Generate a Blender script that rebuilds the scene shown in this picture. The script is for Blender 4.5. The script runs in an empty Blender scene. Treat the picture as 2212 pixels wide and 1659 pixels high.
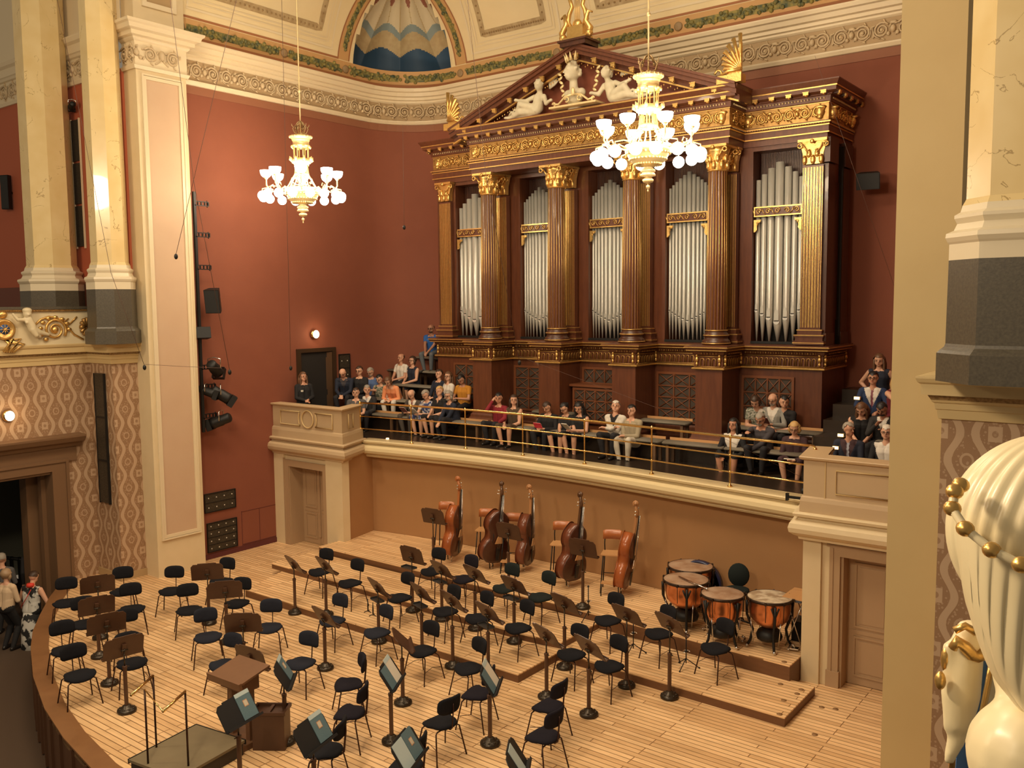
import bpy, math, random
import numpy as np
from mathutils import Vector, Matrix
S = bpy.context.scene
C = S.collection
PI = math.pi
rnd = random.Random(7)
# ---------------------------------------------------------------- camera
W, H = 2212, 1659
FPX, YAW, PITCH, ROLL = 1941.7, math.radians(37.565), math.radians(5.174), math.radians(-.548)
CAM = Vector((0, 0, 6.0))
fwd = Vector((-math.sin(YAW)*math.cos(PITCH), math.cos(YAW)*math.cos(PITCH), -math.sin(PITCH)))
r0 = Vector((math.cos(YAW), math.sin(YAW), 0)); u0 = r0.cross(fwd)
rgt = math.cos(ROLL)*r0 + math.sin(ROLL)*u0; upv = -math.sin(ROLL)*r0 + math.cos(ROLL)*u0
cd = bpy.data.cameras.new('camera'); cam = bpy.data.objects.new('camera', cd); C.objects.link(cam)
cam.matrix_world = Matrix(((rgt.x, upv.x, -fwd.x, CAM.x), (rgt.y, upv.y, -fwd.y, CAM.y), (rgt.z, upv.z, -fwd.z, CAM.z), (0, 0, 0, 1)))
cd.sensor_fit = 'HORIZONTAL'; cd.sensor_width = 36; cd.lens = FPX*36/W; cd.clip_start = .05; cd.clip_end = 200
S.camera = cam
# ---------------------------------------------------------------- world, lights, exposure
w = bpy.data.worlds.new('world'); S.world = w; w.use_nodes = True
w.node_tree.nodes['Background'].inputs[0].default_value = (1, .80, .56, 1)
w.node_tree.nodes['Background'].inputs[1].default_value = .20
S.view_settings.view_transform = 'Standard'; S.view_settings.look = 'None'; S.view_settings.gamma = 1
S.view_settings.use_curve_mapping = False; S.view_settings.exposure = .12
def area(name, loc, tgt, sx, sy, e, col=(1, .79, .54)):
    l = bpy.data.lights.new(name, 'AREA'); l.shape = 'RECTANGLE'; l.size = sx; l.size_y = sy; l.energy = e; l.color = col
    o = bpy.data.objects.new(name, l); C.objects.link(o); o.location = loc
    o.rotation_euler = (Vector(tgt)-Vector(loc)).to_track_quat('-Z', 'Y').to_euler(); return o
area('hall_ceiling_light', (-9.5, 6.5, 14.5), (-11, 9.5, 0), 4, 3, 800)
area('stage_ceiling_light', (-9.5, 12.0, 14.8), (-10.8, 14.5, 3), 5, 1.6, 220)
area('hall_rear_chandelier_light', (-7, -5, 11.5), (-11, 15, 4), 4, 2.5, 300)
def lamp(name, loc, e, r):
    l = bpy.data.lights.new(name, 'POINT'); l.energy = e; l.color = (1, .79, .54); l.shadow_soft_size = r; o = bpy.data.objects.new(name, l); C.objects.link(o); o.location = loc
lamp('hall_chandelier_light', (-5.5, 1.0, 9.3), 1250, .5)
lamp('hall_chandelier_light', (-14.5, 2.5, 9.3), 750, .5)
# ---------------------------------------------------------------- helpers
def at(px, py, ax, v):
    """the point of the plane axis=v seen at the photo's pixel"""
    d = fwd*FPX + rgt*(px-W/2) - upv*(py-H/2)
    return CAM + d*((v-CAM[ax])/d[ax])
def atd(px, py, dist):
    d = fwd*FPX + rgt*(px-W/2) - upv*(py-H/2)
    return CAM + d*(dist/FPX)
class MB:
    def __init__(s): s.v = []; s.f = []; s.m = []; s.sm = []; s.mi = 0; s.T = None
    def add(s, vs, fs, smooth=False):
        n = len(s.v)
        if s.T is not None: vs = [s.T @ Vector(v) for v in vs]
        s.v += [tuple(v) for v in vs]; s.f += [tuple(i+n for i in f) for f in fs]
        s.m += [s.mi]*len(fs); s.sm += [smooth]*len(fs); return s
    def box(s, x0, x1, y0, y1, z0, z1, M=None):
        s.q = (getattr(s, 'q', 0)+1) % 11; e = s.q*.00022; x0 -= e; x1 += e; y0 -= e; y1 += e; z0 -= e; z1 += e
        vs = [(x, y, z) for z in (z0, z1) for y in (y0, y1) for x in (x0, x1)]
        if M is not None: vs = [M @ Vector(v) for v in vs]
        return s.add(vs, [(0, 2, 3, 1), (4, 5, 7, 6), (0, 1, 5, 4), (2, 6, 7, 3), (0, 4, 6, 2), (1, 3, 7, 5)])
    def cb(s, c, d, M=None):
        x, y, z = c; a, b, e = d[0]/2, d[1]/2, d[2]/2
        if M is not None:
            MM = Matrix.Translation(c) @ M.to_4x4(); return s.box(-a, a, -b, b, -e, e, MM)
        return s.box(x-a, x+a, y-b, y+b, z-e, z+e)
    def lathe(s, prof, n=16, c=(0, 0, 0), smooth=True, M=None, ph=0, rx=1, ry=1, rib=0, ribn=0, cap=True):
        vs = []; fs = []
        for r, z in prof:
            for i in range(n):
                a = ph+2*PI*i/n; q = r*(1+rib*math.cos(ribn*a)) if ribn else r
                v = Vector((q*rx*math.cos(a), q*ry*math.sin(a), z))
                vs.append((M @ v if M is not None else v)+Vector(c))
        for k in range(len(prof)-1):
            for i in range(n):
                j = (i+1) % n; fs.append((k*n+i, k*n+j, (k+1)*n+j, (k+1)*n+i))
        if cap and prof[0][0] > 1e-4: fs.append(tuple(range(n))[::-1])
        if cap and prof[-1][0] > 1e-4: fs.append(tuple((len(prof)-1)*n+i for i in range(n)))
        return s.add(vs, fs, smooth)
    def cyl(s, p0, p1, r0, r1=None, n=10, smooth=True):
        p0 = Vector(p0); p1 = Vector(p1); r1 = r0 if r1 is None else r1
        d = p1-p0; q = d.to_track_quat('Z', 'Y').to_matrix()
        return s.lathe([(r0, 0), (r1, d.length)], n, p0, smooth, q)
    def tube(s, pts, r, n=6, closed=False, flat=1, up=None, caps=True):
        pts = [Vector(p) for p in pts]; m = len(pts); vs = []; fs = []
        rr = r if isinstance(r, (list, tuple)) else [r]*m
        prevx = None
        for k, p in enumerate(pts):
            a = pts[(k-1) % m] if (closed or k) else p; b = pts[(k+1) % m] if (closed or k < m-1) else p
            t = (b-a).normalized()
            if up is not None: y = Vector(up); x = t.cross(y)
            else:
                x = prevx if prevx is not None else (Vector((0, 0, 1)) if abs(t.z) < .9 else Vector((1, 0, 0)))
                x = (x - t*x.dot(t)); y = None
            if x.length < 1e-6: x = t.orthogonal()
            x.normalize(); prevx = x; y = t.cross(x)
            for i in range(n):
                ang = 2*PI*i/n; vs.append(p+x*(rr[k]*math.cos(ang))+y*(rr[k]*flat*math.sin(ang)))
        for k in range(m if closed else m-1):
            k2 = (k+1) % m
            for i in range(n):
                j = (i+1) % n; fs.append((k*n+i, k*n+j, k2*n+j, k2*n+i))
        if caps and not closed: fs += [tuple(range(n))[::-1], tuple((m-1)*n+i for i in range(n))]
        return s.add(vs, fs, True)
    def ell(s, c, r, n=12, k=8, M=None, smooth=True):
        c = Vector(c); r = (r, r, r) if isinstance(r, (int, float)) else r; vs = []; fs = []
        for a in range(k+1):
            t = PI*a/k
            for i in range(n):
                ph = 2*PI*i/n; v = Vector((r[0]*math.sin(t)*math.cos(ph), r[1]*math.sin(t)*math.sin(ph), -r[2]*math.cos(t)))
                vs.append((M @ v if M is not None else v)+c)
        for a in range(k):
            for i in range(n):
                j = (i+1) % n; fs.append((a*n+i, a*n+j, (a+1)*n+j, (a+1)*n+i))
        return s.add(vs, fs, smooth)
    def prism(s, poly, d, origin=(0, 0, 0), ux=(1, 0, 0), uy=(0, 1, 0), smooth=False):
        """poly in (ux,uy) extruded by vector d"""
        o = Vector(origin); ux = Vector(ux); uy = Vector(uy); d = Vector(d); n = len(poly)
        a = [o+ux*p[0]+uy*p[1] for p in poly]; vs = a+[p+d for p in a]
        return s.add(vs, [tuple(range(n))[::-1], tuple(range(n, 2*n))]+[(i, (i+1) % n, n+(i+1) % n, n+i) for i in range(n)], smooth)
    def sweep(s, prof, path, closed=False, smooth=False, caps=True):
        """prof (out, z) along a horizontal path of (x,y,z); out is to the path's right"""
        m = len(path); P = [Vector(p) for p in path]; vs = []; fs = []; n = len(prof)
        for k in range(m):
            a = P[k]-P[(k-1) % m] if (k or closed) else P[1]-P[0]
            b = P[(k+1) % m]-P[k] if (k < m-1 or closed) else P[-1]-P[-2]
            a = Vector((a.x, a.y, 0)).normalized(); b = Vector((b.x, b.y, 0)).normalized()
            na = Vector((a.y, -a.x, 0)); nb = Vector((b.y, -b.x, 0)); nn = (na+nb)
            nn = nn/max(nn.length_squared/2, .3)
            for o, z in prof: vs.append(P[k]+nn*o+Vector((0, 0, z)))
        for k in range(m if closed else m-1):
            k2 = (k+1) % m
            for i in range(n-1): fs.append((k*n+i, k2*n+i, k2*n+i+1, k*n+i+1))
        if caps and not closed: fs += [tuple(range(n)), tuple((m-1)*n+i for i in range(n))[::-1]]
        return s.add(vs, fs, smooth)
    def mesh(s, name, mats):
        me = bpy.data.meshes.new(name); me.from_pydata(s.v, [], s.f)
        for m in (mats if isinstance(mats, (list, tuple)) else [mats]): me.materials.append(m)
        me.polygons.foreach_set('material_index', s.m); me.polygons.foreach_set('use_smooth', s.sm); me.update(); return me
    def build(s, name, mats, parent=None, label=None, loc=None):
        o = bpy.data.objects.new(name, s.mesh(name, mats)); C.objects.link(o)
        if parent is not None: o.parent = parent
        if label: o['label'] = label
        if loc is not None: o.location = loc
        return o
def thing(name, label, cat, loc=(0, 0, 0), rz=0, group=None):
    o = bpy.data.objects.new(name, None); C.objects.link(o); o.location = loc; o.rotation_euler = (0, 0, rz)
    o.empty_display_size = .1; o['label'] = label; o['category'] = cat
    if group: o['group'] = group
    return o
def tag(o, label, cat, group=None, kind=None):
    o['label'] = label; o['category'] = cat
    if group: o['group'] = group
    if kind: o['kind'] = kind
    return o
def struct(o, label=None, cat=None):
    o['kind'] = 'structure'
    if label: o['label'] = label
    if cat: o['category'] = cat
    return o
KIDS = {}
def dup(root, loc, rz, label=None, group=None):
    def cp(o, par):
        c = o.copy(); C.objects.link(c)
        if par is not None: c.parent = par
        for k in o.children: cp(k, c)
        return c
    r = cp(root, None); r.location = loc; r.rotation_euler = (0, 0, rz)
    if label: r['label'] = label
    if group: r['group'] = group
    return r
def rot(ax, a): return Matrix.Rotation(a, 3, ax)
def arc(cx, cy, r, a0, a1, n): return [(cx+r*math.cos(a0+(a1-a0)*i/n), cy+r*math.sin(a0+(a1-a0)*i/n)) for i in range(n+1)]
# ---------------------------------------------------------------- materials
MC = {}
def nd(nt, t, **k):
    n = nt.nodes.new(t)
    for a, b in k.items(): setattr(n, a, b)
    return n
def mat(name, col, rough=.6, metal=0, col2=None, scale=8, contrast=1, bump=0, bscale=60, stretch=None, emit=0, coat=0, spec=.5, kind='noise', sheen=0):
    if name in MC: return MC[name]
    m = bpy.data.materials.new(name); MC[name] = m; m.use_nodes = True; nt = m.node_tree; b = nt.nodes['Principled BSDF']
    b.inputs['Base Color'].default_value = (*col, 1); b.inputs['Roughness'].default_value = rough; b.inputs['Metallic'].default_value = metal
    b.inputs['Specular IOR Level'].default_value = spec; b.inputs['Coat Weight'].default_value = coat
    if emit:
        b.inputs['Emission Color'].default_value = (*col, 1); b.inputs['Emission Strength'].default_value = emit
    tc = nd(nt, 'ShaderNodeTexCoord'); mp = nd(nt, 'ShaderNodeMapping'); nt.links.new(tc.outputs['Object'], mp.inputs[0])
    if stretch: mp.inputs['Scale'].default_value = stretch
    if col2 is not None:
        if kind == 'voronoi': t = nd(nt, 'ShaderNodeTexVoronoi'); out = t.outputs['Distance']
        else: t = nd(nt, 'ShaderNodeTexNoise'); t.inputs['Detail'].default_value = 5; out = t.outputs['Fac']
        t.inputs['Scale'].default_value = scale; nt.links.new(mp.outputs[0], t.inputs['Vector'])
        r = nd(nt, 'ShaderNodeValToRGB'); nt.links.new(out, r.inputs[0])
        r.color_ramp.elements[0].position = .5-.25/contrast; r.color_ramp.elements[1].position = .5+.25/contrast
        r.color_ramp.elements[0].color = (*col, 1); r.color_ramp.elements[1].color = (*col2, 1)
        nt.links.new(r.outputs[0], b.inputs['Base Color'])
    if bump:
        t = nd(nt, 'ShaderNodeTexNoise'); t.inputs['Scale'].default_value = bscale; nt.links.new(mp.outputs[0], t.inputs['Vector'])
        bp = nd(nt, 'ShaderNodeBump'); bp.inputs['Strength'].default_value = bump; bp.inputs['Distance'].default_value = .01
        nt.links.new(t.outputs['Fac'], bp.inputs['Height']); nt.links.new(bp.outputs[0], b.inputs['Normal'])
    return m
def mth(nt, op, a, b=None, c=None):
    n = nd(nt, 'ShaderNodeMath', operation=op)
    for i, x in enumerate((a, b, c)):
        if x is None: continue
        if isinstance(x, (int, float)): n.inputs[i].default_value = x
        else: nt.links.new(x, n.inputs[i])
    return n.outputs[0]
def mixc(nt, f, a, b):
    n = nd(nt, 'ShaderNodeMix', data_type='RGBA'); nt.links.new(f, n.inputs[0])
    for i, x in ((6, a), (7, b)):
        if isinstance(x, tuple): n.inputs[i].default_value = (*x, 1)
        else: nt.links.new(x, n.inputs[i])
    return n.outputs[2]
cream = mat('cream_paint', (.66, .53, .32), .55, col2=(.70, .57, .36), scale=3)
creamhi = mat('cream_moulding', (.72, .60, .40), .45)
ochre = mat('ochre_paint', (.53, .39, .18), .6, col2=(.56, .42, .20), scale=2)
tan = mat('tan_paint', (.40, .27, .13), .6, col2=(.42, .285, .14), scale=3)
tanp = mat('tan_panel_paint', (.50, .36, .21), .55, col2=(.53, .39, .23), scale=2)
mauve = mat('mauve_beige_paint', (.54, .37, .24), .6, col2=(.57, .40, .26), scale=2)
red = mat('terracotta_wall_paint', (.215, .062, .031), .8, col2=(.23, .068, .034), scale=2)
darkred = mat('dark_red_plinth', (.10, .02, .02), .6)
apse = mat('brown_wall_paint', (.37, .19, .075), .7, col2=(.39, .205, .083), scale=2)
gold = mat('gilding', (.80, .52, .18), .32, .8, col2=(.66, .40, .12), scale=20, bump=.3, bscale=40)
golddark = mat('antique_gilding', (.52, .31, .10), .38, .7, col2=(.30, .16, .05), scale=14, bump=.3, bscale=50)
goldpale = mat('pale_gilding', (.80, .64, .34), .4, .35, col2=(.72, .56, .28), scale=10)
brass = mat('polished_brass', (.86, .58, .22), .2, 1)
wood = mat('mahogany', (.085, .024, .010), .38, coat=.15, col2=(.135, .042, .016), scale=3, stretch=(6, 6, .8))
wooddark = mat('dark_mahogany', (.045, .014, .007), .4, coat=.2, col2=(.085, .028, .012), scale=3, stretch=(6, 6, .8))
pipe = mat('tin_pipe_metal', (.62, .60, .54), .38, .45, col2=(.50, .485, .43), scale=2.5, stretch=(3, 3, .6))
pipelip = mat('bright_tin', (.86, .84, .78), .25, .5)
plaster = mat('stone_white_plaster', (.60, .53, .37), .6, col2=(.50, .44, .30), scale=8)
blk = mat('matte_black_metal', (.012, .011, .010), .5, .3)
blackfab = mat('black_upholstery', (.010, .010, .013), .9, bump=.3, bscale=300, spec=.2)
bluefab = mat('dark_blue_upholstery', (.018, .020, .030), .9, bump=.3, bscale=300, spec=.2)
greenfab = mat('dark_green_upholstery', (.013, .018, .017), .9, bump=.3, bscale=300, spec=.2)
legm = mat('dark_bronze_legs', (.045, .017, .010), .4, .5)
chrome = mat('chrome', (.7, .68, .64), .18, 1)
standw = mat('dark_stand_wood', (.085, .036, .017), .45, col2=(.065, .027, .013), scale=4, stretch=(1, 8, 1), coat=.1)
iron = mat('cast_iron', (.05, .038, .026), .35, .6, bump=.4, bscale=30)
ply = mat('orange_plywood', (.42, .13, .035), .35, coat=.2)
plyl = mat('pale_plywood', (.58, .31, .13), .3, coat=.3)
cushion = mat('grey_green_seat_vinyl', (.18, .155, .115), .6)
charc = mat('dark_floor_boards', (.028, .018, .012), .3, col2=(.04, .026, .018), scale=4, stretch=(.5, 8, 1))
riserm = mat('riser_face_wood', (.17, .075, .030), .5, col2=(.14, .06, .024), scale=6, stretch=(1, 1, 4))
hallfl = mat('dark_hall_carpet', (.075, .045, .026), .95, bump=.4, bscale=200)
granite = mat('dark_granite', (.105, .088, .060), .35, col2=(.06, .05, .036), scale=40, bump=.05)
marblem = mat('yellow_marble_veined', (.74, .55, .25), .22, coat=.3)
glassm = mat('lit_opal_glass', (1, .93, .80), .3, emit=11)
shade = mat('lit_sconce_glass', (1, .80, .52), .3, emit=5)
blue = mat('blue_enamel', (.03, .10, .28), .4)
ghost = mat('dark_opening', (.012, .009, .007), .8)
def marble():
    nt = marblem.node_tree; b = nt.nodes['Principled BSDF']; tc = nd(nt, 'ShaderNodeTexCoord')
    n = nd(nt, 'ShaderNodeTexNoise'); n.inputs['Scale'].default_value = 1.1; n.inputs['Detail'].default_value = 8; n.inputs['Distortion'].default_value = 1.3
    nt.links.new(tc.outputs['Object'], n.inputs['Vector'])
    v = mth(nt, 'ABSOLUTE', mth(nt, 'SUBTRACT', n.outputs['Fac'], .5))
    f = mth(nt, 'LESS_THAN', v, .0035)
    n2 = nd(nt, 'ShaderNodeTexNoise'); n2.inputs['Scale'].default_value = 2.2; nt.links.new(tc.outputs['Object'], n2.inputs['Vector'])
    gate = mth(nt, 'GREATER_THAN', n2.outputs['Fac'], .50)
    base = mixc(nt, n2.outputs['Fac'], (.66, .47, .19), (.82, .66, .36))
    nt.links.new(mixc(nt, mth(nt, 'MULTIPLY', mth(nt, 'MULTIPLY', f, gate), .75), base, (.34, .22, .08)), b.inputs['Base Color'])
marble()
def planks():
    m = mat('oak_stage_boards', (.5, .3, .13), .38); nt = m.node_tree; b = nt.nodes['Principled BSDF']; tc = nd(nt, 'ShaderNodeTexCoord')
    br = nd(nt, 'ShaderNodeTexBrick'); br.offset = .37; br.offset_frequency = 3
    for k, v in (('Scale', 1), ('Mortar Size', .0075), ('Mortar Smooth', .2), ('Bias', -.1), ('Brick Width', 1.9), ('Row Height', .098)): br.inputs[k].default_value = v
    br.inputs['Color1'].default_value = (.66, .41, .20, 1); br.inputs['Color2'].default_value = (.86, .58, .31, 1); br.inputs['Mortar'].default_value = (.24, .12, .045, 1)
    nt.links.new(tc.outputs['Object'], br.inputs['Vector'])
    n = nd(nt, 'ShaderNodeTexNoise'); mp = nd(nt, 'ShaderNodeMapping'); mp.inputs['Scale'].default_value = (1.2, 9, 1); nt.links.new(tc.outputs['Object'], mp.inputs[0]); nt.links.new(mp.outputs[0], n.inputs['Vector'])
    n.inputs['Scale'].default_value = 2.5; n.inputs['Detail'].default_value = 6
    n3 = nd(nt, 'ShaderNodeTexNoise'); n3.inputs['Scale'].default_value = .55; nt.links.new(tc.outputs['Object'], n3.inputs['Vector'])
    hv = nd(nt, 'ShaderNodeHueSaturation'); nt.links.new(br.outputs['Color'], hv.inputs['Color'])
    nt.links.new(mth(nt, 'ADD', mth(nt, 'MULTIPLY', n.outputs['Fac'], .5), mth(nt, 'ADD', mth(nt, 'MULTIPLY', n3.outputs['Fac'], .45), .54)), hv.inputs['Value'])
    nt.links.new(hv.outputs[0], b.inputs['Base Color']); return m
oak = planks()
def wallpaper():
    m = mat('damask_wallpaper', (.5, .35, .2), .7); nt = m.node_tree; b = nt.nodes['Principled BSDF']; tc = nd(nt, 'ShaderNodeTexCoord'); sp = nd(nt, 'ShaderNodeSeparateXYZ')
    nt.links.new(tc.outputs['UV'], sp.inputs[0]); u = mth(nt, 'DIVIDE', sp.outputs[0], .5); v = mth(nt, 'DIVIDE', sp.outputs[1], .58)
    pu = mth(nt, 'PINGPONG', u, .5)
    cs = mth(nt, 'MULTIPLY', mth(nt, 'COSINE', mth(nt, 'MULTIPLY', v, 2*PI)), .11)
    d = mth(nt, 'ABSOLUTE', mth(nt, 'SUBTRACT', pu, mth(nt, 'ADD', cs, .25)))
    band = mth(nt, 'LESS_THAN', d, .078); edge = mth(nt, 'LESS_THAN', mth(nt, 'ABSOLUTE', mth(nt, 'SUBTRACT', d, .098)), .012)
    pv = mth(nt, 'PINGPONG', v, .5)
    sq = mth(nt, 'MULTIPLY', mth(nt, 'LESS_THAN', pu, .13), mth(nt, 'LESS_THAN', pv, .135))
    ru = mth(nt, 'SUBTRACT', .5, pu); rv = mth(nt, 'SUBTRACT', .5, pv)
    rr = mth(nt, 'SQRT', mth(nt, 'ADD', mth(nt, 'MULTIPLY', ru, ru), mth(nt, 'MULTIPLY', rv, rv)))
    ring = mth(nt, 'LESS_THAN', mth(nt, 'ABSOLUTE', mth(nt, 'SUBTRACT', rr, .115)), .022)
    dot = mth(nt, 'LESS_THAN', mth(nt, 'ADD', mth(nt, 'MULTIPLY', pu, pu), mth(nt, 'MULTIPLY', pv, pv)), .0035)
    sq = mth(nt, 'SUBTRACT', sq, mth(nt, 'MULTIPLY', dot, .8))
    vo = nd(nt, 'ShaderNodeTexVoronoi'); vo.inputs['Scale'].default_value = 26; nt.links.new(tc.outputs['UV'], vo.inputs['Vector'])
    speck = mth(nt, 'MULTIPLY', mth(nt, 'LESS_THAN', vo.outputs['Distance'], .33), .55)
    f = mth(nt, 'MAXIMUM', mth(nt, 'MAXIMUM', band, sq), mth(nt, 'MAXIMUM', mth(nt, 'MULTIPLY', ring, .8), speck))
    f = mth(nt, 'MULTIPLY', f, mth(nt, 'SUBTRACT', 1, mth(nt, 'MULTIPLY', edge, .9)))
    nt.links.new(mixc(nt, f, (.29, .165, .085), (.47, .32, .20)), b.inputs['Base Color']); return m
wallp = wallpaper()
def quad(name, pts, uv, m, parent=None):
    me = bpy.data.meshes.new(name); me.from_pydata([tuple(p) for p in pts], [], [tuple(range(len(pts)))]); me.materials.append(m)
    l = me.uv_layers.new(name='uv')
    for i, c in enumerate(uv): l.data[i].uv = c
    o = bpy.data.objects.new(name, me); C.objects.link(o)
    if parent is not None: o.parent = parent
    return o
# ================================================================ THE HALL
LV = [0, .14, .255, .385]
GF = 2.70                                   # gallery floor
XR = -2.10                                  # right wall plane
edge = [(-19.5, 9.2), (-18.6, 8.5), (-17.7, 7.9), (-16.9, 7.4), (-16.1, 7.0), (-14.8, 6.45), (-13.45, 6.0), (-12.3, 5.72), (-11.1, 5.52), (-9.5, 5.4), (-7.5, 5.5), (-5, 6.0), (-3, 6.9), (-1.2, 8.2)]
m = MB(); top = edge+[(-1.2, 16.2), (-19.5, 16.2)]
m.prism(top[::-1], (0, 0, .12), (0, 0, -.12)); o = struct(m.build('floor', oak), 'pale oak stage floor of narrow boards', 'floor')
m = MB(); m.box(-32, 4, -8, 10.2, -1.1, -1.0); struct(m.build('floor_hall', hallfl), 'dark hall floor below the stage edge', 'floor')
m = MB(); m.sweep([(-.25, .004), (-.25, .03), (.03, .03), (.03, .004)], [(x, y, 0) for x, y in edge[::-1]][::-1], caps=True)
# rim (the path's right is the audience side)
struct(m.build('trim_1', mat('stage_rim_wood', (.24, .115, .045), .4, col2=(.20, .09, .035), scale=4)), 'brown curved wooden rim along the stage edge', 'stage rim')
m = MB(); m.sweep([(0, -1.0), (0, .004)], [(x, y, 0) for x, y in edge], caps=False)
for i in range(len(edge)-1):
    a, b = Vector(edge[i]), Vector(edge[i+1]); n = max(1, int((b-a).length/.42)); t = (b-a).normalized(); nn = Vector((t.y, -t.x))
    for k in range(n):
        p = a+(b-a)*(k+.5)/n+nn*.01; m.cb((p.x, p.y, -.5), (.06, .05, .95), rot('Z', math.atan2(t.y, t.x)))
struct(m.build('wall_stage_front', mat('stage_front_wood', (.09, .04, .018), .5)), 'dark panelled stage front below the curved rim', 'stage front')
# ---- risers
def platform(pts, z0, z1, lab):
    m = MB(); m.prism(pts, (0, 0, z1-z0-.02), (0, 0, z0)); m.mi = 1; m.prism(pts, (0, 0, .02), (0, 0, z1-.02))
    t = m.build('orchestra_riser', [riserm, oak]); tag(t, lab, 'stage riser'); return t
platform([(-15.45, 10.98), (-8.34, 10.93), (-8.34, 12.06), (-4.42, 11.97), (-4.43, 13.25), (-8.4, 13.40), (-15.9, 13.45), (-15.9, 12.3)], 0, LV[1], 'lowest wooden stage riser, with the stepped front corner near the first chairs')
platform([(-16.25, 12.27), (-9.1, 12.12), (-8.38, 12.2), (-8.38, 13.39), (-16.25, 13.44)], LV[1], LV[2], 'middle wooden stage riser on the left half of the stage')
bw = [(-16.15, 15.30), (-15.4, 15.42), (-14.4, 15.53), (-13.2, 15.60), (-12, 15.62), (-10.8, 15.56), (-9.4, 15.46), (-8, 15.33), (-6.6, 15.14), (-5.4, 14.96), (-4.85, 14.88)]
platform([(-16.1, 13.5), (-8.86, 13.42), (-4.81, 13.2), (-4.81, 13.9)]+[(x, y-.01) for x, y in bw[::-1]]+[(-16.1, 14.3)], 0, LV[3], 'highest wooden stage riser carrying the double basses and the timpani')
# round cap plates in the risers and floor
cap = MB(); cap.lathe([(.042, 0), (.042, .004), (0, .004)], 12)
cpm = mat('cap_plate_wood', (.28, .15, .06), .5); c0 = None
for px, py, z in [(1410+280*0, 1430, .385), (1722, 1402, .385), (1694, 1430, .385), (1686, 1478, .14), (1731, 1490, .14), (1722, 1499, .14), (1693, 1513, .14), (1684, 1543, .14), (1760, 1587, 0), (1805, 1532, 0), (1775, 1528, 0)][1:]:
    p = at(px, py, 2, z)
    if c0 is None: c0 = cap.build('board_plug', cpm); o = c0
    else: o = c0.copy(); C.objects.link(o)
    o.location = (p.x, p.y, z+.001); tag(o, 'small round plug set in the boards at the right end of the stage', 'floor plug', 'round plugs in the stage boards')
# ---- walls behind the stage
pA = [(-18.45, y) for y in (11.7, 13, 14.5, 16, 17.3)]
pA += [(-16.75+1.7*math.cos(PI-a), 17.4+1.7*math.sin(PI-a)) for a in [PI/2*k/10 for k in range(1, 11)]]
pA += [(x, 19.1) for x in (-15.5, -14, -12, -10, -8, -6.2)]
pA += [(-4.0+1.7*math.sin(a), 17.4+1.7*math.cos(a)) for a in [PI/2*k/10 for k in range(0, 11)]]+[(-2.3, 15), (-2.3, 11.7)]
P3 = lambda z: [(x, y, z) for x, y in pA]
m = MB(); m.sweep([(0, 0), (0, 11.05)], P3(0), smooth=True, caps=False); struct(m.build('wall_back', red), 'terracotta red wall with rounded corners around the organ', 'wall')
m = MB(); m.sweep([(0, 0), (.02, 0), (.02, .12), (0, .12)], [(-18.45, 11.8, 0), (-18.45, 14.1, 0)]); struct(m.build('baseboard_left', darkred), 'dark red skirting along the left red wall', 'skirting')
m = MB(); m.sweep([(0, 10.78), (.012, 10.78), (.012, 10.96), (0, 10.96)], P3(0), caps=False); struct(m.build('trim_2', mat('brown_frieze_line', (.26, .10, .05), .7)), 'narrow darker painted band at the top of the red wall', 'painted band')
m = MB(); m.sweep([(0, 10.96), (.05, 10.97), (.09, 11.03), (.10, 11.06), (.03, 11.08), (.03, 11.52), (.05, 11.53), (.08, 11.56), (.08, 11.60), (.13, 11.62), (.13, 11.69), (.19, 11.71), (.21, 11.77), (.22, 11.80), (.27, 11.82), (.29, 11.88), (.29, 11.91), (0, 11.93)], P3(0), caps=False, smooth=False)
struct(m.build('trim_3', creamhi), 'cream moulded cornice running round the top of the red wall', 'cornice')
def scroll_unit(m, org, ux, uy, nn, L, Hh, r=.022, mask=True):
    """running acanthus scroll relief: two spirals, leaves and a mask, on the plane (ux,uy) with normal nn"""
    org, ux, uy, nn = Vector(org), Vector(ux), Vector(uy), Vector(nn)
    P = lambda x, y, d=.02: org+ux*x+uy*y+nn*d
    h = Hh
    for sgn, cx in ((1, L*.27), (-1, L*.73)):
        pts = []
        for i in range(26):
            a = i/25*2.15*2*PI; rr = h*.36*(1-i/25*.86); pts.append(P(cx+sgn*rr*math.cos(a+PI*.2)*-1, h*.5+rr*math.sin(a+PI*.2)))
        m.tube(pts, [r*(1-.5*i/25) for i in range(26)], 5)
        m.ell(P(cx, h*.5), .045*h/.5, 6, 4)
        for a in (.4, 1.3, 2.6, 3.7, 4.9):
            q = P(cx+h*.42*math.cos(a), h*.5+h*.42*math.sin(a)); M = Matrix((ux, uy, nn)).transposed() @ rot('Z', a+.8)
            m.ell(q, (.11*h, .045*h, .02), 6, 4, M)
    m.tube([P(L*.5-h*.35, h*.12), P(L*.5-h*.1, h*.3), P(L*.5, h*.75), P(L*.5+h*.1, h*.3), P(L*.5+h*.35, h*.12)], r*.7, 5)
    if mask:
        for cx in (0.0,):
            m.ell(P(cx, h*.5), (.13*h, .13*h, .17*h), 8, 6); m.ell(P(cx, h*.78), (.2*h, .05*h, .08*h), 6, 4)
            for s in (-1, 1): m.ell(P(cx+s*.2*h, h*.3), (.1*h, .1*h, .1*h), 6, 4)
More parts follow.
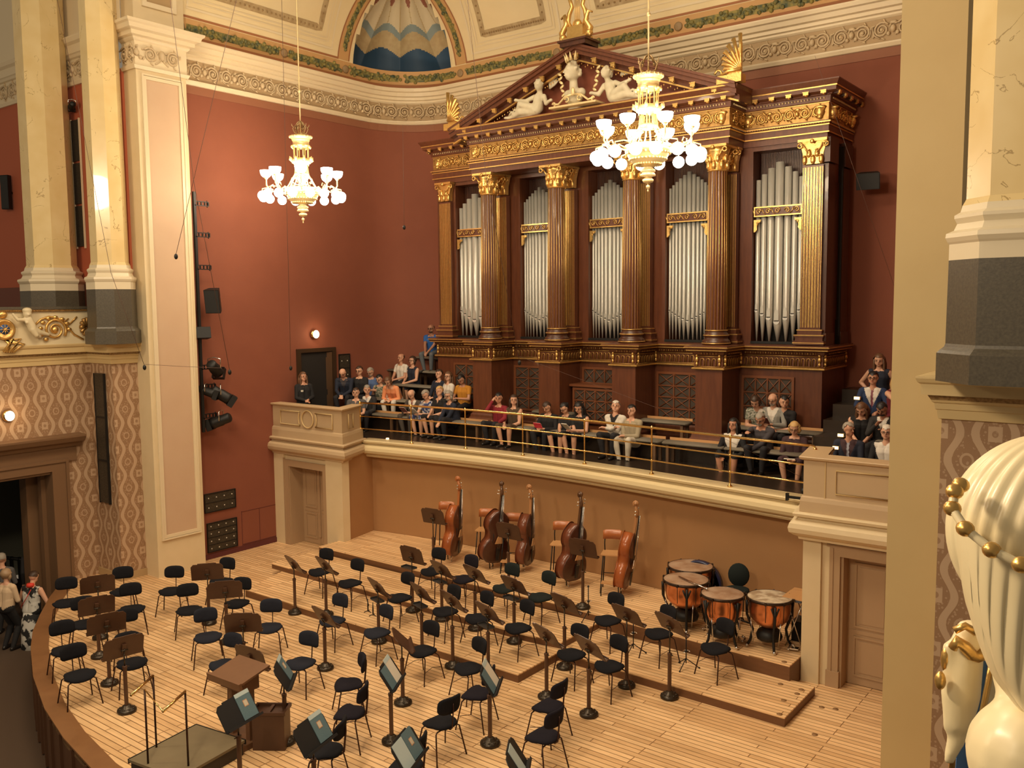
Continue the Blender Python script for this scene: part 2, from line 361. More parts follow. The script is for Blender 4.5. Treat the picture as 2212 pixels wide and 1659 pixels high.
def along(path, L):
    """walk a polyline in steps of L, yields start point, direction"""
    P = [Vector((x, y)) for x, y in path]; out = []; seg = [(b-a).length for a, b in zip(P, P[1:])]; tot = sum(seg)
    def pt(s):
        for k, l in enumerate(seg):
            if s <= l or k == len(seg)-1: return P[k]+(P[k+1]-P[k])*(s/l)
            s -= l
    n = int(tot/L)
    for i in range(n): out.append((pt(i*L), pt((i+1)*L)))
    return out
m = MB()
for a, b in along(pA, .80):
    d = b-a; L = d.length; t = d.normalized(); nn = (t.y, -t.x, 0)
    scroll_unit(m, (a.x+nn[0]*.03, a.y+nn[1]*.03, 11.09), (t.x, t.y, 0), (0, 0, 1), nn, L, .43)
o = m.build('trim_4', mat('frieze_relief_cream', (.56, .43, .26), .5)); struct(o, 'cream scrollwork relief in the frieze under the cornice', 'frieze relief')
m = MB(); m.sweep([(.031, 11.08), (.031, 11.52)], P3(0), caps=False); struct(m.build('trim_5', mat('frieze_ground', (.40, .28, .15), .7)), 'darker ground of the cream frieze', 'frieze')
# ---- painted cove above the cornice
SP = [Vector(p) for p in pA]; SL = [0]
for a, b in zip(SP, SP[1:]): SL.append(SL[-1]+(b-a).length)
def cove(s, z, off=0):
    s = max(0, min(SL[-1]-1e-4, s)); k = max(i for i in range(len(SL)) if SL[i] <= s); k = min(k, len(SP)-2)
    f = (s-SL[k])/(SL[k+1]-SL[k]); p = SP[k]+(SP[k+1]-SP[k])*f
    def nrm(i):
        i = max(0, min(len(SP)-2, i)); d = (SP[i+1]-SP[i]).normalized(); return Vector((d.y, -d.x))
    n = (nrm(k-1)+nrm(k))*.5*(1-f)+(nrm(k)+nrm(k+1))*.5*f; n.normalize()
    h = z-11.9; out = .06+.14*h*h if h > 0 else .06
    sl = math.atan(.28*max(h, 0)); p = p+n*(out+off*math.cos(sl)); return Vector((p.x, p.y, z-off*math.sin(sl)))
sc = SL[9]-.1; NA, NH = 1.62, 2.55     # niche centre, half width, height
def ins(s, z): return ((s-sc)/NA)**2+((z-12.42)/NH)**2 < 1 and z > 12.42
m = MB(); ns = 260; nz = 34; zs = [11.86+3.6*j/nz for j in range(nz+1)]; ss = [SL[-1]*i/ns for i in range(ns+1)]
vs = [cove(s, z) for z in zs for s in ss]; fs = []
for j in range(nz):
    for i in range(ns):
        if ins((ss[i]+ss[i+1])/2, (zs[j]+zs[j+1])/2): continue
        a = j*(ns+1)+i; fs.append((a, a+1, a+ns+2, a+ns+1))
m.add(vs, fs, True); struct(m.build('ceiling', mat('vault_cream_paint', (.72, .58, .33), .7, col2=(.76, .62, .37), scale=1.5)), 'cream painted vault springing from the cornice', 'vault')
# painted strips on the cove: list of (s,z) paths
def strip(m, pts, wd, off=.008, closed=False):
    n = len(pts); vs = []; fs = []
    for k in range(n):
        a = pts[k-1] if (k or closed) else pts[0]; b = pts[(k+1) % n] if (k < n-1 or closed) else pts[-1]
        d = Vector((b[0]-a[0], b[1]-a[1])).normalized(); q = Vector((-d.y, d.x))*wd/2
        vs += [cove(pts[k][0]+q.x, pts[k][1]+q.y, off), cove(pts[k][0]-q.x, pts[k][1]-q.y, off)]
    for k in range(n if closed else n-1):
        a = 2*k; b = 2*((k+1) % n); fs.append((a, a+1, b+1, b))
    m.add(vs, fs, True)
def sline(s0, z0, s1, z1, n=24): return [(s0+(s1-s0)*i/n, z0+(z1-z0)*i/n) for i in range(n+1)]
archp = [(sc+(NA)*math.cos(a), 12.42+(NH)*math.sin(a)) for a in [PI*k/60 for k in range(61)]]
def archo(d): return [(sc+(NA+d)*math.cos(a), 12.42+(NH+d)*math.sin(a)) for a in [PI*k/60 for k in range(61)]]
brown = mat('vault_russet_paint', (.33, .13, .05), .7); m = MB()
for s0, s1 in ((.1, SL[-1]),): strip(m, sline(s0, 11.99, s1, 11.99, 220), .10)
strip(m, sline(.1, 12.44, sc-NA-.5, 12.44, 60), .05); strip(m, sline(sc+NA+.5, 12.44, SL[-1], 12.44, 120), .05); strip(m, archo(.52), .04); strip(m, archo(.14), .04)
struct(m.build('trim_6', brown), 'russet painted lines on the vault', 'painted border')
m = MB(); strip(m, sline(.1, 12.20, SL[-1], 12.20, 220), .40, .004); strip(m, archo(.33), .34, .006)
struct(m.build('trim_7', mat('vault_ochre_band', (.52, .30, .12), .7)), 'ochre band carrying the painted garlands', 'painted band')
garl = mat('painted_garland', (.05, .075, .045), .7, col2=(.30, .24, .06), scale=9, contrast=1.6)
m = MB()
def garland(pts, wd):
    n = len(pts); strip(m, pts, wd, .014)
    for k in range(0, n):
        for q in range(2):
            s, z = pts[k]; p = cove(s+rnd.uniform(-.06, .06), z+rnd.uniform(-.5, .5)*wd*1.1, .016); m.ell(p, (.055, .055, .05), 5, 3)
for s0, s1 in ((.35, 2.9), (3.2, sc-NA-.45), (sc-NA-.05, sc-.1), (sc+.1, sc+NA+.05), (sc+NA+.5, sc+NA+3.3), (sc+NA+3.6, sc+NA+6.6), (sc+NA+7.0, sc+NA+10), (sc+NA+10.3, SL[-1])):
    if s1 > s0: garland(sline(s0, 12.20, s1, 12.20, int((s1-s0)*9)), .17)
garland(archo(.33)[2:-2], .15)
struct(m.build('trim_8', garl), 'painted green and blue garlands of leaves and fruit around the vault', 'painted garland')
m = MB()
for s in (.2, 3.05, sc-NA-.25, sc+NA+.28, sc+NA+3.45, sc+NA+6.8, sc+NA+10.15):
    p = cove(s, 12.20, .02); n = (cove(s, 12.20, .1)-cove(s, 12.20, 0)).normalized(); q = n.to_track_quat('Z', 'Y').to_matrix(); m.lathe([(.10, 0), (.10, .02), (.07, .03), (0, .035)], 14, p, M=q)
struct(m.build('trim_9', mat('painted_boss', (.30, .20, .10), .6)), 'round bosses between the garlands', 'boss')
# panels: frames
m = MB(); m2 = MB(); m3 = MB(); m4 = MB()
def rect(s0, s1, z0, z1): return sline(s0, z0, s1, z0, 26)+sline(s1, z0, s1, z1, 12)[1:]+sline(s1, z1, s0, z1, 26)[1:]+sline(s0, z1, s0, z0, 12)[1:-1]
for s0, s1 in ((.35, sc-NA-.75), (sc+NA+.75, sc+NA+3.6), (sc+NA+4.3, sc+NA+9.2), (sc+NA+9.8, SL[-1]-.3)):
    if s1-s0 < 1: continue
    for d, wd in ((.0, .05), (.14, .02), (.22, .02)): strip(m, rect(s0+d, s1-d, 12.62+d, 15.3-d), wd, .012, True)
    strip(m2, rect(s0+.45, s1-.45, 13.02, 15.0), .17, .008, True)
    for s, z in rect(s0+.45, s1-.45, 13.02, 15.0): m3.ell(cove(s, z, .008), (.03, .03, .03), 5, 3)
    c = (s0+s1)/2
    for sg in (-1, 1):
        for k in range(2):
            cx = c+sg*(.35+.62*k); rr0 = .27-.06*k; zc = 14.05+.1*k
            pts = [cove(cx+sg*rr0*(1-i/30*.9)*math.cos(i/30*4.4*PI), zc+rr0*(1-i/30*.9)*math.sin(i/30*4.4*PI), .012) for i in range(31)]
            if abs(cx-c)+rr0 < (s1-s0)/2-.6: m3.tube(pts, .014, 4)
        m3.tube([cove(c+sg*.1*i, 14.2+.35*math.sin(i*.5), .012) for i in range(10) if .1*i < (s1-s0)/2-.6], .013, 4)
    m3.tube([cove(c, 13.7+.1*i, .012) for i in range(12)], .016, 4)
    for z in (13.85, 14.15, 14.5, 14.8): m3.ell(cove(c, z, .01), (.06, .06, .05), 6, 4)
struct(m.build('trim_10', creamhi), 'pale line mouldings framing the vault panels', 'panel frame')
struct(m2.build('trim_11', mat('guilloche_ground', (.46, .34, .18), .7, col2=(.36, .25, .12), scale=7, contrast=2)), 'grey-brown guilloche borders of the vault panels', 'painted border')
struct(m3.build('trim_12', mat('vault_ornament_brown', (.30, .19, .08), .7)), 'brown painted scroll ornament in the vault panels', 'painted ornament')
# shell niche
m = MB(); n1, n2 = 200, 100; vs = []; fs = []; P0 = []
for j in range(n2+1):
    for i in range(n1+1):
        x = -1+2*i/n1; yv = (j/n2)*math.sqrt(max(0, 1-x*x)); P0.append((x, yv)); r2 = min(1, x*x+yv*yv)
        ph = math.atan2(x*NA, NH*1.12-yv*NH); lob = abs(math.sin(ph*4.0/.62*PI/2/1.0))
        d = (.75*math.sqrt(max(0, 1-r2)))*(1)+.16*lob*min(1, 4*(1-r2))
        vs.append(cove(sc+x*NA, 12.42+yv*NH, -d))
mats = [mat('shell_cream', (.62, .52, .34), .7), mat('shell_deep_blue', (.022, .065, .13), .6), mat('shell_grey_blue', (.22, .27, .26), .6), mat('shell_sand', (.50, .38, .20), .7, col2=(.42, .30, .15), scale=8), mat('shell_red_medallion', (.26, .09, .05), .6)]
for j in range(n2):
    for i in range(n1):
        a = j*(n1+1)+i; fs.append((a, a+1, a+n1+2, a+n1+1)); x = (P0[a][0]+P0[a+1][0])/2; y = (P0[a][1]+P0[a+n1+1][1])/2
        ph = math.atan2(x*NA, NH*1.12-y*NH); q = ph*4/.62/2; lob = abs(math.cos(q*PI)) if False else abs(math.sin(ph*4.0/.62*PI/2))
        hh = y*NH-.20*lob; k = 0
        if hh < .34: k = 1
        elif hh < .70: k = 3
        elif hh < .86: k = 2
        fr = (ph*10.134/PI) % 1; fc = abs(fr-.5)
        if 1.40 < y*NH < 1.80 and fc < .15*math.sqrt(max(0, 1-((y*NH-1.60)/.20)**2)): k = 4
        if fc > .47 and hh > .86: k = 3
        if k == 0 and fc < .02 and y*NH > .75: k = 3
        m.m.append(k); m.sm.append(True)
m.v = [tuple(v) for v in vs]; m.f = fs
struct(m.build('ceiling_niche', mats), 'painted fluted shell niche in the vault corner with blue scalloped foot', 'shell niche')
# ---- left pier
def pier(x0, x1, side):
    m = MB(); m.box(x0, x1, 10.61, 11.79, -.05, 16)
    return m
m = pier(-18.54, -18.06, 1)
struct(m.build('wall_pier_left', cream), 'tall cream pier left of the stage', 'pier')
m = MB()
Y0, Y1 = 10.75, 11.66; X = -18.06
def frame(m, X, Y0, Y1, z0, z1, wd=.07, t=.03):
    for y0, y1, a, b in ((Y0, Y1, z0, z0+wd), (Y0, Y1, z1-wd, z1), (Y0, Y0+wd, z0, z1), (Y1-wd, Y1, z0, z1)): m.box(X, X+t, y0, y1, a, b)
frame(m, X, Y0, Y1, .86, 10.86); frame(m, X, Y0-.03, Y1+.03, .82, 10.90, .03, .045)
m.mi = 1; m.box(X, X+.006, Y0+.07, Y1-.07, .93, 10.79); struct(m.build('trim_13', [creamhi, mauve]), 'long framed panel on the face of the left pier', 'wall panel')
pp = [(-18.54, 10.61), (-18.06, 10.61), (-18.06, 11.79), (-18.45, 11.79)]
m = MB(); m.sweep([(0, 10.98), (.04, 10.98), (.07, 11.05), (.02, 11.07), (.02, 11.55), (.05, 11.57), (.08, 11.60), (.08, 11.63), (.15, 11.65), (.16, 11.73), (.24, 11.76), (.27, 11.84), (.31, 11.87), (.32, 11.92), (0, 11.96)], [(x, y, 0) for x, y in pp], caps=True)
struct(m.build('trim_14', creamhi), 'cream capital mouldings of the left pier', 'pier cornice')
m = MB(); scroll_unit(m, (-18.04, 10.62, 11.09), (0, 1, 0), (0, 0, 1), (1, 0, 0), 1.16, .44, .026); scroll_unit(m, (-18.54, 10.59, 11.09), (1, 0, 0), (0, 0, 1), (0, -1, 0), .48, .44, .024, False); m.ell((-18.02, 11.2, 11.34), (.08, .07, .11), 8, 6)
struct(m.build('trim_15', mat('frieze_relief_cream', (0, 0, 0))), 'carved scrolls and small face on the pier frieze', 'frieze relief')
m = MB(); frame(m, -18.06, 10.8, 11.6, 12.3, 15.5, .10, .05); m.mi = 1; m.box(-18.06, -18.05, 10.9, 11.5, 12.4, 15.4); struct(m.build('trim_16', [creamhi, tan]), 'recessed brown panel above the pier cornice', 'wall panel')
# ---- right pier and right wallpapered return
m = MB(); m.box(-2.76, XR, 10.6, 11.7, -.05, 16); struct(m.build('wall_pier_right', ochre), 'tall plain ochre pier at the right of the stage', 'pier')
def wq(name, x0, y0, x1, y1, z0, z1, mt, lab):
    L = math.hypot(x1-x0, y1-y0); struct(quad(name, [(x0, y0, z0), (x1, y1, z0), (x1, y1, z1), (x0, y0, z1)], [(0, z0), (L, z0), (L, z1), (0, z1)], mt), lab, 'wall')
wq('wall_right_return', XR, 10.6, XR, 10.0, -1, 4.9, wallp, 'wallpapered return beside the right pier')
wq('wall_right', XR, 10.0, 1.5, 10.0, -1, 4.9, wallp, 'wallpapered wall under the right ledge')
prL = [(0, 4.76), (.03, 4.77), (.04, 4.86), (.055, 4.87), (.06, 4.93), (.08, 4.94), (.09, 4.965)]
prL2 = [(.09, 4.965), (.12, 5.02)]; prL3 = [(.17, 5.02), (.175, 5.13), (.20, 5.15), (.215, 5.19), (.215, 5.21), (-.8, 5.21)]
lpath = [(-19.5, 1.0, 0), (-19.5, 10.03, 0), (-18.54, 10.03, 0), (-18.54, 10.61, 0)]
rpath = [(XR, 10.6, 0), (XR, 10.0, 0), (1.5, 10.0, 0)]
for nm, pth, lab in (('trim_17', lpath, 'left'), ('trim_18', rpath, 'right')):
    m = MB(); m.sweep(prL, pth); m.sweep(prL3, pth); m.sweep([(.12, 5.02), (.17, 5.02)], pth, caps=False); m.mi = 1; m.sweep(prL2, pth, caps=False)
    struct(m.build(nm, [mat('ledge_ochre_paint', (.60, .45, .22), .5), mat('egg_dart_band', (.20, .12, .045), .6, col2=(.32, .2, .08), scale=30, contrast=3)]), 'ochre moulded ledge carrying the columns on the %s' % lab, 'ledge')
wq('wall_left_return', -18.54, 10.03, -18.54, 10.61, -1, 4.9, wallp, 'wallpapered return beside the left pier')
wq('wall_left_step', -19.5, 10.03, -18.54, 10.03, -1, 4.9, wallp, 'wallpapered step of the left wall with a black grille')
m = MB(); m.box(-19.5, -18.53, 10.0, 10.03, 0, .16); m.box(-18.54, -18.52, 10.02, 10.61, 0, .16); struct(m.build('baseboard_step', tan), 'brown skirting under the left wallpaper', 'skirting')
# left wall with doorway (opening Y 6.9..9.07, z -1..2.48)
me = [((-19.5, 9.07), (-19.5, 10.03), -1, 4.9), ((-19.5, 6.9), (-19.5, 9.07), 2.48, 4.9), ((-19.5, 1.0), (-19.5, 6.9), -1, 4.9)]
for i, (a, b, z0, z1) in enumerate(me):
    o = quad('wall_left', [(a[0], a[1], z0), (b[0], b[1], z0), (b[0], b[1], z1), (a[0], a[1], z1)], [(a[1], z0), (b[1], z0), (b[1], z1), (a[1], z1)], wallp); struct(o, 'damask wallpapered left wall', 'wall')
dw = mat('doorway_brown_paint', (.17, .092, .045), .5)
m = MB(); X = -19.5
m.box(X, X+.06, 9.07, 9.40, -1, 2.66); m.box(X, X+.06, 6.6, 9.40, 2.48, 2.66); m.box(X, X+.05, 6.4, 9.62, 2.66, 2.98); m.box(X+.0, X+.09, 9.36, 9.42, -1, 2.72); m.box(X, X+.09, 6.5, 9.42, 2.66, 2.72)
m.sweep([(0, 2.96), (.10, 2.98), (.14, 3.05), (.26, 3.10), (.32, 3.20), (.32, 3.24), (0, 3.26)], [(X, 6.2, 0), (X, 9.72, 0)])
m.box(X-.9, X, 9.07, 9.13, -1, 2.48); m.box(X-.9, X, 6.9, 9.1, 2.42, 2.50); m.box(X-.9, X-.6, 8.8, 9.1, -1, 2.48); m.box(X-.45, X-.3, 8.98, 9.1, -1, 2.48)
struct(m.build('door_1', dw), 'tall brown door surround with cornice in the left wall', 'doorway')
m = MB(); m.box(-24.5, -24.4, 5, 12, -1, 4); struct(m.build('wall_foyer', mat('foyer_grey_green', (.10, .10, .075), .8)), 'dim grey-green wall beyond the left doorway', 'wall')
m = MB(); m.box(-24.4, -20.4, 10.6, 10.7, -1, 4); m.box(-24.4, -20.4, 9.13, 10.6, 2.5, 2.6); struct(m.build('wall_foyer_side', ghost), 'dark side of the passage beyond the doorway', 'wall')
t = thing('foyer_railing', 'black railing in the dim passage beyond the left doorway', 'railing', (-22.6, 9.2, -1))
m = MB(); m.tube([(-.9, -1.2, 1.35), (0, 0, 1.05), (1.1, .5, 1.0)], .04, 6); m.build('handrail', blk, t)
m = MB()
for i in range(12): f = i/11; x, y = (-.9+.9*f*2, -1.2+1.2*f*2) if f < .5 else ((f-.5)*2.2, (f-.5)*1.0); m.cb((x, y, .55), (.06, .06, 1.05))
m.build('balusters', blk, t)
# red wall and gallery floor of the left gallery
m = MB(); m.box(-27, -18.54, 10.56, 10.62, 5.2, 11.05); struct(m.build('wall_gallery_left', mat('terracotta_gallery_wall', (.44, .11, .05), .75)), 'red wall behind the left gallery columns', 'wall')
m = MB(); m.box(-27, -18.54, 10.50, 10.56, 5.2, 6.5); struct(m.build('baseboard_gallery', mat('brown_dado', (.16, .045, .025), .6)), 'dark dado of the gallery wall', 'dado')
m = MB(); m.sweep([(0, 10.98), (.05, 10.98), (.08, 11.05), (.02, 11.07), (.02, 11.55), (.07, 11.57), (.10, 11.62), (.13, 11.64), (.13, 11.82), (.20, 11.86), (.24, 11.94), (.24, 11.97), (0, 11.99)], [(-27, 10.56, 0), (-18.6, 10.56, 0)]); m.box(-27, -18.54, 10.5, 10.6, 11.95, 16)
struct(m.build('trim_19', creamhi), 'cream frieze and cornice over the left gallery wall', 'cornice')
m = MB()
for k in range(9): scroll_unit(m, (-27+.93*k, 10.54, 11.09), (1, 0, 0), (0, 0, 1), (0, -1, 0), .93, .47, .024)
struct(m.build('trim_20', mat('frieze_relief_cream', (0, 0, 0))), 'scroll relief over the left gallery wall', 'frieze relief')
m = MB(); m.box(-27, -19.52, 1, 10.5, 5.0, 5.2); struct(m.build('floor_gallery', mat('gallery_floor', (.12, .07, .04), .6)), 'floor of the left gallery', 'floor')
# ---- columns
def column(nm, c, r, label, rz=PI/8, zt=16, z0=5.21, par=None, engaged=0):
    t = thing(nm, label, 'column', (c[0], c[1], z0), rz)
    m = MB(); m.lathe([(r*1.28, 0), (r*1.28, .27), (r*1.22, .30), (r*1.15, .33), (r*1.13, .36), (r*1.12, 1.15), (0, 1.15)], 8, smooth=False); m.build('plinth', granite, t)
    m = MB(); m.lathe([(r*1.12, 1.15), (r*1.12, 1.30), (r*1.15, 1.32), (r*1.19, 1.36), (r*1.18, 1.40), (r*1.05, 1.43), (r*1.0, 1.49), (r*1.05, 1.54), (r*1.05, 1.57), (r*.95, 1.60), (r*.92, 1.66), (0, 1.66)], 8, smooth=False); m.build('base', mat('white_marble_base', (.70, .60, .42), .35), t)
    m = MB(); m.lathe([(r*.92, 1.66), (r*.86, 1.72), (r*.86, 3.5), (r*.82, zt-z0)], 8, smooth=False); m.build('shaft', marblem, t)
    return t
column('marble_column', (-18.54, 10.10), .435, 'yellow veined marble column standing next to the tall cream pier on the left')
column('marble_column', (-20.78, 9.95), .60, 'yellow veined marble column at the upper left edge, behind the carved parapet')
column('marble_column', (-1.42, 9.62), .52, 'large yellow veined marble column at the right edge on a dark stone plinth')
# ================================================================ THE ORGAN GALLERY
rl = [(-16.25, 15.03), (-15.4, 15.14), (-14.6, 15.24), (-13.7, 15.33), (-12.8, 15.38), (-11.8, 15.39), (-10.8, 15.35), (-9.8, 15.27), (-8.8, 15.16), (-7.8, 15.02), (-6.8, 14.88), (-5.8, 14.74), (-4.99, 14.62)]
m = MB(); m.sweep([(0, .3), (0, 2.45)], [(-15.93, 14.2, 0), (-16.15, 15.30, 0)]+[(x, y, 0) for x, y in bw[1:]]+[(-4.85, 14.85, 0), (-4.85, 13.9, 0)], caps=False)
struct(m.build('wall_apse', apse), 'brown curved wall under the organ gallery behind the double basses', 'wall')
lipc = [(x, y+.05, 0) for x, y in rl]
m = MB(); m.sweep([(-.25, 2.28), (.02, 2.28), (.05, 2.32), (.04, 2.345), (.10, 2.36), (.17, 2.40), (.195, 2.46), (.18, 2.53), (.12, 2.575), (.07, 2.59), (.07, 2.62), (.13, 2.64), (.14, 2.68), (.12, 2.70), (-.25, 2.70)], lipc, smooth=False)
struct(m.build('trim_21', mat('balcony_moulding_cream', (.66, .53, .30), .4)), 'rounded cream moulding along the edge of the organ gallery', 'gallery edge')
m = MB(); m.prism([(x, y+.1) for x, y in rl]+[(-4.99, 14.0), (-2.3, 14.0), (-2.3, 19.0), (-18.45, 19.0), (-18.45, 14.2), (-16.3, 14.2)], (0, 0, .1), (0, 0, GF-.1))
struct(m.build('floor_organ_gallery', charc), 'dark floor of the organ gallery', 'floor')
# tiers of the side seating and behind the first row
def tier(x0, x1, y0, y1, z, lab):
    m = MB(); m.box(x0, x1, y0, y1, GF, z); tag(m.build('seating_tier', charc), lab, 'seating tier')
tier(-15.1, -6.9, 16.75, 16.98, 3.02, 'dark low step below the organ case')
for k in range(4): tier(-18.43, -15.99, 16.75+.62*k if k else 16.5, (17.36+.62*k if k < 3 else 19.0), 3.02+.34*k, ('lowest', 'second', 'third', 'topmost')[k]+' dark seating tier left of the organ')
for k in range(4): tier(-5.18, -2.34, 16.2+.65*k, (16.84+.65*k if k < 3 else 19.0), 3.05+.36*k, ('lowest', 'second', 'third', 'topmost')[k]+' dark seating tier right of the organ')
# parapet boxes
def box_parapet(nm, path, z0, label, panels, top=3.56, thick=.22):
    t = thing(nm, label, 'parapet', (path[0][0], path[0][1], z0))
    L = lambda p: [(x-path[0][0], y-path[0][1], -z0) for x, y in p]
    P = L(path)
    m = MB(); m.sweep([(-thick, 2.72), (-thick, top-.05), (0, top-.05), (0, 2.98), (.03, 2.96), (.045, 2.9), (.05, 2.72)], P)
    m.build('parapet_wall', tanp, t)
    m = MB(); m.sweep([(-thick-.02, top-.06), (.02, top-.06), (.06, top-.04), (.07, top-.01), (.06, top), (-thick-.02, top)], P); m.build('coping', mat('parapet_coping_paint', (.52, .37, .21), .45), t)
    m = MB(); m.sweep([(0, 2.30), (.05, 2.30), (.06, 2.34), (.12, 2.37), (.185, 2.42), (.20, 2.49), (.18, 2.56), (.12, 2.60), (.07, 2.61), (.07, 2.65), (.13, 2.67), (.14, 2.71), (.10, 2.73), (0, 2.73)], P); m.build('lower_moulding', tanp if panels[0] == 'L' else cream, t)
    return t
def molding(m, pts, r=.018): m.tube(pts, r, 6, closed=True)
t = box_parapet('gallery_box_parapet', [(-18.45, 14.12), (-15.9, 14.12), (-16.28, 15.08)], 0, 'beige panelled parapet box over the left stage door', 'L')
m = MB(); y = 14.10-14.12-.008; xo = -18.45
def pan(m, xo, y, x0, x1, z0, z1, cx=None, cr=0, n=10):
    """rectangular moulding whose one side is bitten by a circle"""
    if cx is None: pts = [(x0, z0), (x1, z0), (x1, z1), (x0, z1)]
    else:
        zc = (z0+z1)/2; a = math.asin((z1-z0)/2/cr); s = 1 if cx > x1-.01 else -1
        arcp = [(cx-s*cr*math.cos(a-2*a*i/n), zc+s*-1*cr*math.sin(a-2*a*i/n)*-1*s) for i in range(n+1)]
        if s > 0: pts = [(x0, z0)]+sorted(arcp, key=lambda q: q[1])+[(x0, z1)]
        else: pts = [(x1, z1)]+sorted(arcp, key=lambda q: -q[1])+[(x1, z0)]
    m.tube([(x-xo, y, z) for x, z in pts], .016, 6, closed=True)
pan(m, xo, y, -18.12, -17.5, 3.06, 3.40, -17.10, .33); pan(m, xo, y, -16.85, -16.2, 3.06, 3.40, -17.10, .33)
m.tube([(x-xo, y, z) for x, z in arc(-17.10, 3.23, .21, 0, 2*PI, 28)[:-1]], .018, 6, closed=True); m.build('panel_moulding', mat('panel_moulding_gilt_edge', (.58, .42, .2), .3), t)
m = MB(); dx, dy = -.38/1.03, .96/1.03; m.tube([(-15.9-xo+dx*s+.032, dy*s+.014, z) for s, z in ((.28, 3.06), (.52, 3.06), (.52, 3.40), (.28, 3.40))], .014, 6, closed=True); m.build('side_panel_moulding', MC['panel_moulding_gilt_edge'], t)
t = box_parapet('gallery_box_parapet', [(-5.0, 14.66), (-4.80, 13.62), (-2.2, 13.62)], 0, 'beige panelled parapet box over the right stage door', 'R', 3.60, .30)
m = MB(); y = 13.62-14.66-.012; xo = -5.0
pan(m, xo, y, -4.30, -3.52, 3.06, 3.42, -3.07, .42)
m.tube([(x-xo, y, z) for x, z in arc(-3.07, 3.24, .26, 0, 2*PI, 30)[:-1]], .018, 6, closed=True); m.box(-4.47-xo, -4.455-xo, y-.0, y+.02, 2.73, 3.54); m.build('panel_moulding', MC['panel_moulding_gilt_edge'], t)
# posts, door surrounds and doors
doorp = mat('door_beige_paint', (.42, .28, .16), .4)
m = MB(); m.box(-18.45, -18.06, 14.10, 14.3, 0, 2.32); m.box(-16.50, -15.92, 14.10, 14.32, 0, 2.32); m.box(-18.45, -16.4, 14.16, 14.3, 2.14, 2.32);
struct(m.build('wall_post_left', cream), 'cream posts either side of the left stage door', 'door post')
m = MB(); m.box(-4.80, -4.52, 13.66, 14.8, 0, 2.34); m.box(-4.52, -4.40, 13.72, 14.8, 0, 2.34); m.box(-4.40, -2.3, 13.72, 13.95, 2.24, 2.34); m.box(-2.60, -2.3, 13.72, 14.0, 0, 2.34)
struct(m.build('wall_post_right', cream), 'cream post at the left of the right stage door', 'door post')
def leaf(m, x0, x1, y, z1, t=.03):
    m.box(x0, x1, y, y+.05, .01, z1)
    for a, b in ((.14, .78), (.92, z1-.13)):
        for X0, X1, Z0, Z1 in ((x0+.1, x1-.1, a, a+.03), (x0+.1, x1-.1, b-.03, b), (x0+.1, x0+.13, a, b), (x1-.13, x1-.1, a, b)): m.box(X0, X1, y-.018, y, Z0, Z1)
        m.box(x0+.17, x1-.17, y-.008, y, a+.07, b-.07)
    m.box(x0+.06, x1-.06, y-.01, y, .82, .88)
t = MB(); t.box(-18.06, -17.92, 14.12, 14.2, 0, 2.16); t.box(-16.64, -16.50, 14.12, 14.2, 0, 2.16); t.box(-18.06, -16.5, 14.12, 14.2, 2.0, 2.16); t.box(-17.95, -17.90, 14.15, 14.62, 0, 2.05); t.box(-16.66, -16.61, 14.15, 14.62, 0, 2.05); t.box(-17.95, -16.61, 14.15, 14.62, 2.0, 2.06)
t.box(-18.09, -18.06, 14.10, 14.13, 0, 2.2)
d = t.build('door_2', doorp); struct(d, 'beige panelled double door under the left gallery box', 'door')
m = MB(); leaf(m, -17.90, -17.27, 14.55, 2.0); m.build('door_leaf', doorp, d); m = MB(); leaf(m, -17.26, -16.63, 14.55, 2.0); m.box(-17.30, -17.23, 14.52, 14.55, .2, 2.0); m.build('door_leaf', doorp, d)
t = MB(); t.box(-4.40, -4.24, 13.70, 13.80, 0, 2.24); t.box(-4.42, -4.22, 13.68, 13.80, 0, .26); t.box(-4.40, -2.6, 13.70, 13.80, 2.08, 2.24); t.box(-4.36, -4.34, 13.685, 13.7, .26, 2.20); t.box(-4.44, -2.6, 13.69, 13.72, 2.22, 2.26); t.box(-4.25, -4.20, 13.75, 14.06, 0, 2.1); t.box(-4.25, -2.6, 13.75, 14.06, 2.07, 2.11)
d = t.build('door_3', doorp); struct(d, 'tall beige panelled double door under the right gallery box', 'door')
m = MB(); leaf(m, -4.20, -3.48, 14.0, 2.08); m.box(-3.53, -3.45, 13.96, 14.0, .24, 2.08); m.box(-3.55, -3.43, 13.95, 14.0, 0, .24); m.build('door_leaf', doorp, d)
m = MB(); leaf(m, -3.44, -2.70, 14.0, 2.08); m.build('door_leaf', doorp, d); m = MB(); m.ell((-3.38, 13.96, 1.05), .03, 8, 6); m.box(-3.40, -3.36, 13.98, 14.0, .92, 1.15); m.build('door_handle', mat('old_brass', (.35, .22, .08), .35, .9), d)
# gallery door in the left wall, grilles, hatches
t = MB(); X = -18.45
for a in ((14.9, 15.02, GF, 4.86), (16.08, 16.2, GF, 4.86), (14.9, 16.2, 4.76, 4.86)): t.box(X, X+.06, a[0], a[1], a[2], a[3])
dk = mat('dark_brown_door', (.045, .024, .012), .35)
d = t.build('door_4', dk); struct(d, 'dark brown gallery door in the left red wall', 'door')
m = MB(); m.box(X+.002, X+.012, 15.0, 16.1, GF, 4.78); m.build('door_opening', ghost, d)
m = MB(); M = Matrix.Translation((X+.04, 16.06, 0)) @ Matrix.Rotation(math.radians(-18), 4, 'Z'); m.T = M; m.box(-.02, .02, -.62, 0, GF, 4.74); m.box(.02, .03, -.5, -.12, 2.95, 3.6); m.box(.02, .03, -.5, -.12, 3.75, 4.6); m.T = None; m.build('door_leaf', mat('brown_door_leaf', (.075, .04, .02), .35), d)
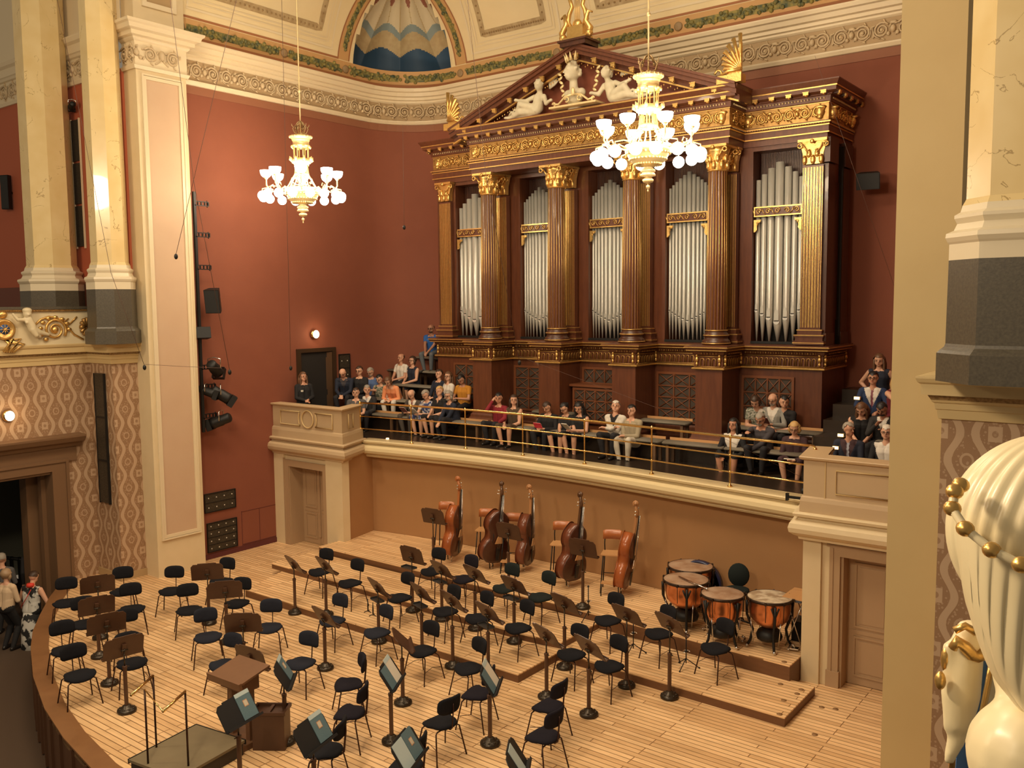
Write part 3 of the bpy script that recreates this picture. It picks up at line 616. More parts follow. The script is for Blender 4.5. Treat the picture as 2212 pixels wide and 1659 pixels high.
gril = mat('dark_perforated_grille', (.035, .028, .02), .5, .3, col2=(.07, .055, .035), scale=45, kind='voronoi')
def grille(y0, y1, z0, z1, lab, nx, nz, X=-18.45):
    t = thing('wall_grille', lab, 'vent grille', (X, y0, z0)); m = MB(); m.box(0, .02, 0, y1-y0, 0, z1-z0); m.build('plate', gril, t)
    m = MB(); a, b = y1-y0, z1-z0
    for q in ((0, a, 0, .02), (0, a, b-.02, b), (0, .02, 0, b), (a-.02, a, 0, b)): m.box(.02, .035, *q)
    for i in range(1, nz): m.box(.02, .028, 0, a, b*i/nz-.006, b*i/nz+.006)
    m.build('frame', blk, t); m = MB()
    for i in range(nx):
        for j in range(nz): m.ell((.03, a*(i+.5)/nx, b*(j+.5)/nz), (.01, .018, .018), 6, 4)
    m.build('studs', mat('stud_white', (.6, .55, .45), .4), t)
grille(12.10, 12.93, .16, .87, 'black studded vent grille low on the left red wall, just above the stage', 4, 4)
grille(12.06, 12.92, 1.12, 1.58, 'upper black studded vent grille on the left red wall beside the pier', 4, 2)
grille(16.32, 16.72, 3.9, 4.66, 'small dark grille between the gallery door and the seated audience', 2, 2)
t = MB(); t.box(-18.45, -18.44, 13.1, 14.08, .14, .16); t.box(-18.45, -18.444, 13.08, 13.09, .12, .98); t.box(-18.45, -18.444, 13.6, 13.608, .12, .95); t.box(-18.45, -18.444, 13.08, 14.1, .96, .965); struct(t.build('door_5', darkred), 'hatch outlines low in the red wall', 'hatch')
# ---- railing
t = thing('gallery_railing', 'polished brass railing along the front of the organ gallery', 'railing', (0, 0, 0))
fl = [Vector((x, y, 0)) for x, y in rl]
for z, r in ((3.60, .024), (3.27, .015), (2.97, .014)):
    m = MB(); m.tube([(p.x, p.y, z) for p in fl]+([(-4.86, 14.3, z)] if z > 3.5 else []), r, 8)
    if z > 3.5: m.ell((-4.86, 14.3, z), .035, 10, 6)
    m.build('rail', brass, t)
for px in (778, 887.8, 1006, 1129.2, 1263.7, 1409.5, 1577.5):
    cand = [fl[k]+(fl[k+1]-fl[k])*f/20+Vector((0, 0, 3.6)) for k in range(len(fl)-1) for f in range(21)]
    best = min(cand, key=lambda q: abs((q-CAM).dot(rgt)/(q-CAM).dot(fwd)*FPX+W/2-px))
    m = MB(); m.lathe([(.045, 0), (.045, .02), (.02, .04), (.016, .08), (.016, .86), (.028, .88), (.032, .90), (.028, .92), (0, .945)], 10, (best.x, best.y, 2.70))
    for z in (3.27, 2.97): m.ell((best.x, best.y, z), .028, 8, 6)
    m.build('post', brass, t)
# ================================================================ ORGAN
XO, YW, YC = -10.80, 17.50, 16.80
org = thing('pipe_organ', 'monumental dark wood and gilt pipe organ with pediment and columns', 'pipe organ', (XO, 18.4, 3.0))
OL = Vector((-XO, -18.4, -3.0))
def part(m, name, mt, lab=None, parent=None):
    o = bpy.data.objects.new(name, m.mesh(name, mt)); C.objects.link(o); o.parent = parent or org
    for v in o.data.vertices: v.co += OL
    if lab: o['label'] = lab
    return o
COLX = [-2.95, -.98, .98, 2.95]; PW = .29
# case body with bay openings
m = MB()
bays = [(-4.55, -3.42), (-2.48, -1.45), (-.51, .51), (1.45, 2.48), (3.42, 4.45)]
bays = [(-4.52, -3.44), (-2.46, -1.47), (-.50, .50), (1.47, 2.46), (3.44, 4.46)]
xs = [-5.10]+[v for b in bays for v in b]+[4.90]
for i in range(0, len(xs), 2): m.box(XO+xs[i], XO+xs[i+1], 17.62, 18.8, 4.6, 9.1)
m.box(XO-5.10, XO+4.90, 17.62, 18.8, 4.6, 5.14); m.box(XO-5.10, XO+4.90, 17.62, 18.8, 8.98, 9.9); m.box(XO-5.12, XO-5.08, 17.6, 19.0, 2.9, 9.9); m.box(XO+4.87, XO+4.91, 17.6, 19.0, 2.9, 9.9)
part(m, 'case', wood)
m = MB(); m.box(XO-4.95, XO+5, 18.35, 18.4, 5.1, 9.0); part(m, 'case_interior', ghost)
# side flank pilasters and panel (right side)
m = MB()
for y0, y1 in ((17.55, 17.95), (18.45, 18.85)):
    m.box(XO+4.90, XO+4.98, y0, y1, 5.35, 8.6); m.box(XO+4.89, XO+5.01, y0-.04, y1+.04, 5.1, 5.35); m.box(XO+4.89, XO+5.02, y0-.05, y1+.05, 8.62, 9.08)
m.box(XO+4.90, XO+4.93, 18.0, 18.4, 5.6, 8.3); part(m, 'side_pilasters', wooddark)
# podium with pedestals
pod = []
def brk(off, w2=PW):
    pts = [(-5.15, YW+.05)]
    for cx in COLX: pts += [(cx-w2, YW+.05), (cx-w2, YC-.10), (cx+w2, YC-.10), (cx+w2, YW+.05)]
    pts += [(4.94, YW+.05)]
    return [(XO+x, y, 0) for x, y in [(-5.15, 18.9)]+pts+[(4.94, 18.9)]]
BP = brk(0)
m = MB(); m.sweep([(0, 3.0), (0, 4.62)], BP, caps=False); part(m, 'podium', wood)
m = MB(); m.sweep([(0, 3.0), (.13, 3.0), (.13, 3.10), (.10, 3.13), (.10, 3.2), (.06, 3.24), (.05, 3.30), (.02, 3.34), (0, 3.35)], BP); part(m, 'podium_base', wood)
m = MB(); m.sweep([(0, 4.62), (.05, 4.62), (.05, 4.66), (.02, 4.67), (.02, 4.90), (.04, 4.92), (.06, 4.98), (.13, 5.0), (.17, 5.05), (.17, 5.10), (-.2, 5.12)], BP); part(m, 'podium_cornice', wood)
m = MB(); m.sweep([(.052, 4.62), (.062, 4.63), (.062, 4.65), (.052, 4.66)], BP)
m.sweep([(.172, 5.055), (.184, 5.06), (.184, 5.075), (.172, 5.08)], BP); m.sweep([(.13, 5.0), (.15, 5.0), (.15, 5.015), (.13, 5.02)], BP); part(m, 'gilt_line', gold)
# arcade of little arches
m = MB(); m2 = MB(); m3 = MB()
for a, b in zip(BP[1:-1], BP[2:]):
    a = Vector(a); b = Vector(b)
    if (b-a).length < .1: continue
    t = (b-a).normalized(); nn = Vector((t.y, -t.x, 0)); L = (b-a).length; ed = .1 if L > .5 else .03
    n = max(2, int((L-2*ed)/.105)); p0 = a+nn*.02
    for k in range(n):
        s = ed+(L-2*ed)*(k+.5)/n; w2 = (L-2*ed)/n*.5
        q = p0+t*s
        pts = [q+t*(-w2*.62)+Vector((0, 0, 4.70))+nn*.012, q+t*(-w2*.62)+Vector((0, 0, 4.81))+nn*.012]+[q+t*(w2*.62*-math.cos(x))+Vector((0, 0, 4.81+.035*math.sin(x)))+nn*.012 for x in (PI*.25, PI*.5, PI*.75)]+[q+t*(w2*.62)+Vector((0, 0, 4.81))+nn*.012, q+t*(w2*.62)+Vector((0, 0, 4.70))+nn*.012]
        m.tube(pts, .013, 4); m2.ell(q+Vector((0, 0, 4.945))+nn*.05, (.022, .022, .022), 5, 3)
        m2.ell(q+t*w2+Vector((0, 0, 4.945))+nn*.05, (.012, .012, .02), 4, 3)
    m.T = None
    for z in (4.675, 4.885): m.tube([p0+Vector((0, 0, z))+nn*.01, p0+t*L+Vector((0, 0, z))+nn*.01], .014, 4)
    if L > .5:
        for s in (.045, L-.045):
            q = p0+t*s+nn*.02; m3 = MB()
            m3.ell(q+Vector((0, 0, 4.82)), (.04, .03, .06), 6, 5); m3.ell(q+Vector((0, 0, 4.73)), (.03, .025, .04), 6, 4); m3.ell(q+Vector((0, 0, 4.9)), (.03, .03, .03), 6, 4); part(m3, 'gilt_mask', gold)
part(m, 'gilt_arcade', golddark); part(m2, 'bead_moulding', golddark);
# lattice panels
lat = mat('lattice_wood', (.17, .055, .02), .4); latbg = mat('lattice_backing', (.055, .038, .026), .7)
def lattice(x0, x1, z0, z1, nx, nz, y=YW+.04):
    m = MB(); X0, X1 = XO+x0, XO+x1; m.mi = 1; m.box(X0, X1, y-.004, y+.004, z0, z1); m.mi = 0
    for q in ((X0-.05, X1+.05, z0-.05, z0), (X0-.05, X1+.05, z1, z1+.05), (X0-.05, X0, z0, z1), (X1, X1+.05, z0, z1)): m.box(q[0], q[1], y-.03, y, q[2], q[3])
    dx, dz = (X1-X0)/nx, (z1-z0)/nz
    for i in range(nx):
        if i: m.box(X0+dx*i-.011, X0+dx*i+.011, y-.03, y-.005, z0, z1)
        for j in range(nz):
            if j and not i: m.box(X0, X1, y-.028, y-.005, z0+dz*j-.011, z0+dz*j+.011)
            a, b = Vector((X0+dx*i, y-.014, z0+dz*j)), Vector((X0+dx*(i+1), y-.014, z0+dz*(j+1)))
            for p, q in ((a, b), (Vector((a.x, y-.014, b.z)), Vector((b.x, y-.014, a.z)))): m.tube([p, q], .012, 4)
    part(m, 'lattice_panel', [lat, latbg])
lattice(-4.52, -3.40, 3.55, 4.42, 3, 3); lattice(-2.55, -1.38, 3.42, 4.42, 3, 4); lattice(1.38, 2.50, 3.42, 4.42, 3, 4); lattice(3.35, 4.35, 3.55, 4.42, 4, 3)
lattice(-.56, .56, 3.30, 4.0, 4, 3, YW-.36); lattice(-.56, .56, 4.15, 4.45, 4, 1)
m = MB(); m.box(XO-.64, XO+.64, YW-.34, YW+.05, 3.0, 4.1); m.box(XO-.68, XO+.68, YW-.42, YW+.05, 4.08, 4.13); part(m, 'console_front', lat)
# columns
flu = MB(); rf = .20
def fluted(m, m2, cx, cy, z0, z1, r, n=20, half=False):
    vs = []; fs = []
    N = n*4
    for z, s in ((z0, 1.0), (z0+(z1-z0)*.4, 1.0), (z1, .9)):
        for i in range(N):
            ph = (i % 4); rr = r*s*(1 if ph in (0,) else .93 if ph == 2 else .955); a = 2*PI*i/N; vs.append((cx+rr*math.cos(a), cy+rr*math.sin(a), z))
    for k in range(2):
        for i in range(N): j = (i+1) % N; fs.append((k*N+i, k*N+j, (k+1)*N+j, (k+1)*N+i))
    m.add(vs, fs)
    for i in range(n):
        a = 2*PI*i/n; c, s = math.cos(a), math.sin(a); m2.tube([(cx+r*1.005*c, cy+r*1.005*s, z0), (cx+r*1.005*c, cy+r*1.005*s, z0+(z1-z0)*.4), (cx+r*.905*c, cy+r*.905*s, z1)], .0075, 4)
def base_lathe(m, cx, cy, r, n=24): m.lathe([(r*1.42, 5.12), (r*1.42, 5.16), (r*1.38, 5.20), (r*1.22, 5.22), (r*1.17, 5.26), (r*1.24, 5.28), (r*1.26, 5.31), (r*1.2, 5.34), (r*1.08, 5.36), (r*1.05, 5.42), (0, 5.42)], n, (cx, cy, 0))
def capital(m, cx, cy, r, w, y0=None, flat=False):
    if not flat: m.lathe([(r*.92, 8.56), (r*1.0, 8.58), (r*.92, 8.60), (r*.95, 8.78), (r*1.1, 8.95), (r*1.25, 9.02), (0, 9.02)], 20, (cx, cy, 0))
    else: m.prism([(-r*.95, 8.60), (r*.95, 8.60), (r*1.0, 8.8), (r*1.3, 9.02), (-r*1.3, 9.02), (-r*1.0, 8.8)], (0, .12, 0), (cx, cy-.06, 0), (1, 0, 0), (0, 0, 1))
    for sx in (-1, 1):
        for sy in ((-1, 1) if not flat else (-1,)):
            pts = [(cx+sx*(r*1.25+.045*math.cos(a)), cy+sy*((r*1.25 if not flat else .08)+.0)-(.0 if not flat else 0), 8.96+.045*math.sin(a)) for a in [PI*.2*i for i in range(11)]]
            m.tube(pts, .018, 5); m.tube([(cx+sx*r*.4, cy+sy*(r*1.0 if not flat else .09), 8.80), (cx+sx*r*1.0, cy+sy*(r*1.15 if not flat else .10), 8.98)], .018, 5)
    na = 8 if not flat else 3
    for row, (z, hh, k) in enumerate(((8.68, .09, .98), (8.80, .08, 1.05))):
        for i in range(na):
            if flat:
                x = cx+(i-1+.5*row)*r*.8; 
                if abs(x-cx) > r: continue
                m.ell((x, cy-.075, z), (.05, .03, hh), 6, 5); m.ell((x, cy-.10, z+hh*.8), (.04, .035, .02), 6, 4)
            else:
                a = 2*PI*(i+.5*row)/na; m.ell((cx+r*k*math.cos(a), cy+r*k*math.sin(a), z), (.05, .05, hh), 6, 5); m.ell((cx+r*(k+.12)*math.cos(a), cy+r*(k+.12)*math.sin(a), z+hh*.85), (.035, .035, .02), 6, 4)
    q = w; d = (r*1.35 if not flat else .13)
    m.box(cx-q, cx+q, cy-d, cy+d if not flat else cy+.06, 9.02, 9.07)
    m.ell((cx, cy-d, 9.02), (.045, .03, .045), 6, 5)
for cx in COLX:
    X = XO+cx; Y = 17.03
    m = MB(); m2 = MB(); fluted(m, m2, X, Y, 5.42, 8.56, rf); sh = part(m, 'column', wood)
    part(m2, 'gilt_fillets', gold, parent=sh)
    m = MB(); capital(m, X, Y, rf, rf*1.45); part(m, 'capital', gold, parent=sh)
    m = MB(); base_lathe(m, X, Y, rf); part(m, 'column_base', wooddark, parent=sh)
    m = MB(); 
    for z, r in ((5.14, rf*1.43), (5.30, rf*1.27), (5.40, rf*1.10), (8.58, rf*1.0)): m.tube([(X+r*math.cos(a), Y+r*math.sin(a), z) for a in [2*PI*i/24 for i in range(24)]], .014, 4, closed=True)
    part(m, 'gilt_rings', gold, parent=sh)
def flatpil(cx, y, w):
    m = MB(); m2 = MB(); X = XO+cx; n = 7 if w > .15 else 6
    m.box(X-w, X+w, y, y+.14, 5.42, 8.58)
    for i in range(n):
        x = X-w+2*w*(i+.5)/n
        for s in (-1, 1): m2.box(x+s*w/n*.62-.0045, x+s*w/n*.62+.0045, y-.012, y, 5.46, 8.54)
    sh = part(m, 'pilaster', wood); part(m2, 'gilt_fillets', gold, parent=sh)
    m = MB(); capital(m, X, y+.04, w, w*1.4, flat=True); part(m, 'capital', gold, parent=sh)
    m = MB(); 
    for a, z0, z1 in ((.10, 5.12, 5.20), (.07, 5.20, 5.27), (.085, 5.27, 5.32), (.04, 5.32, 5.42)): m.box(X-w-a, X+w+a, y-a, y+.14, z0, z1)
    part(m, 'pilaster_base', wood, parent=sh); m = MB()
    for a, z in ((.105, 5.15), (.09, 5.30), (.045, 5.40)): m.box(X-w-a-.004, X+w+a+.004, y-a-.006, y+.14, z, z+.018)
    part(m, 'gilt_bands', gold, parent=sh)
flatpil(-4.78, 17.50, .19); flatpil(4.70, 17.50, .20)
for cx in COLX: flatpil(cx+(.04 if cx < 0 else .04), 17.42, .19)
# pipes
def pipes(b0, b1, n, zt, zm, y=17.80):
    tall = (n-1)/2; ws = [1+.75*(1-abs(i-tall)/tall)**1.3 for i in range(n)]; gap = .012; L = b1-b0-.04; k = (L-gap*(n-1))/sum(ws); x = XO+b0+.02
    for i in range(n):
        w2 = ws[i]*k/2; cx = x+w2; x += 2*w2+gap; f = 1-abs(i-tall)/tall
        top = 8.42+(zt-8.42)*f; mz = 5.78-.22*f
        m = MB(); m.lathe([(w2*.22, 5.15), (w2*.96, mz-.05), (w2*.98, mz), (w2*.98, top), (w2*.9, top), (0, top-.03)], 14, (cx, y, 0))
        m.prism([(-w2*.55, 0), (w2*.55, 0), (w2*.55, w2*1.5), (w2*.3, w2*2.3), (0, w2*2.6), (-w2*.3, w2*2.3), (-w2*.55, w2*1.5)], (0, -.006, 0), (cx, y-w2*.93, mz+.03), (1, 0, 0), (0, 0, 1))
        p = part(m, 'organ_pipe', pipe)
        m = MB(); m.prism(arc(0, 0, w2*.72, PI, 2*PI, 8), (0, -.012, 0), (cx, y-w2*.86, mz+.01), (1, 0, 0), (0, 0, 1)); part(m, 'pipe_lip', pipelip, parent=p)
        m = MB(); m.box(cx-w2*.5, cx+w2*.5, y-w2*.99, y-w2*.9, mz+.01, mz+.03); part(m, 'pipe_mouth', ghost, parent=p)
nb = [7, 11, 11, 11, 7]
for k, (a, b) in enumerate(bays):
    pipes(a, b, nb[k], 8.74, 5.6, 17.76)
    c = (a+b)/2; m = MB(); x0, x1 = XO+a+.02, XO+b-.02
    m.box(x0, x1, 17.66, 17.70, 7.68, 7.88); part(m, 'cross_band', wood); m = MB()
    for z in (7.69, 7.865): m.box(x0, x1, 17.645, 17.66, z-.012, z+.012)
    m.box(x0, x0+.02, 17.645, 17.66, 7.69, 7.87); m.box(x1-.02, x1, 17.645, 17.66, 7.69, 7.87)
    nn = 5
    for i in range(nn):
        s = 1 if i < nn/2 else -1; cx = x0+(x1-x0)*(i+.5)/nn
        m.tube([(cx+s*(.055*(1-j/14*.8))*math.cos(j*.62), 17.65, 7.78+(.06*(1-j/14*.8))*math.sin(j*.62)) for j in range(15)], .012, 4)
        m.tube([(cx-s*.05, 17.65, 7.72), (cx-s*.10, 17.65, 7.76), (cx-s*.13, 17.65, 7.84)], .011, 4)
    part(m, 'gilt_scroll_band', gold)
    for s, xx in ((1, x0), (-1, x1)):
        m = MB(); m.prism([(0, 0), (s*.15, 0), (s*.13, -.05), (s*.08, -.07), (s*.06, -.13), (s*.07, -.19), (s*.03, -.24), (0, -.25)], (0, .04, 0), (xx, 17.64, 7.62), (1, 0, 0), (0, 0, 1)); m.tube([(xx+s*(.09+.03*math.cos(j)), 17.635, 7.55+.03*math.sin(j)) for j in range(6)], .01, 4); part(m, 'gilt_bracket', gold)
    # dark lower rack and slats above the pipes
    m = MB(); m.mi = 0
    ns = int((b-a)/.035)
    for i in range(ns): m.box(x0+(x1-x0)*i/ns, x0+(x1-x0)*(i+.45)/ns, 17.98, 18.0, 8.2, 9.0)
    m.box(x0, x1, 18.0, 18.02, 7.4, 9.0)
    part(m, 'slatted_screen', wooddark); m = MB(); m.box(x0-.02, x1+.02, 17.60, 17.64, 5.12, 5.17); part(m, 'bay_sill', blk)
# entablature
EP = [(-5.15, 19.0), (-5.15, YW+.08), (-3.30, YW+.08), (-3.30, YC+.05), (3.24, YC+.05), (3.24, YW+.08), (4.92, YW+.08), (4.92, 19.0)]
EP = [(XO+x, y, 0) for x, y in EP]
m = MB(); m.sweep([(-.6, 9.06), (.02, 9.06), (.02, 9.18), (.05, 9.19), (.05, 9.34), (.08, 9.36), (.08, 9.40), (.04, 9.41), (.04, 9.74), (.08, 9.76), (.09, 9.86), (.12, 9.87), (.13, 9.89), (.23, 9.92), (.24, 10.00), (.26, 10.02), (.31, 10.10), (.31, 10.12), (-.6, 10.14)], EP); part(m, 'entablature', wood)
m = MB()
for o_, z in ((.052, 9.19), (.085, 9.38), (.045, 9.745), (.245, 10.00), (.055, 9.33)): m.sweep([(o_, z-.012), (o_+.012, z-.012), (o_+.012, z+.012), (o_, z+.012)], EP)
part(m, 'gilt_line', gold)
m = MB(); md = MB()
m_g = MB(); m_g.sweep([(.041, 9.42), (.043, 9.73)], EP, caps=False); part(m_g, 'frieze_ground', golddark)
for a, b in zip(EP, EP[1:]):
    a = Vector(a); b = Vector(b); t = (b-a).normalized(); nn = Vector((t.y, -t.x, 0)); L = (b-a).length
    n = int(L/.06)
    for k in range(n): q = a+t*(L*(k+.5)/n)+nn*.10; md.ell(q+Vector((0, 0, 9.815)), (.016, .016, .022), 4, 3)
    for k in range(int(L/.05)): q = a+t*(L*(k+.5)/int(L/.05))+nn*.09; md.ell(q+Vector((0, 0, 9.365)), (.010, .010, .010), 4, 3)
    nm_ = max(1, round(L/.34))
    for k in range(nm_+1):
        s = L*k/nm_; q = a+t*s; R = Matrix((t, nn, Vector((0, 0, 1)))).transposed()
        mm = MB(); mw = MB(); mw.cb(q+nn*.17+Vector((0, 0, 9.905)), (.09, .12, .05), R)
        mm.cb(q+nn*.235+Vector((0, 0, 9.90)), (.10, .03, .05), R); mm.ell(q+nn*.21+Vector((0, 0, 9.875)), (.035, .05, .03), 5, 4); mm.cb(q+nn*.235+Vector((0, 0, 9.93)), (.12, .035, .015), R); w_ = part(mw, 'modillion', wooddark); part(mm, 'gilt_face', gold, parent=w_)
    nu = max(1, round(L/.60)); LL = L/nu
    for k in range(nu):
        scroll_unit(m, a+t*(LL*k)+nn*.045+Vector((0, 0, 9.43)), t, (0, 0, 1), nn, LL, .30, .018, k > 0)
    for s in (.12, L-.12):
        if L > .8: q = a+t*s+nn*.06+Vector((0, 0, 9.57)); m.ell(q, (.09, .06, .10), 8, 6); m.ell(q+Vector((0, 0, .09)), (.13, .03, .04), 6, 4); m.ell(q-Vector((0, 0, .09)), (.06, .05, .05), 6, 4)
part(m, 'gilt_frieze_scrolls', gold); part(md, 'gilt_beads', goldpale);
m = MB(); m.box(XO-3.34, XO+3.28, YC+.02, YC+.1, 9.42, 9.73); 
# pediment
xL, xR, zB, zA, xA = -14.55, -7.28, 10.06, 11.42, -10.93
def rake(m, off0, off1, d0, d1):
    """raking moulding between perpendicular offsets off0..off1 below the top line, y from front d0 to d1"""
    for (ax, az), (bx, bz) in (((xL, zB), (xA, zA)), ((xA, zA), (xR, zB))):
        k0, k1 = off0, off1
        m.add([(ax, d0, az-k0), (bx, d0, bz-k0), (bx, d0, bz-k1), (ax, d0, az-k1), (ax, d1, az-k0), (bx, d1, bz-k0), (bx, d1, bz-k1), (ax, d1, az-k1)], [(0, 1, 2, 3), (4, 7, 6, 5), (0, 4, 5, 1), (3, 2, 6, 7), (0, 3, 7, 4), (1, 5, 6, 2)])
m = MB(); rake(m, -.09, -.04, 16.48, 17.5); rake(m, -.04, .03, 16.51, 17.5); rake(m, .03, .12, 16.56, 17.5); rake(m, .12, .22, 16.72, 17.5); part(m, 'raking_cornice', wood)
m = MB(); m.add([(xL+.3, 17.0, zB), (xR-.3, 17.0, zB), (xA, 17.0, zA)], [(0, 1, 2)]); m.box(xL+.1, xR-.1, 16.56, 17.2, 10.11, 10.15); part(m, 'tympanum', mat('tympanum_mahogany', (.22, .06, .03), .45))
m = MB(); rake(m, .225, .26, 16.68, 16.74); m.box(xL+.1, xR-.1, 16.53, 16.56, 10.10, 10.13)
for i in range(1, 25):
    f = i/24
    for (ax, az), (bx, bz) in (((xL, zB), (xA, zA)), ((xR, zB), (xA, zA))):
        x, z = ax+(bx-ax)*f, az+(bz-az)*f
        if f > .1: m.ell((x, 16.70, z-.34), (.018, .018, .022), 4, 3); m.ell((x+.06, 16.70, z-.34+.02), (.018, .018, .022), 4, 3)
        if i % 3 == 0: sg = 1 if ax < bx else -1; m.cb((x, 16.58, z-.17), (.10, .05, .06)); m.cb((x, 16.57, z-.13), (.13, .055, .015)); m.ell((x, 16.61, z-.20), (.035, .05, .03), 5, 4)
part(m, 'pediment_gilding', gold)
m = MB(); rake(m, -.055, -.045, 16.29, 16.31)
# acroteria
def antef(x, y, z, s, nm):
    """half palmette: upright edge on the outer side, lobes fanning towards the apex (s=1: apex to the left)"""
    m = MB(); ox = x+s*.20
    for k in range(7):
        a = math.radians(2+13*k); L = .66-.055*k; dx, dz = -s*math.sin(a), math.cos(a); b = Vector((ox, y, z+.12))
        pts = [b, b+Vector((dx*L*.5, -.01, dz*L*.5)), b+Vector((dx*L, -.015, dz*L)), b+Vector((dx*L*1.02-s*.03, -.015, dz*L*.98-.03))]
        m.tube(pts, [.018, .030, .040, .02], 6, flat=1.2)
    m.prism([(0, 0), (-s*.30, .02), (-s*.26, .16), (0, .60)][::1], (0, .05, 0), (ox, y, z+.02), (1, 0, 0), (0, 0, 1))
    m.tube([(x-s*(.26+.07*math.cos(a)), y-.02, z+.09+.07*math.sin(a)) for a in [.6*i for i in range(9)]], .024, 5); m.tube([(ox, y-.03, z+.12), (x-s*.05, y-.03, z+.12), (x-s*.26, y-.03, z+.03)], .03, 6); m.box(x-.26, x+.24, y-.10, y+.12, z-.12, z+.03)
    part(m, nm, gold)
antef(xL+.12, 16.6, 10.24, -1, 'gilt_palmette'); antef(xR-.12, 16.6, 10.26, 1, 'gilt_palmette')
m = MB(); m.box(xA-.32, xA+.32, 16.42, 16.95, 11.44, 11.53); m.box(xA-.36, xA+.36, 16.38, 16.98, 11.53, 11.57); part(m, 'apex_block', wooddark)
m = MB(); z = 11.57; x = xA; y = 16.62
m.box(x-.30, x+.30, y-.14, y+.14, z, z+.07); m.box(x-.20, x+.20, y-.10, y+.10, z+.07, z+.30)
for s in (-1, 1):
    m.tube([(x+s*.14, y, z+.28), (x+s*.24, y, z+.42), (x+s*.20, y, z+.60), (x+s*.13, y, z+.72), (x+s*.20, y, z+.92), (x+s*.27, y, z+.98)], [.04, .055, .05, .045, .04, .02], 8)
    m.tube([(x+s*.33, y-.05, z+.05), (x+s*.36, y-.05, z+.2), (x+s*.24, y-.05, z+.36), (x+s*.30, y-.04, z+.56), (x+s*.40, y-.02, z+.52)], [.06, .07, .06, .045, .02], 8)
    m.ell((x+s*.33, y-.05, z+.1), (.09, .09, .09), 8, 6)
for k in range(5): m.cyl((x-.06+.03*k, y, z+.3), (x-.06+.03*k, y, z+.95), .008, n=5)
m.box(x-.2, x+.2, y-.03, y+.03, z+.92, z+.97); m.ell((x, y, z+.35), (.12, .07, .1), 8, 6); part(m, 'gilt_lyre', gold)
# pediment sculptures: voxel-welded bodies
def weld(prims, vox, name, mt, parent=None, smooth=3):
    """prims: ('c',p0,p1,r0,r1) capsules and ('e',c,(rx,ry,rz),M) ellipsoids welded to one continuous surface"""
    m = MB()
    for p in prims:
        if p[0] == 'c':
            m.cyl(p[1], p[2], p[3], p[4], 12); m.ell(p[1], p[3], 12, 8); m.ell(p[2], p[4], 12, 8)
        else: m.ell(p[1], p[2], 14, 10, p[3] if len(p) > 3 else None)
    o = m.build(name, mt); md = o.modifiers.new('r', 'REMESH'); md.mode = 'VOXEL'; md.voxel_size = vox; md.use_smooth_shade = True
    if smooth: sm = o.modifiers.new('s', 'SMOOTH'); sm.factor = .5; sm.iterations = smooth
    dg = bpy.context.evaluated_depsgraph_get(); me = bpy.data.meshes.new_from_object(o.evaluated_get(dg)); old = o.data; o.modifiers.clear(); o.data = me; bpy.data.meshes.remove(old)
    for pl in me.polygons: pl.use_smooth = True
    if parent is not None: o.parent = parent
    return o
def sculpt(prims, name, lab, vox=.018, mt=plaster):
    o = weld(prims, vox, name, mt); o.parent = org; o.data.transform(Matrix.Translation(OL+Vector((-.10, 0, -.09)))); o; o['label'] = lab; return o
Y = 16.68
def hd(c, r, yaw, curls=True):
    c = Vector(c); R = rot('Z', yaw); P = [('e', c, (r*.78, r*.88, r), R), ('e', c+R @ Vector((0, -r*.35, -r*.45)), (r*.5, r*.5, r*.5), R), ('c', c+R @ Vector((0, -r*.86, .1*r)), c+R @ Vector((0, -r*1.08, -.18*r)), r*.08, r*.12), ('e', c+R @ Vector((0, -r*.85, -r*.48)), (r*.25, r*.12, r*.06), R)]
    for s in (-1, 1): P.append(('e', c+R @ Vector((s*r*.3, -r*.82, r*.18)), (r*.2, r*.1, r*.06), R))
    if curls:
        rr = random.Random(3)
        for k in range(34):
            a = rr.uniform(-PI, PI); e = rr.uniform(-.5, 1.45); v = Vector((math.cos(e)*math.cos(a), math.cos(e)*math.sin(a), math.sin(e)))
            if v.y < -.45 and v.z < .55: continue
            P.append(('e', c+R @ Vector((v.x*r*.82, v.y*r*.92, v.z*r*1.0)), (r*.2, r*.2, r*.2)))
    return P
bc = XO-.12
b = hd((bc, Y-.12, 11.02), .20, -.5)
b += [('c', (bc, Y-.06, 10.62), (bc, Y-.08, 10.88), .10, .085), ('c', (bc-.17, Y-.02, 10.58), (bc+.17, Y-.02, 10.58), .10, .10), ('e', (bc, Y-.05, 10.50), (.22, .13, .18)), ('e', (bc, Y, 10.3), (.2, .12, .14))]
sculpt(b, 'bust', 'white classical bust with star crown in the centre of the pediment')
m = MB()
for k in range(5):
    a = -1.0+.5*k; R = rot('Z', -.5); p = Vector((bc, Y-.12, 11.02))+R @ Vector((.19*math.sin(a), -.19*math.cos(a), .10)); q = p+R @ Vector((.10*math.sin(a), -.07*math.cos(a), .16)); m.cyl(p, q, .045, .004, 6)
part(m, 'star_crown', goldpale)
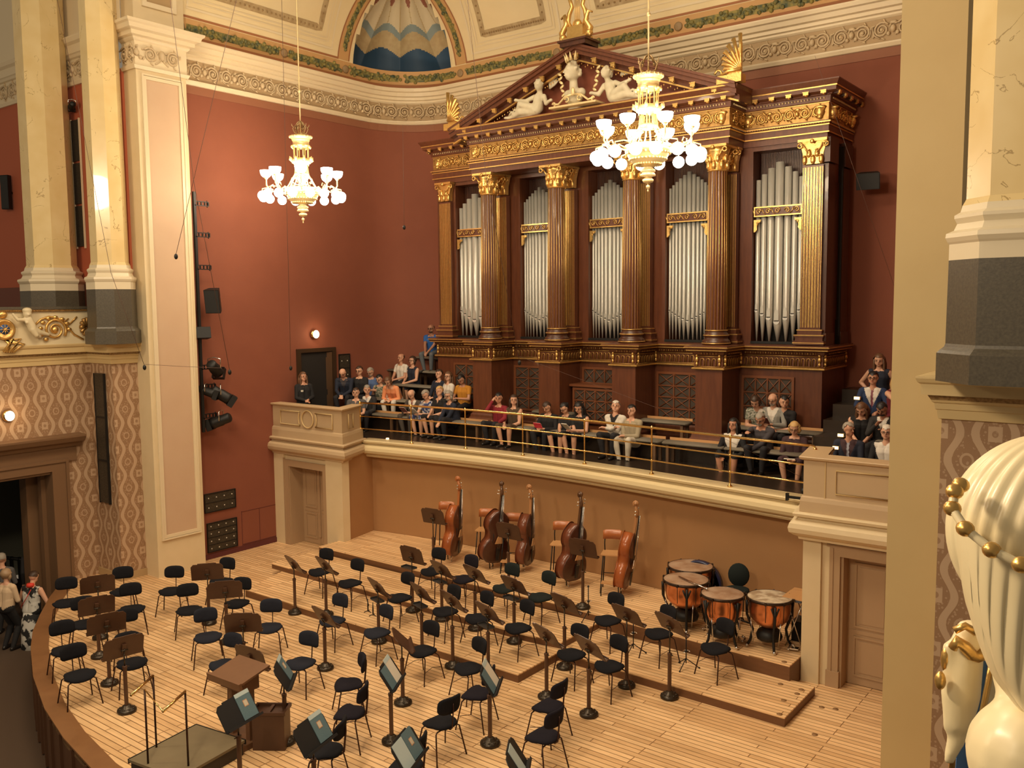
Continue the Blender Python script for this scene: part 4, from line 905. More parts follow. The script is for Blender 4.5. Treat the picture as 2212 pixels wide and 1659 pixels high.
def cherub(cx, s, nm, lab):
    cx -= .1
    def V(x, y, z): return Vector((cx+s*x, Y+y, z))
    P = hd(V(.05, -.10, 10.88), .125, s*.35)
    P += [('c', V(.02, 0, 10.62), V(.05, -.06, 10.78), .07, .06), ('c', V(-.05, 0, 10.42), V(.0, -.02, 10.62), .13, .12), ('e', V(-.12, -.02, 10.36), (.17, .13, .12)),
          ('c', V(-.12, -.05, 10.34), V(-.45, -.12, 10.36), .095, .075), ('c', V(-.45, -.12, 10.36), V(-.78, -.06, 10.28), .07, .045), ('c', V(-.78, -.06, 10.28), V(-.9, -.1, 10.29), .045, .03),
          ('c', V(-.14, -.08, 10.42), V(-.42, -.16, 10.52), .09, .075), ('c', V(-.42, -.16, 10.52), V(-.58, -.10, 10.33), .07, .045), ('c', V(-.58, -.1, 10.33), V(-.66, -.14, 10.34), .04, .03),
          ('c', V(-.13, -.02, 10.66), V(-.30, -.1, 10.58), .055, .05), ('c', V(-.30, -.1, 10.58), V(-.52, -.14, 10.62), .048, .035), ('e', V(-.55, -.15, 10.63), (.05, .04, .04)),
          ('c', V(.14, -.02, 10.64), V(.24, -.08, 10.46), .055, .05), ('c', V(.24, -.08, 10.46), V(.38, -.13, 10.50), .048, .035), ('e', V(.4, -.13, 10.5), (.05, .04, .04)),
          ('c', V(-.9, .02, 10.24), V(-.2, .0, 10.25), .05, .09)]
    sculpt(P, nm, lab)
    m = MB()
    for q, (dx, an) in enumerate(((-.16, .9), (.2, -.5))):
        for k in range(5):
            a = an+.24*(k-2)*1; p = V(dx*.6, .08, 10.72); e = p+Vector((s*-math.sin(a)*.30, .03, math.cos(a)*.30)); m.tube([p, p+(e-p)*.5, e], [.02, .04, .015], 5, flat=.6)
    for k in range(5): m.tube([V(-.95+.05*k, -.02, 10.22), V(-.8+.1*k, -.12, 10.30+.04*(k % 2)), V(-.6+.12*k, -.10, 10.23)], .03, 5)
    part(m, 'cherub_wings_and_drapery', plaster)
cherub(XO-.98, 1, 'cherub', 'reclining winged cherub left of the bust'); cherub(XO+.86, -1, 'cherub', 'reclining winged cherub right of the bust')
m = MB()
for s in (-1, 1):
    m.tube([(bc+s*(.16+.05*math.cos(a)), Y-.25, 10.33+.05*math.sin(a)) for a in [.6*i for i in range(10)]], .018, 5); m.tube([(bc+s*.02, Y-.25, 10.42), (bc+s*.2, Y-.25, 10.40), (bc+s*.38, Y-.25, 10.26), (bc+s*.52, Y-.25, 10.28)], .025, 5)
    m.tube([(bc+s*(.50+.04*math.cos(a)), Y-.25, 10.27+.04*math.sin(a)) for a in [.6*i for i in range(9)]], .016, 5)
m.ell((bc, Y-.25, 10.48), (.05, .04, .09), 8, 6); m.box(bc-.6, bc+.6, Y-.3, Y+.1, 10.18, 10.22)
for s in (-1, 1):
    for k in range(6): m.ell((bc+s*(.40+.02*k), Y-.02, 10.5+.09*k), (.07, .02, .03), 6, 4, rot('Y', s*.6*(-1)**k))
part(m, 'scroll_cartouche', goldpale)
# ================================================================ CHANDELIERS
def chandelier(loc, label):
    t = thing('chandelier', label, 'chandelier', loc, 0, None)
    m = MB(); m.cyl((0, 0, .9), (0, 0, 7), .014, n=8); m.ell((0, 0, 2.15), .035, 8, 6); m.build('rod', goldpale, t)
    cg = mat('chandelier_gilding', (.80, .62, .30), .35, .45)
    m = MB(); m.lathe([(0, -.70), (.012, -.69), (.014, -.67), (.006, -.65), (.03, -.63), (.034, -.60), (.012, -.575), (.02, -.56), (.08, -.54), (.095, -.50), (.06, -.475), (.04, -.45), (.13, -.435), (.115, -.40), (.09, -.385), (.125, -.37), (.12, -.34), (.06, -.30), (.08, -.285)], 20); m.build('finial', cg, t)
    m = MB(); m.lathe([(.06, -.29), (.18, -.27), (.27, -.21), (.33, -.12), (.35, -.06), (.38, -.05), (.38, .06), (.34, .07), (.34, -.03)], 32)
    for k in range(32):
        a = 2*PI*k/32
        for r, z in ((.30, -.17), (.36, -.075), (.22, -.25)): m.ell((r*math.cos(a), r*math.sin(a), z), .022, 5, 4)
    m.build('dish', cg, t)
    m = MB()
    for k in range(8):
        a = 2*PI*k/8+.35; c, s = math.cos(a), math.sin(a)
        m.tube([(r*c, r*s, z) for r, z in ((.36, .03), (.29, .12), (.21, .26), (.15, .36), (.13, .55))], .014, 5)
        m.tube([(r*c, r*s, z) for r, z in ((.13, .30), (.22, .27), (.24, .20), (.18, .17))], .014, 5)
        m.cyl((.155*c, .155*s, .55), (.165*c, .165*s, .98), .011, n=5); m.cyl((.10*c, .10*s, .55), (.12*c, .12*s, .35), .009, n=5)
        m.ell((.23*c, .23*s, .68), (.035, .035, .05), 6, 4); m.ell((.20*c, .20*s, .95), (.03, .03, .035), 6, 4); m.tube([(.19*c, .19*s, .62), (.26*c, .26*s, .66), (.25*c, .25*s, .74)], .012, 4)
    m.lathe([(.15, .58), (.20, .60), (.21, .66), (.19, .68), (.17, .70), (.17, .66), (.14, .60)], 24); m.lathe([(.12, .32), (.16, .34), (.16, .38), (.12, .40)], 24)
    m.build('cage', cg, t)
    m = MB(); m.lathe([(.15, .95), (.19, .96), (.19, .99), (.175, 1.0), (.175, 1.07), (.19, 1.08), (.195, 1.10), (.20, 1.12), (.24, 1.15), (.245, 1.17), (.22, 1.19), (.08, 1.22), (.03, 1.26), (0, 1.26)], 28)
    for k in range(20): a = 2*PI*k/20; m.ell((.235*math.cos(a), .235*math.sin(a), 1.165), .025, 5, 4)
    m.build('crown_drum', cg, t)
    m = MB()
    for k in range(6):
        a = 2*PI*k/6; c, s = math.cos(a), math.sin(a)
        m.tube([(r*c, r*s, z) for r, z in ((.03, 1.22), (.13, 1.25), (.165, 1.34), (.12, 1.40), (.09, 1.36), (.12, 1.33))], .013, 5); m.tube([(r*c, r*s, z) for r, z in ((.10, 1.40), (.06, 1.47), (.02, 1.50))], .014, 5)
        m.tube([(r*c, r*s, z) for r, z in ((.14, 1.36), (.18, 1.40), (.19, 1.44))], .009, 4)
    m.build('scroll_crown', mat('aged_gilding', (.46, .32, .16), .4, .6), t)
    for k in range(8):
        a = -PI/2+.07+2*PI*k/8-.0; c, s = math.cos(a), math.sin(a); m = MB()
        m.tube([(r*c, r*s, z) for r, z in ((.37, 0), (.50, .06), (.60, -.02), (.70, .02), (.76, .12), (.76, .26))], .015, 6)
        for sg in (-1, 1):
            a2 = a+sg*.21; m.tube([(.62*c, .62*s, .02), (.74*math.cos(a+sg*.1), .74*math.sin(a+sg*.1), .05), (.86*math.cos(a2), .86*math.sin(a2), .02), (.86*math.cos(a2), .86*math.sin(a2), -.04)], .012, 5)
        m.lathe([(.02, .24), (.045, .27), (.05, .29), (0, .29)], 10, (.76*c, .76*s, 0)); m.tube([(r*c, r*s, z) for r, z in ((.66, .0), (.68, .10), (.62, .13), (.60, .07))], .011, 4)
        arm = m.build('lamp_arm', cg, t)
        m = MB(); m.lathe([(.03, .28), (.07, .295), (.105, .33), (.125, .38), (.13, .43), (.125, .435), (.10, .38), (0, .34)], 18, (.76*c, .76*s, 0)); m.build('glass_bowl', glassm, arm)
        for sg in (-1, 1):
            a2 = a+sg*.21; m = MB(); m.ell((.86*math.cos(a2), .86*math.sin(a2), -.125), .10, 16, 10); m.build('glass_globe', glassm, arm)
    for k in range(4):
        l = bpy.data.lights.new('chandelier_lamp', 'POINT'); l.energy = 88; l.color = (1, .80, .54); l.shadow_soft_size = .22
        o = bpy.data.objects.new('chandelier_lamp', l); C.objects.link(o); o.parent = t; a = PI/4+PI/2*k; o.location = (.62*math.cos(a), .62*math.sin(a), .16)
    return t
PL = atd(653, 413, 19.76); PR = atd(1400, 322, 14.8)
chandelier(PL, 'smaller-looking gilt chandelier with white globes hanging before the red wall on the left')
chandelier(PR, 'larger-looking gilt chandelier with white globes hanging in front of the organ')
# ================================================================ CHAIRS AND STANDS
def chair_proto(fab, label):
    t = thing('orchestra_chair', label, 'chair')
    m = MB(); P = []; n = 28
    out = []
    for i in range(n):
        a = 2*PI*i/n; ca, sa = math.cos(a), math.sin(a); e = .72
        x = .225*abs(ca)**e*(1 if ca > 0 else -1)*(1.06 if sa > 0 else .88); y = .205*abs(sa)**e*(1 if sa > 0 else -1); out.append((x, y))
    def zt(x, y): return .02*(x/.22)**2-.03*max(0, (y-.08)/.12)**2
    vs = []; fs = []
    rings = [(0, .485), (.45, .488), (.80, .484), (.96, .468), (1.0, .448), (.96, .432), (.8, .425), (0, .425)]
    for k, z in rings:
        for x, y in out: vs.append((x*k, y*k, z+zt(x*k, y*k)))
    for r in range(len(rings)-1):
        for i in range(n): j = (i+1) % n; fs.append((r*n+i, r*n+j, (r+1)*n+j, (r+1)*n+i))
    m.add(vs, fs, True); m.build('seat', fab, t)
    m = MB(); vs = []; fs = []
    for k, th in ((0, .030), (.5, .032), (.85, .026), (1.0, .008), (1.0, -.008), (.85, -.02), (.5, -.022), (0, -.022)):
        for i in range(n):
            a = 2*PI*i/n; ca, sa = math.cos(a), math.sin(a); e = .55; x = .195*k*abs(ca)**e*(1 if ca > 0 else -1); z = .118*k*abs(sa)**e*(1 if sa > 0 else -1)
            vs.append((x, -.235+th+1.6*x*x-.12*z, .765+z))
    for r in range(7):
        for i in range(n): j = (i+1) % n; fs.append((r*n+i, r*n+j, (r+1)*n+j, (r+1)*n+i))
    m.add(vs, fs, True); m.build('backrest', fab, t)
    m = MB(); m.tube([(0, .02, .42), (0, -.19, .42), (0, -.235, .46), (0, -.262, .72), (0, -.262, .80)], .013, 6, flat=.6); m.cb((0, 0, .415), (.1, .2, .02)); m.build('back_spine', legm, t)
    for sx in (-1, 1):
        for y0, y1 in ((.13, .22), (-.13, -.22)):
            m = MB(); m.tube([(sx*.05, y0*.9, .418), (sx*.17, y0, .415), (sx*.20, y0*1.1, .395), (sx*.255, y1, 0)], .0105, 6); m.build('leg', legm, t)
        m = MB(); m.tube([(sx*.222, -.165, .20), (sx*.21, 0, .24), (sx*.222, .165, .20)], .005, 4); m.build('side_wire', legm, t)
    return t
def stand_proto(label, h=1.0):
    t = thing('music_stand', label, 'music stand')
    m = MB(); m.lathe([(.135, 0), (.14, .02), (.135, .045), (.10, .06), (.075, .075), (.055, .10), (.04, .11), (0, .11)], 24)
    for k in range(8): a = 2*PI*k/8; m.ell((.10*math.cos(a), .10*math.sin(a), .06), (.02, .02, .012), 6, 4)
    m.build('base', iron, t)
    m = MB(); m.lathe([(.030, .10), (.030, .66), (.036, .665), (.036, .70), (.028, .705), (0, .705)], 8, smooth=False); m.build('post', standw, t)
    m = MB(); m.cyl((0, 0, .70), (0, 0, h-.07), .011); m.tube([(0, 0, h-.07), (0, -.03, h-.04), (0, -.03, h)], .012, 6); m.cyl((-.05, -.02, h-.02), (.05, -.02, h-.02), .014); m.cyl((.03, 0, .685), (.07, 0, .685), .008); m.build('rod', iron, t)
    return t
def desk(t, h, lab=None, tilt=25, score=None):
    M = Matrix.Translation((0, 0, h)) @ Matrix.Rotation(math.radians(tilt), 4, 'X')   # faces +y (the player), leaning back
    m = MB(); m.T = M; m.prism([(-.29, -.16), (.29, -.16), (.29, .12), (.245, .17), (.17, .17), (.165, .19), (-.165, .19), (-.17, .17), (-.245, .17), (-.29, .12)], (0, .012, 0), (0, 0, 0), (1, 0, 0), (0, 0, 1)); m.box(-.29, .29, .012, .07, -.175, -.16); m.box(-.29, .29, .06, .07, -.16, -.145)
    m.box(-.03, .03, -.03, 0, -.08, .06); d = m.build('desk', standw, t)
    if lab: d['label'] = lab
    if score:
        d.data.materials.clear(); d.data.materials.append(mat('dark_stand_face', (.010, .010, .011), .6))
    return d
LCH = {}
ch0 = chair_proto(blackfab, 'x'); ch1 = None
CHD = [
 (143,1301.6,0,-32,'b','at the far left, nearest the stage rim, in the back row of violins'), (183,1347,0,-20,'b','second along the left rim, half hidden behind a brown music desk'), (141,1404,0,-15,'b','third along the left rim with its backrest above the lower chair'), (170,1458.5,0,-8,'b','fourth and lowest along the curved left stage rim'),
 (265,1277,0,-35,'b','behind the farthest desk of the left column, next to the wallpapered wall'), (284.4,1315.5,0,-28,'b','in the left block, second back on the right of the desks'), (275.6,1376.6,0,-24,'b','in the left block, third back with its backrest over a brown desk'), (283,1432,0,-14,'b','right behind the lowest brown desk of the left block'),
 (371,1276,0,-52,'b','just in front of the tall cream pier'), (407.8,1317.5,0,-30,'b','one step nearer than the chair before the pier'), (448,1375.5,0,-28,'l','with a slate seat, third in the row running from the pier'), (479.7,1255.6,0,-75,'b','behind two brown desks by the foot of the pier wall grille'), (513.6,1303,0,-66,'b','with its seat below a brown desk at the left end of the low riser'), (581.4,1355,0,-52,'l','with a slate seat right of the third brown desk, before the low riser'), (486.5,1436,0,-80,'l','mostly hidden behind the brown lectern'), (652,1432,0,-80,'l','with a slate seat standing clear beside the narrow sideways score desk'), (719.7,1341,0,-88,'l','on the floor behind the stand in front of the low riser'), (816,1366.8,0,-100,'l','with a slate seat on the floor touching the low riser'),
 (692.6,1235,1,-85,'b','first at the left on the low riser behind two tilted desks'), (757.7,1259.7,1,-92,'b','second from the left on the low riser'), (864.8,1291.4,1,-98,'b','on the low riser behind the fourth tilted desk'), (914.4,1406,0,-95,'b','at the front edge of the low riser, seat over its dark face'),
 (935,1234.6,2,-92,'b','leftmost on the middle riser, before the first double bass'), (1004,1251,2,-98,'n','second from the left on the middle riser, before the second double bass'), (1092,1271,2,-98,'g','with a greenish seat before the third double bass'), (1169.5,1290,2,-105,'g','with a wide greenish seat before the fourth double bass'),
 (963.4,1321,1,-103,'b','on the low riser, left of the desk pair in the middle of the winds'), (1034,1336,1,-106,'b','on the low riser behind the middle wind desks'), (1120.7,1356.7,1,-106,'b','on the low riser near its stepped corner'), (1014,1444,0,-108,'b','just before the stepped riser corner behind an open score'),
 (1314.6,1340,1,-104,'b','on the right riser in front of the last double bass'), (1236,1413.6,0,-100,'b','on the floor at the inner corner of the risers'), (1318,1439,0,-106,'b','on the floor behind the second desk right of the riser corner'), (1424.6,1368.8,1,-112,'b','on the right riser in front of the left timpani'), (1547.6,1400.6,1,-112,'b','alone at the right on the riser in front of the third timpani'),
 (1185,1526,0,180,'n','seen from the side, farther of two at the lower right facing left'), (1173,1590,0,178,'n','seen from the side, nearest to the front at the lower right'), (952,1560,0,172,'b','seen from the side with the backrest pointing right, between two open scores'), (1030,1499,0,-165,'n','behind the right open score with white page'), (753,1479,0,-125,'n','with a rounded seat and edge-on backrest, upper of two left of the open score'), (755,1540.4,0,-150,'n','with a rounded seat and edge-on backrest, lower of two left of the open score'), (704,1622,0,-150,'b','mostly hidden behind the nearest blue score desk'), (876,1655,0,-160,'b','peeping up behind the lowest open score at the bottom of the photo')]
fabs = {'b': blackfab, 'l': bluefab, 'g': greenfab, 'n': mat('navy_black_upholstery', (.012, .010, .016), .9, bump=.3, bscale=300, spec=.2)}
protos = {}
for k, (px, py, lv, ang, f, lab) in enumerate(CHD):
    p = at(px, py, 2, .455+LV[lv]); rz = math.radians(ang-90)
    lab = {'b': 'black padded chair ', 'l': 'black padded chair ', 'g': 'dark padded chair ', 'n': 'black padded chair '}[f]+lab
    if f not in protos:
        t = ch0 if f == 'b' else chair_proto(fabs[f], lab); protos[f] = t; t.location = (p.x, p.y, LV[lv]); t.rotation_euler = (0, 0, rz); t['label'] = lab; t['group'] = 'black orchestra chairs on the stage'
    else: t = dup(protos[f], (p.x, p.y, LV[lv]), rz, lab, 'black orchestra chairs on the stage')
# stands: desk px, base px (or None), level, facing angle of the player side, label
SD = [
 ((211, 1265), None, 0, 155, 'farthest brown desk of the left block near the wallpaper'), ((219, 1310), (214.6, 1416), 0, 160, 'second brown desk of the left block'), ((230, 1350), (237, 1474), 0, 163, 'third brown desk of the left block, right of the rim chairs'), ((268.7, 1401), (274, 1533), 0, 170, 'nearest brown desk of the left block with its round foot clear on the boards'),
 ((440.8, 1239), (452, 1344), 0, 140, 'upright brown desk in front of the cream pier'), ((488.7, 1277), (491, 1385), 0, 140, 'brown desk below the one before the pier'), ((524.4, 1349), None, 0, 130, 'brown desk third in the row from the pier'), ((541, 1424), None, 0, 95, 'dark brown desk behind the lectern'),
 ((635.6, 1221.7), (637.8, 1322), 0, 75, 'leftmost tilted desk at the edge of the low riser'), ((704.8, 1224), (705, 1326), 1, 75, 'second tilted desk from the left, before the riser chairs'), ((702.9, 1335), (702.9, 1441), 0, 80, 'tilted desk on the floor above a round foot, left middle'), ((816.8, 1272), (818.6, 1384), 0, 72, 'tilted desk in front of the low riser with a small tray'), ((910.8, 1283), (912, 1406), 0, 72, 'tilted desk at the front of the low riser, middle'), ((867.4, 1386), (870.4, 1516), 0, 50, 'edge-on pale-lit desk beside the upright open score'),
 ((888.8, 1202), (891.5, 1317), 1, 88, 'upright desk before the leftmost double bass player place, with tray'), ((955.3, 1233), (955, 1336), 1, 75, 'desk on the low riser below the first double bass'), ((1029.9, 1242.7), (1027, 1356), 1, 75, 'desk on the low riser below the second double bass'), ((978.3, 1301), (978.3, 1437), 0, 72, 'desk with its round foot against the low riser face'), ((1054, 1326), (1055, 1452), 0, 72, 'low desk near the stepped riser corner with tray'), ((1109.9, 1267), (1111, 1384), 1, 78, 'desk below the third double bass, with metal tray'),
 ((935, 1118), (937, 1228), 3, 95, 'tall desk left of the first double bass'), ((1099, 1150.5), (1099, 1264), 3, 90, 'tall desk between the second and third double bass'), ((1253.6, 1187), (1259, 1310), 3, 90, 'tall desk right of the fourth double bass'),
 ((1218.4, 1306.5), (1219.7, 1439), 0, 75, 'desk on the floor in the inner corner of the risers'), ((1354, 1332), (1353.5, 1479), 0, 75, 'desk in front of the right riser, left of the tripod stand'), ((1180.8, 1376), (1180.8, 1503), 0, 70, 'desk with long post in front of the stepped riser corner'), ((1274, 1401), (1272, 1541), 0, 70, 'desk with round foot standing clear at the lower right'), ((1447.8, 1351.4), (1446, 1503), 0, 68, 'rightmost desk, in front of the timpani'),
 ((620.3, 1457), (617, 1600), 0, 43, 'narrow-looking desk turned sideways with a blue score'), ((675.8, 1590), None, 0, 15, 'large black desk with a blue score near the bottom left'), ((846, 1459), (846, 1598.6), 0, 30, 'black desk with an open blue and white score, left of the pair'), ((1060.4, 1467.5), (1058.8, 1603.7), 0, 30, 'black desk with an open blue and white score, right of the pair'), ((879.6, 1622), None, 0, 21, 'black desk with open pages at the bottom centre'), ((1115, 1648), None, 0, 32, 'black desk with a loose page at the very bottom of the photo'), ((513.5, 1541), None, 0, 11, 'black desk with a blue score beside the podium')]
paper = mat('white_sheet', (.72, .66, .55), .7); bluep = mat('blue_score_cover', (.10, .17, .20), .55, col2=(.12, .20, .235), scale=60); palep = mat('pale_blue_sheet', (.50, .60, .60), .6); lab_or = mat('score_badge_border', (.55, .28, .14), .6); badge = mat('score_badge', (.62, .55, .42), .6)
def score(kind, d, t, h, tilt=25):
    """sheets lying on the desk; they rest on it, so they are things of their own"""
    M = t.matrix_basis @ Matrix.Translation((0, 0, h)) @ Matrix.Rotation(math.radians(tilt), 4, 'X')
    def sheet(x0, x1, z0, z1, mt, nm, lab, y=.02, cover=False, fold=None):
        m = MB(); m.T = M; m.box(x0, x1, y-.006, y, z0, z1); o = m.build(nm, mt); tag(o, lab, 'sheet music')
        if fold: m = MB(); m.T = M; m.box(x0, x1, y, y+.002, z1-fold, z1); m.build('page_top', palep, o)
        if cover:
            cx = (x0+x1)/2; cz = (z0+z1)/2+.02
            m = MB(); m.T = M; m.box(cx-.036, cx+.036, y, y+.002, cz-.042, cz+.042); m.build('badge_border', lab_or, o)
            m = MB(); m.T = M; m.box(cx-.028, cx+.028, y+.002, y+.003, cz-.033, cz+.033); m.box(cx-.004, cx-.001, y+.003, y+.004, cz-.033, cz-.005); m.build('badge', badge, o)
    who = t['label'].replace('music stand with ', '').replace('music stand, ', '')
    if kind == 'cover': sheet(-.27, -.03, -.14, .20, bluep, 'music_score', 'blue score with a pale badge on the '+who, cover=True, fold=.05)
    if kind == 'open':
        sheet(0.01, .23, -.15, .15, bluep, 'music_score', 'blue left cover of the score on the '+who); sheet(-.23, .005, -.15, .21, paper, 'music_sheet', 'white page of the score on the '+who, fold=.06)
    if kind == 'two':
        sheet(-.24, -.0, -.15, .17, bluep, 'music_score', 'blue score with badge on the '+who, cover=True); sheet(0.01, .26, -.16, .16, palep, 'music_sheet', 'pale page left of the blue score on the '+who)
    if kind == 'page': sheet(-.1, .1, -.15, .17, palep, 'music_sheet', 'loose grey-white page on the '+who)
KS = {28: 'cover', 29: 'cover', 30: 'open', 31: 'open', 32: 'two', 33: 'page', 34: 'cover'}
TR = {11, 14, 18, 19, 15, 12}
for k, (dp, bp, lv, ang, lab) in enumerate(SD):
    z = LV[lv]; b = at(bp[0], bp[1], 2, z+.03) if bp else at(dp[0], dp[1], 2, z+.98); h = .98
    if bp:
        d = fwd*FPX+rgt*(dp[0]-W/2)-upv*(dp[1]-H/2); t_ = ((b.x-CAM.x)*d.x+(b.y-CAM.y)*d.y)/(d.x**2+d.y**2); h = min(1.15, max(.85, (CAM.z+d.z*t_)-z))
    t = stand_proto('music stand, '+lab, h); t.location = (b.x, b.y, z); t.rotation_euler = (0, 0, math.radians(ang-90)); t['group'] = 'music stands on the stage'
    tl = 16 if k < 8 or k in (20, 21, 22, 14) else 30
    if k == 13: tl = 45
    if k in KS: tl = 32
    d = desk(t, h+.02, tilt=tl, score=KS.get(k))
    if k in KS: bpy.context.view_layer.update(); score(KS[k], d, t, h+.02, tl)
    if k in TR:
        m = MB(); m.box(-.28, .02, -.02, .12, h-.26, h-.25); m.box(-.28, .02, .11, .12, h-.25, h-.225); m.box(-.28, -.27, -.02, .12, h-.25, h-.225); m.cyl((0, 0, h-.255), (-.1, .02, h-.255), .008); m.build('tray', mat('grey_metal_tray', (.10, .10, .10), .35, .6), t)
# lectern, box, podium
p = at(519, 1449, 2, 1.0); t = thing('conductor_desk', 'brown wooden lectern with a wide flat sloping top on two legs', 'lectern', (p.x, p.y, 0), math.radians(2))
lw = mat('lectern_wood', (.16, .075, .035), .5, col2=(.18, .085, .04), scale=6)
m = MB(); m.T = Matrix.Translation((0, 0, 1.0)) @ Matrix.Rotation(math.radians(12), 4, 'X'); m.box(-.33, .33, -.25, .25, 0, .025); m.box(-.35, .35, -.29, -.25, -.06, .05); m.build('top', lw, t)
m = MB(); m.box(-.22, -.14, -.05, .05, .08, .96); m.build('leg', lw, t); m = MB(); m.box(.14, .22, -.05, .05, .08, .96); m.build('leg', lw, t)
m = MB(); m.box(-.24, .24, -.15, .12, .78, .96); m.build('drawer_box', lw, t); m = MB(); m.box(-.28, .28, -.22, .22, 0, .08); m.build('foot', lw, t)
p = at(545, 1622, 2, 0); t = thing('score_box', 'dark brown open-topped wooden box between the podium and the score desk', 'box', (p.x+.1, p.y+.25, 0), math.radians(35))
m = MB(); m.box(-.22, .22, -.14, .14, 0, .5); m.build('body', standw, t); m = MB(); m.box(-.24, .24, -.16, -.13, .5, .54); m.box(-.24, .24, .13, .16, .5, .54); m.box(-.24, -.21, -.16, .16, .5, .54); m.box(.21, .24, -.16, .16, .5, .54); m.box(-.02, .02, -.13, .13, .5, .53); m.build('rim', standw, t)
t = thing('conductor_podium', 'low conductor podium with a worn grey-green top', 'podium', (-10.35, 6.33, 0), math.radians(8))
m = MB(); m.box(-.39, .50, -.52, .53, 0, .17); m.build('plinth', mat('podium_side', (.035, .025, .018), .6), t); m = MB(); m.box(-.41, .52, -.54, .55, .17, .205); m.build('top', mat('podium_felt', (.20, .155, .085), .8, col2=(.16, .12, .065), scale=3), t)
m = MB(); m.box(-.42, .53, .55, .565, .15, .21); m.box(-.425, -.41, -.54, .56, .15, .21); m.build('edge_trim', blk, t)
t = thing('podium_rail', 'brass-topped safety rails on thin dark posts beside the podium', 'railing', (-10.9, 6.2, 0))
def rp(px, py, z): q = at(px, py, 2, z); return Vector((q.x+10.9, q.y-6.2, z))
A, B_, D_ = rp(320, 1650, .2), rp(338, 1615, .2), rp(407, 1655, .2)
for a, nm in ((A, 'post'), (B_, 'post'), (D_, 'post')): m = MB(); m.cyl(a, a+Vector((0, 0, .98)), .013, n=8); m.build(nm, legm, t)
u = Vector((0, 0, .98)); m = MB(); m.tube([B_+u, rp(283, 1502, 1.18)], .018, 8); m.build('top_rail', brass, t); m = MB(); m.tube([D_+u, rp(352, 1537, 1.18)], .018, 8); m.build('top_rail', brass, t); m = MB(); m.tube([A+u, rp(352, 1537, 1.18)], .008, 6); m.build('cross_wire', brass, t)
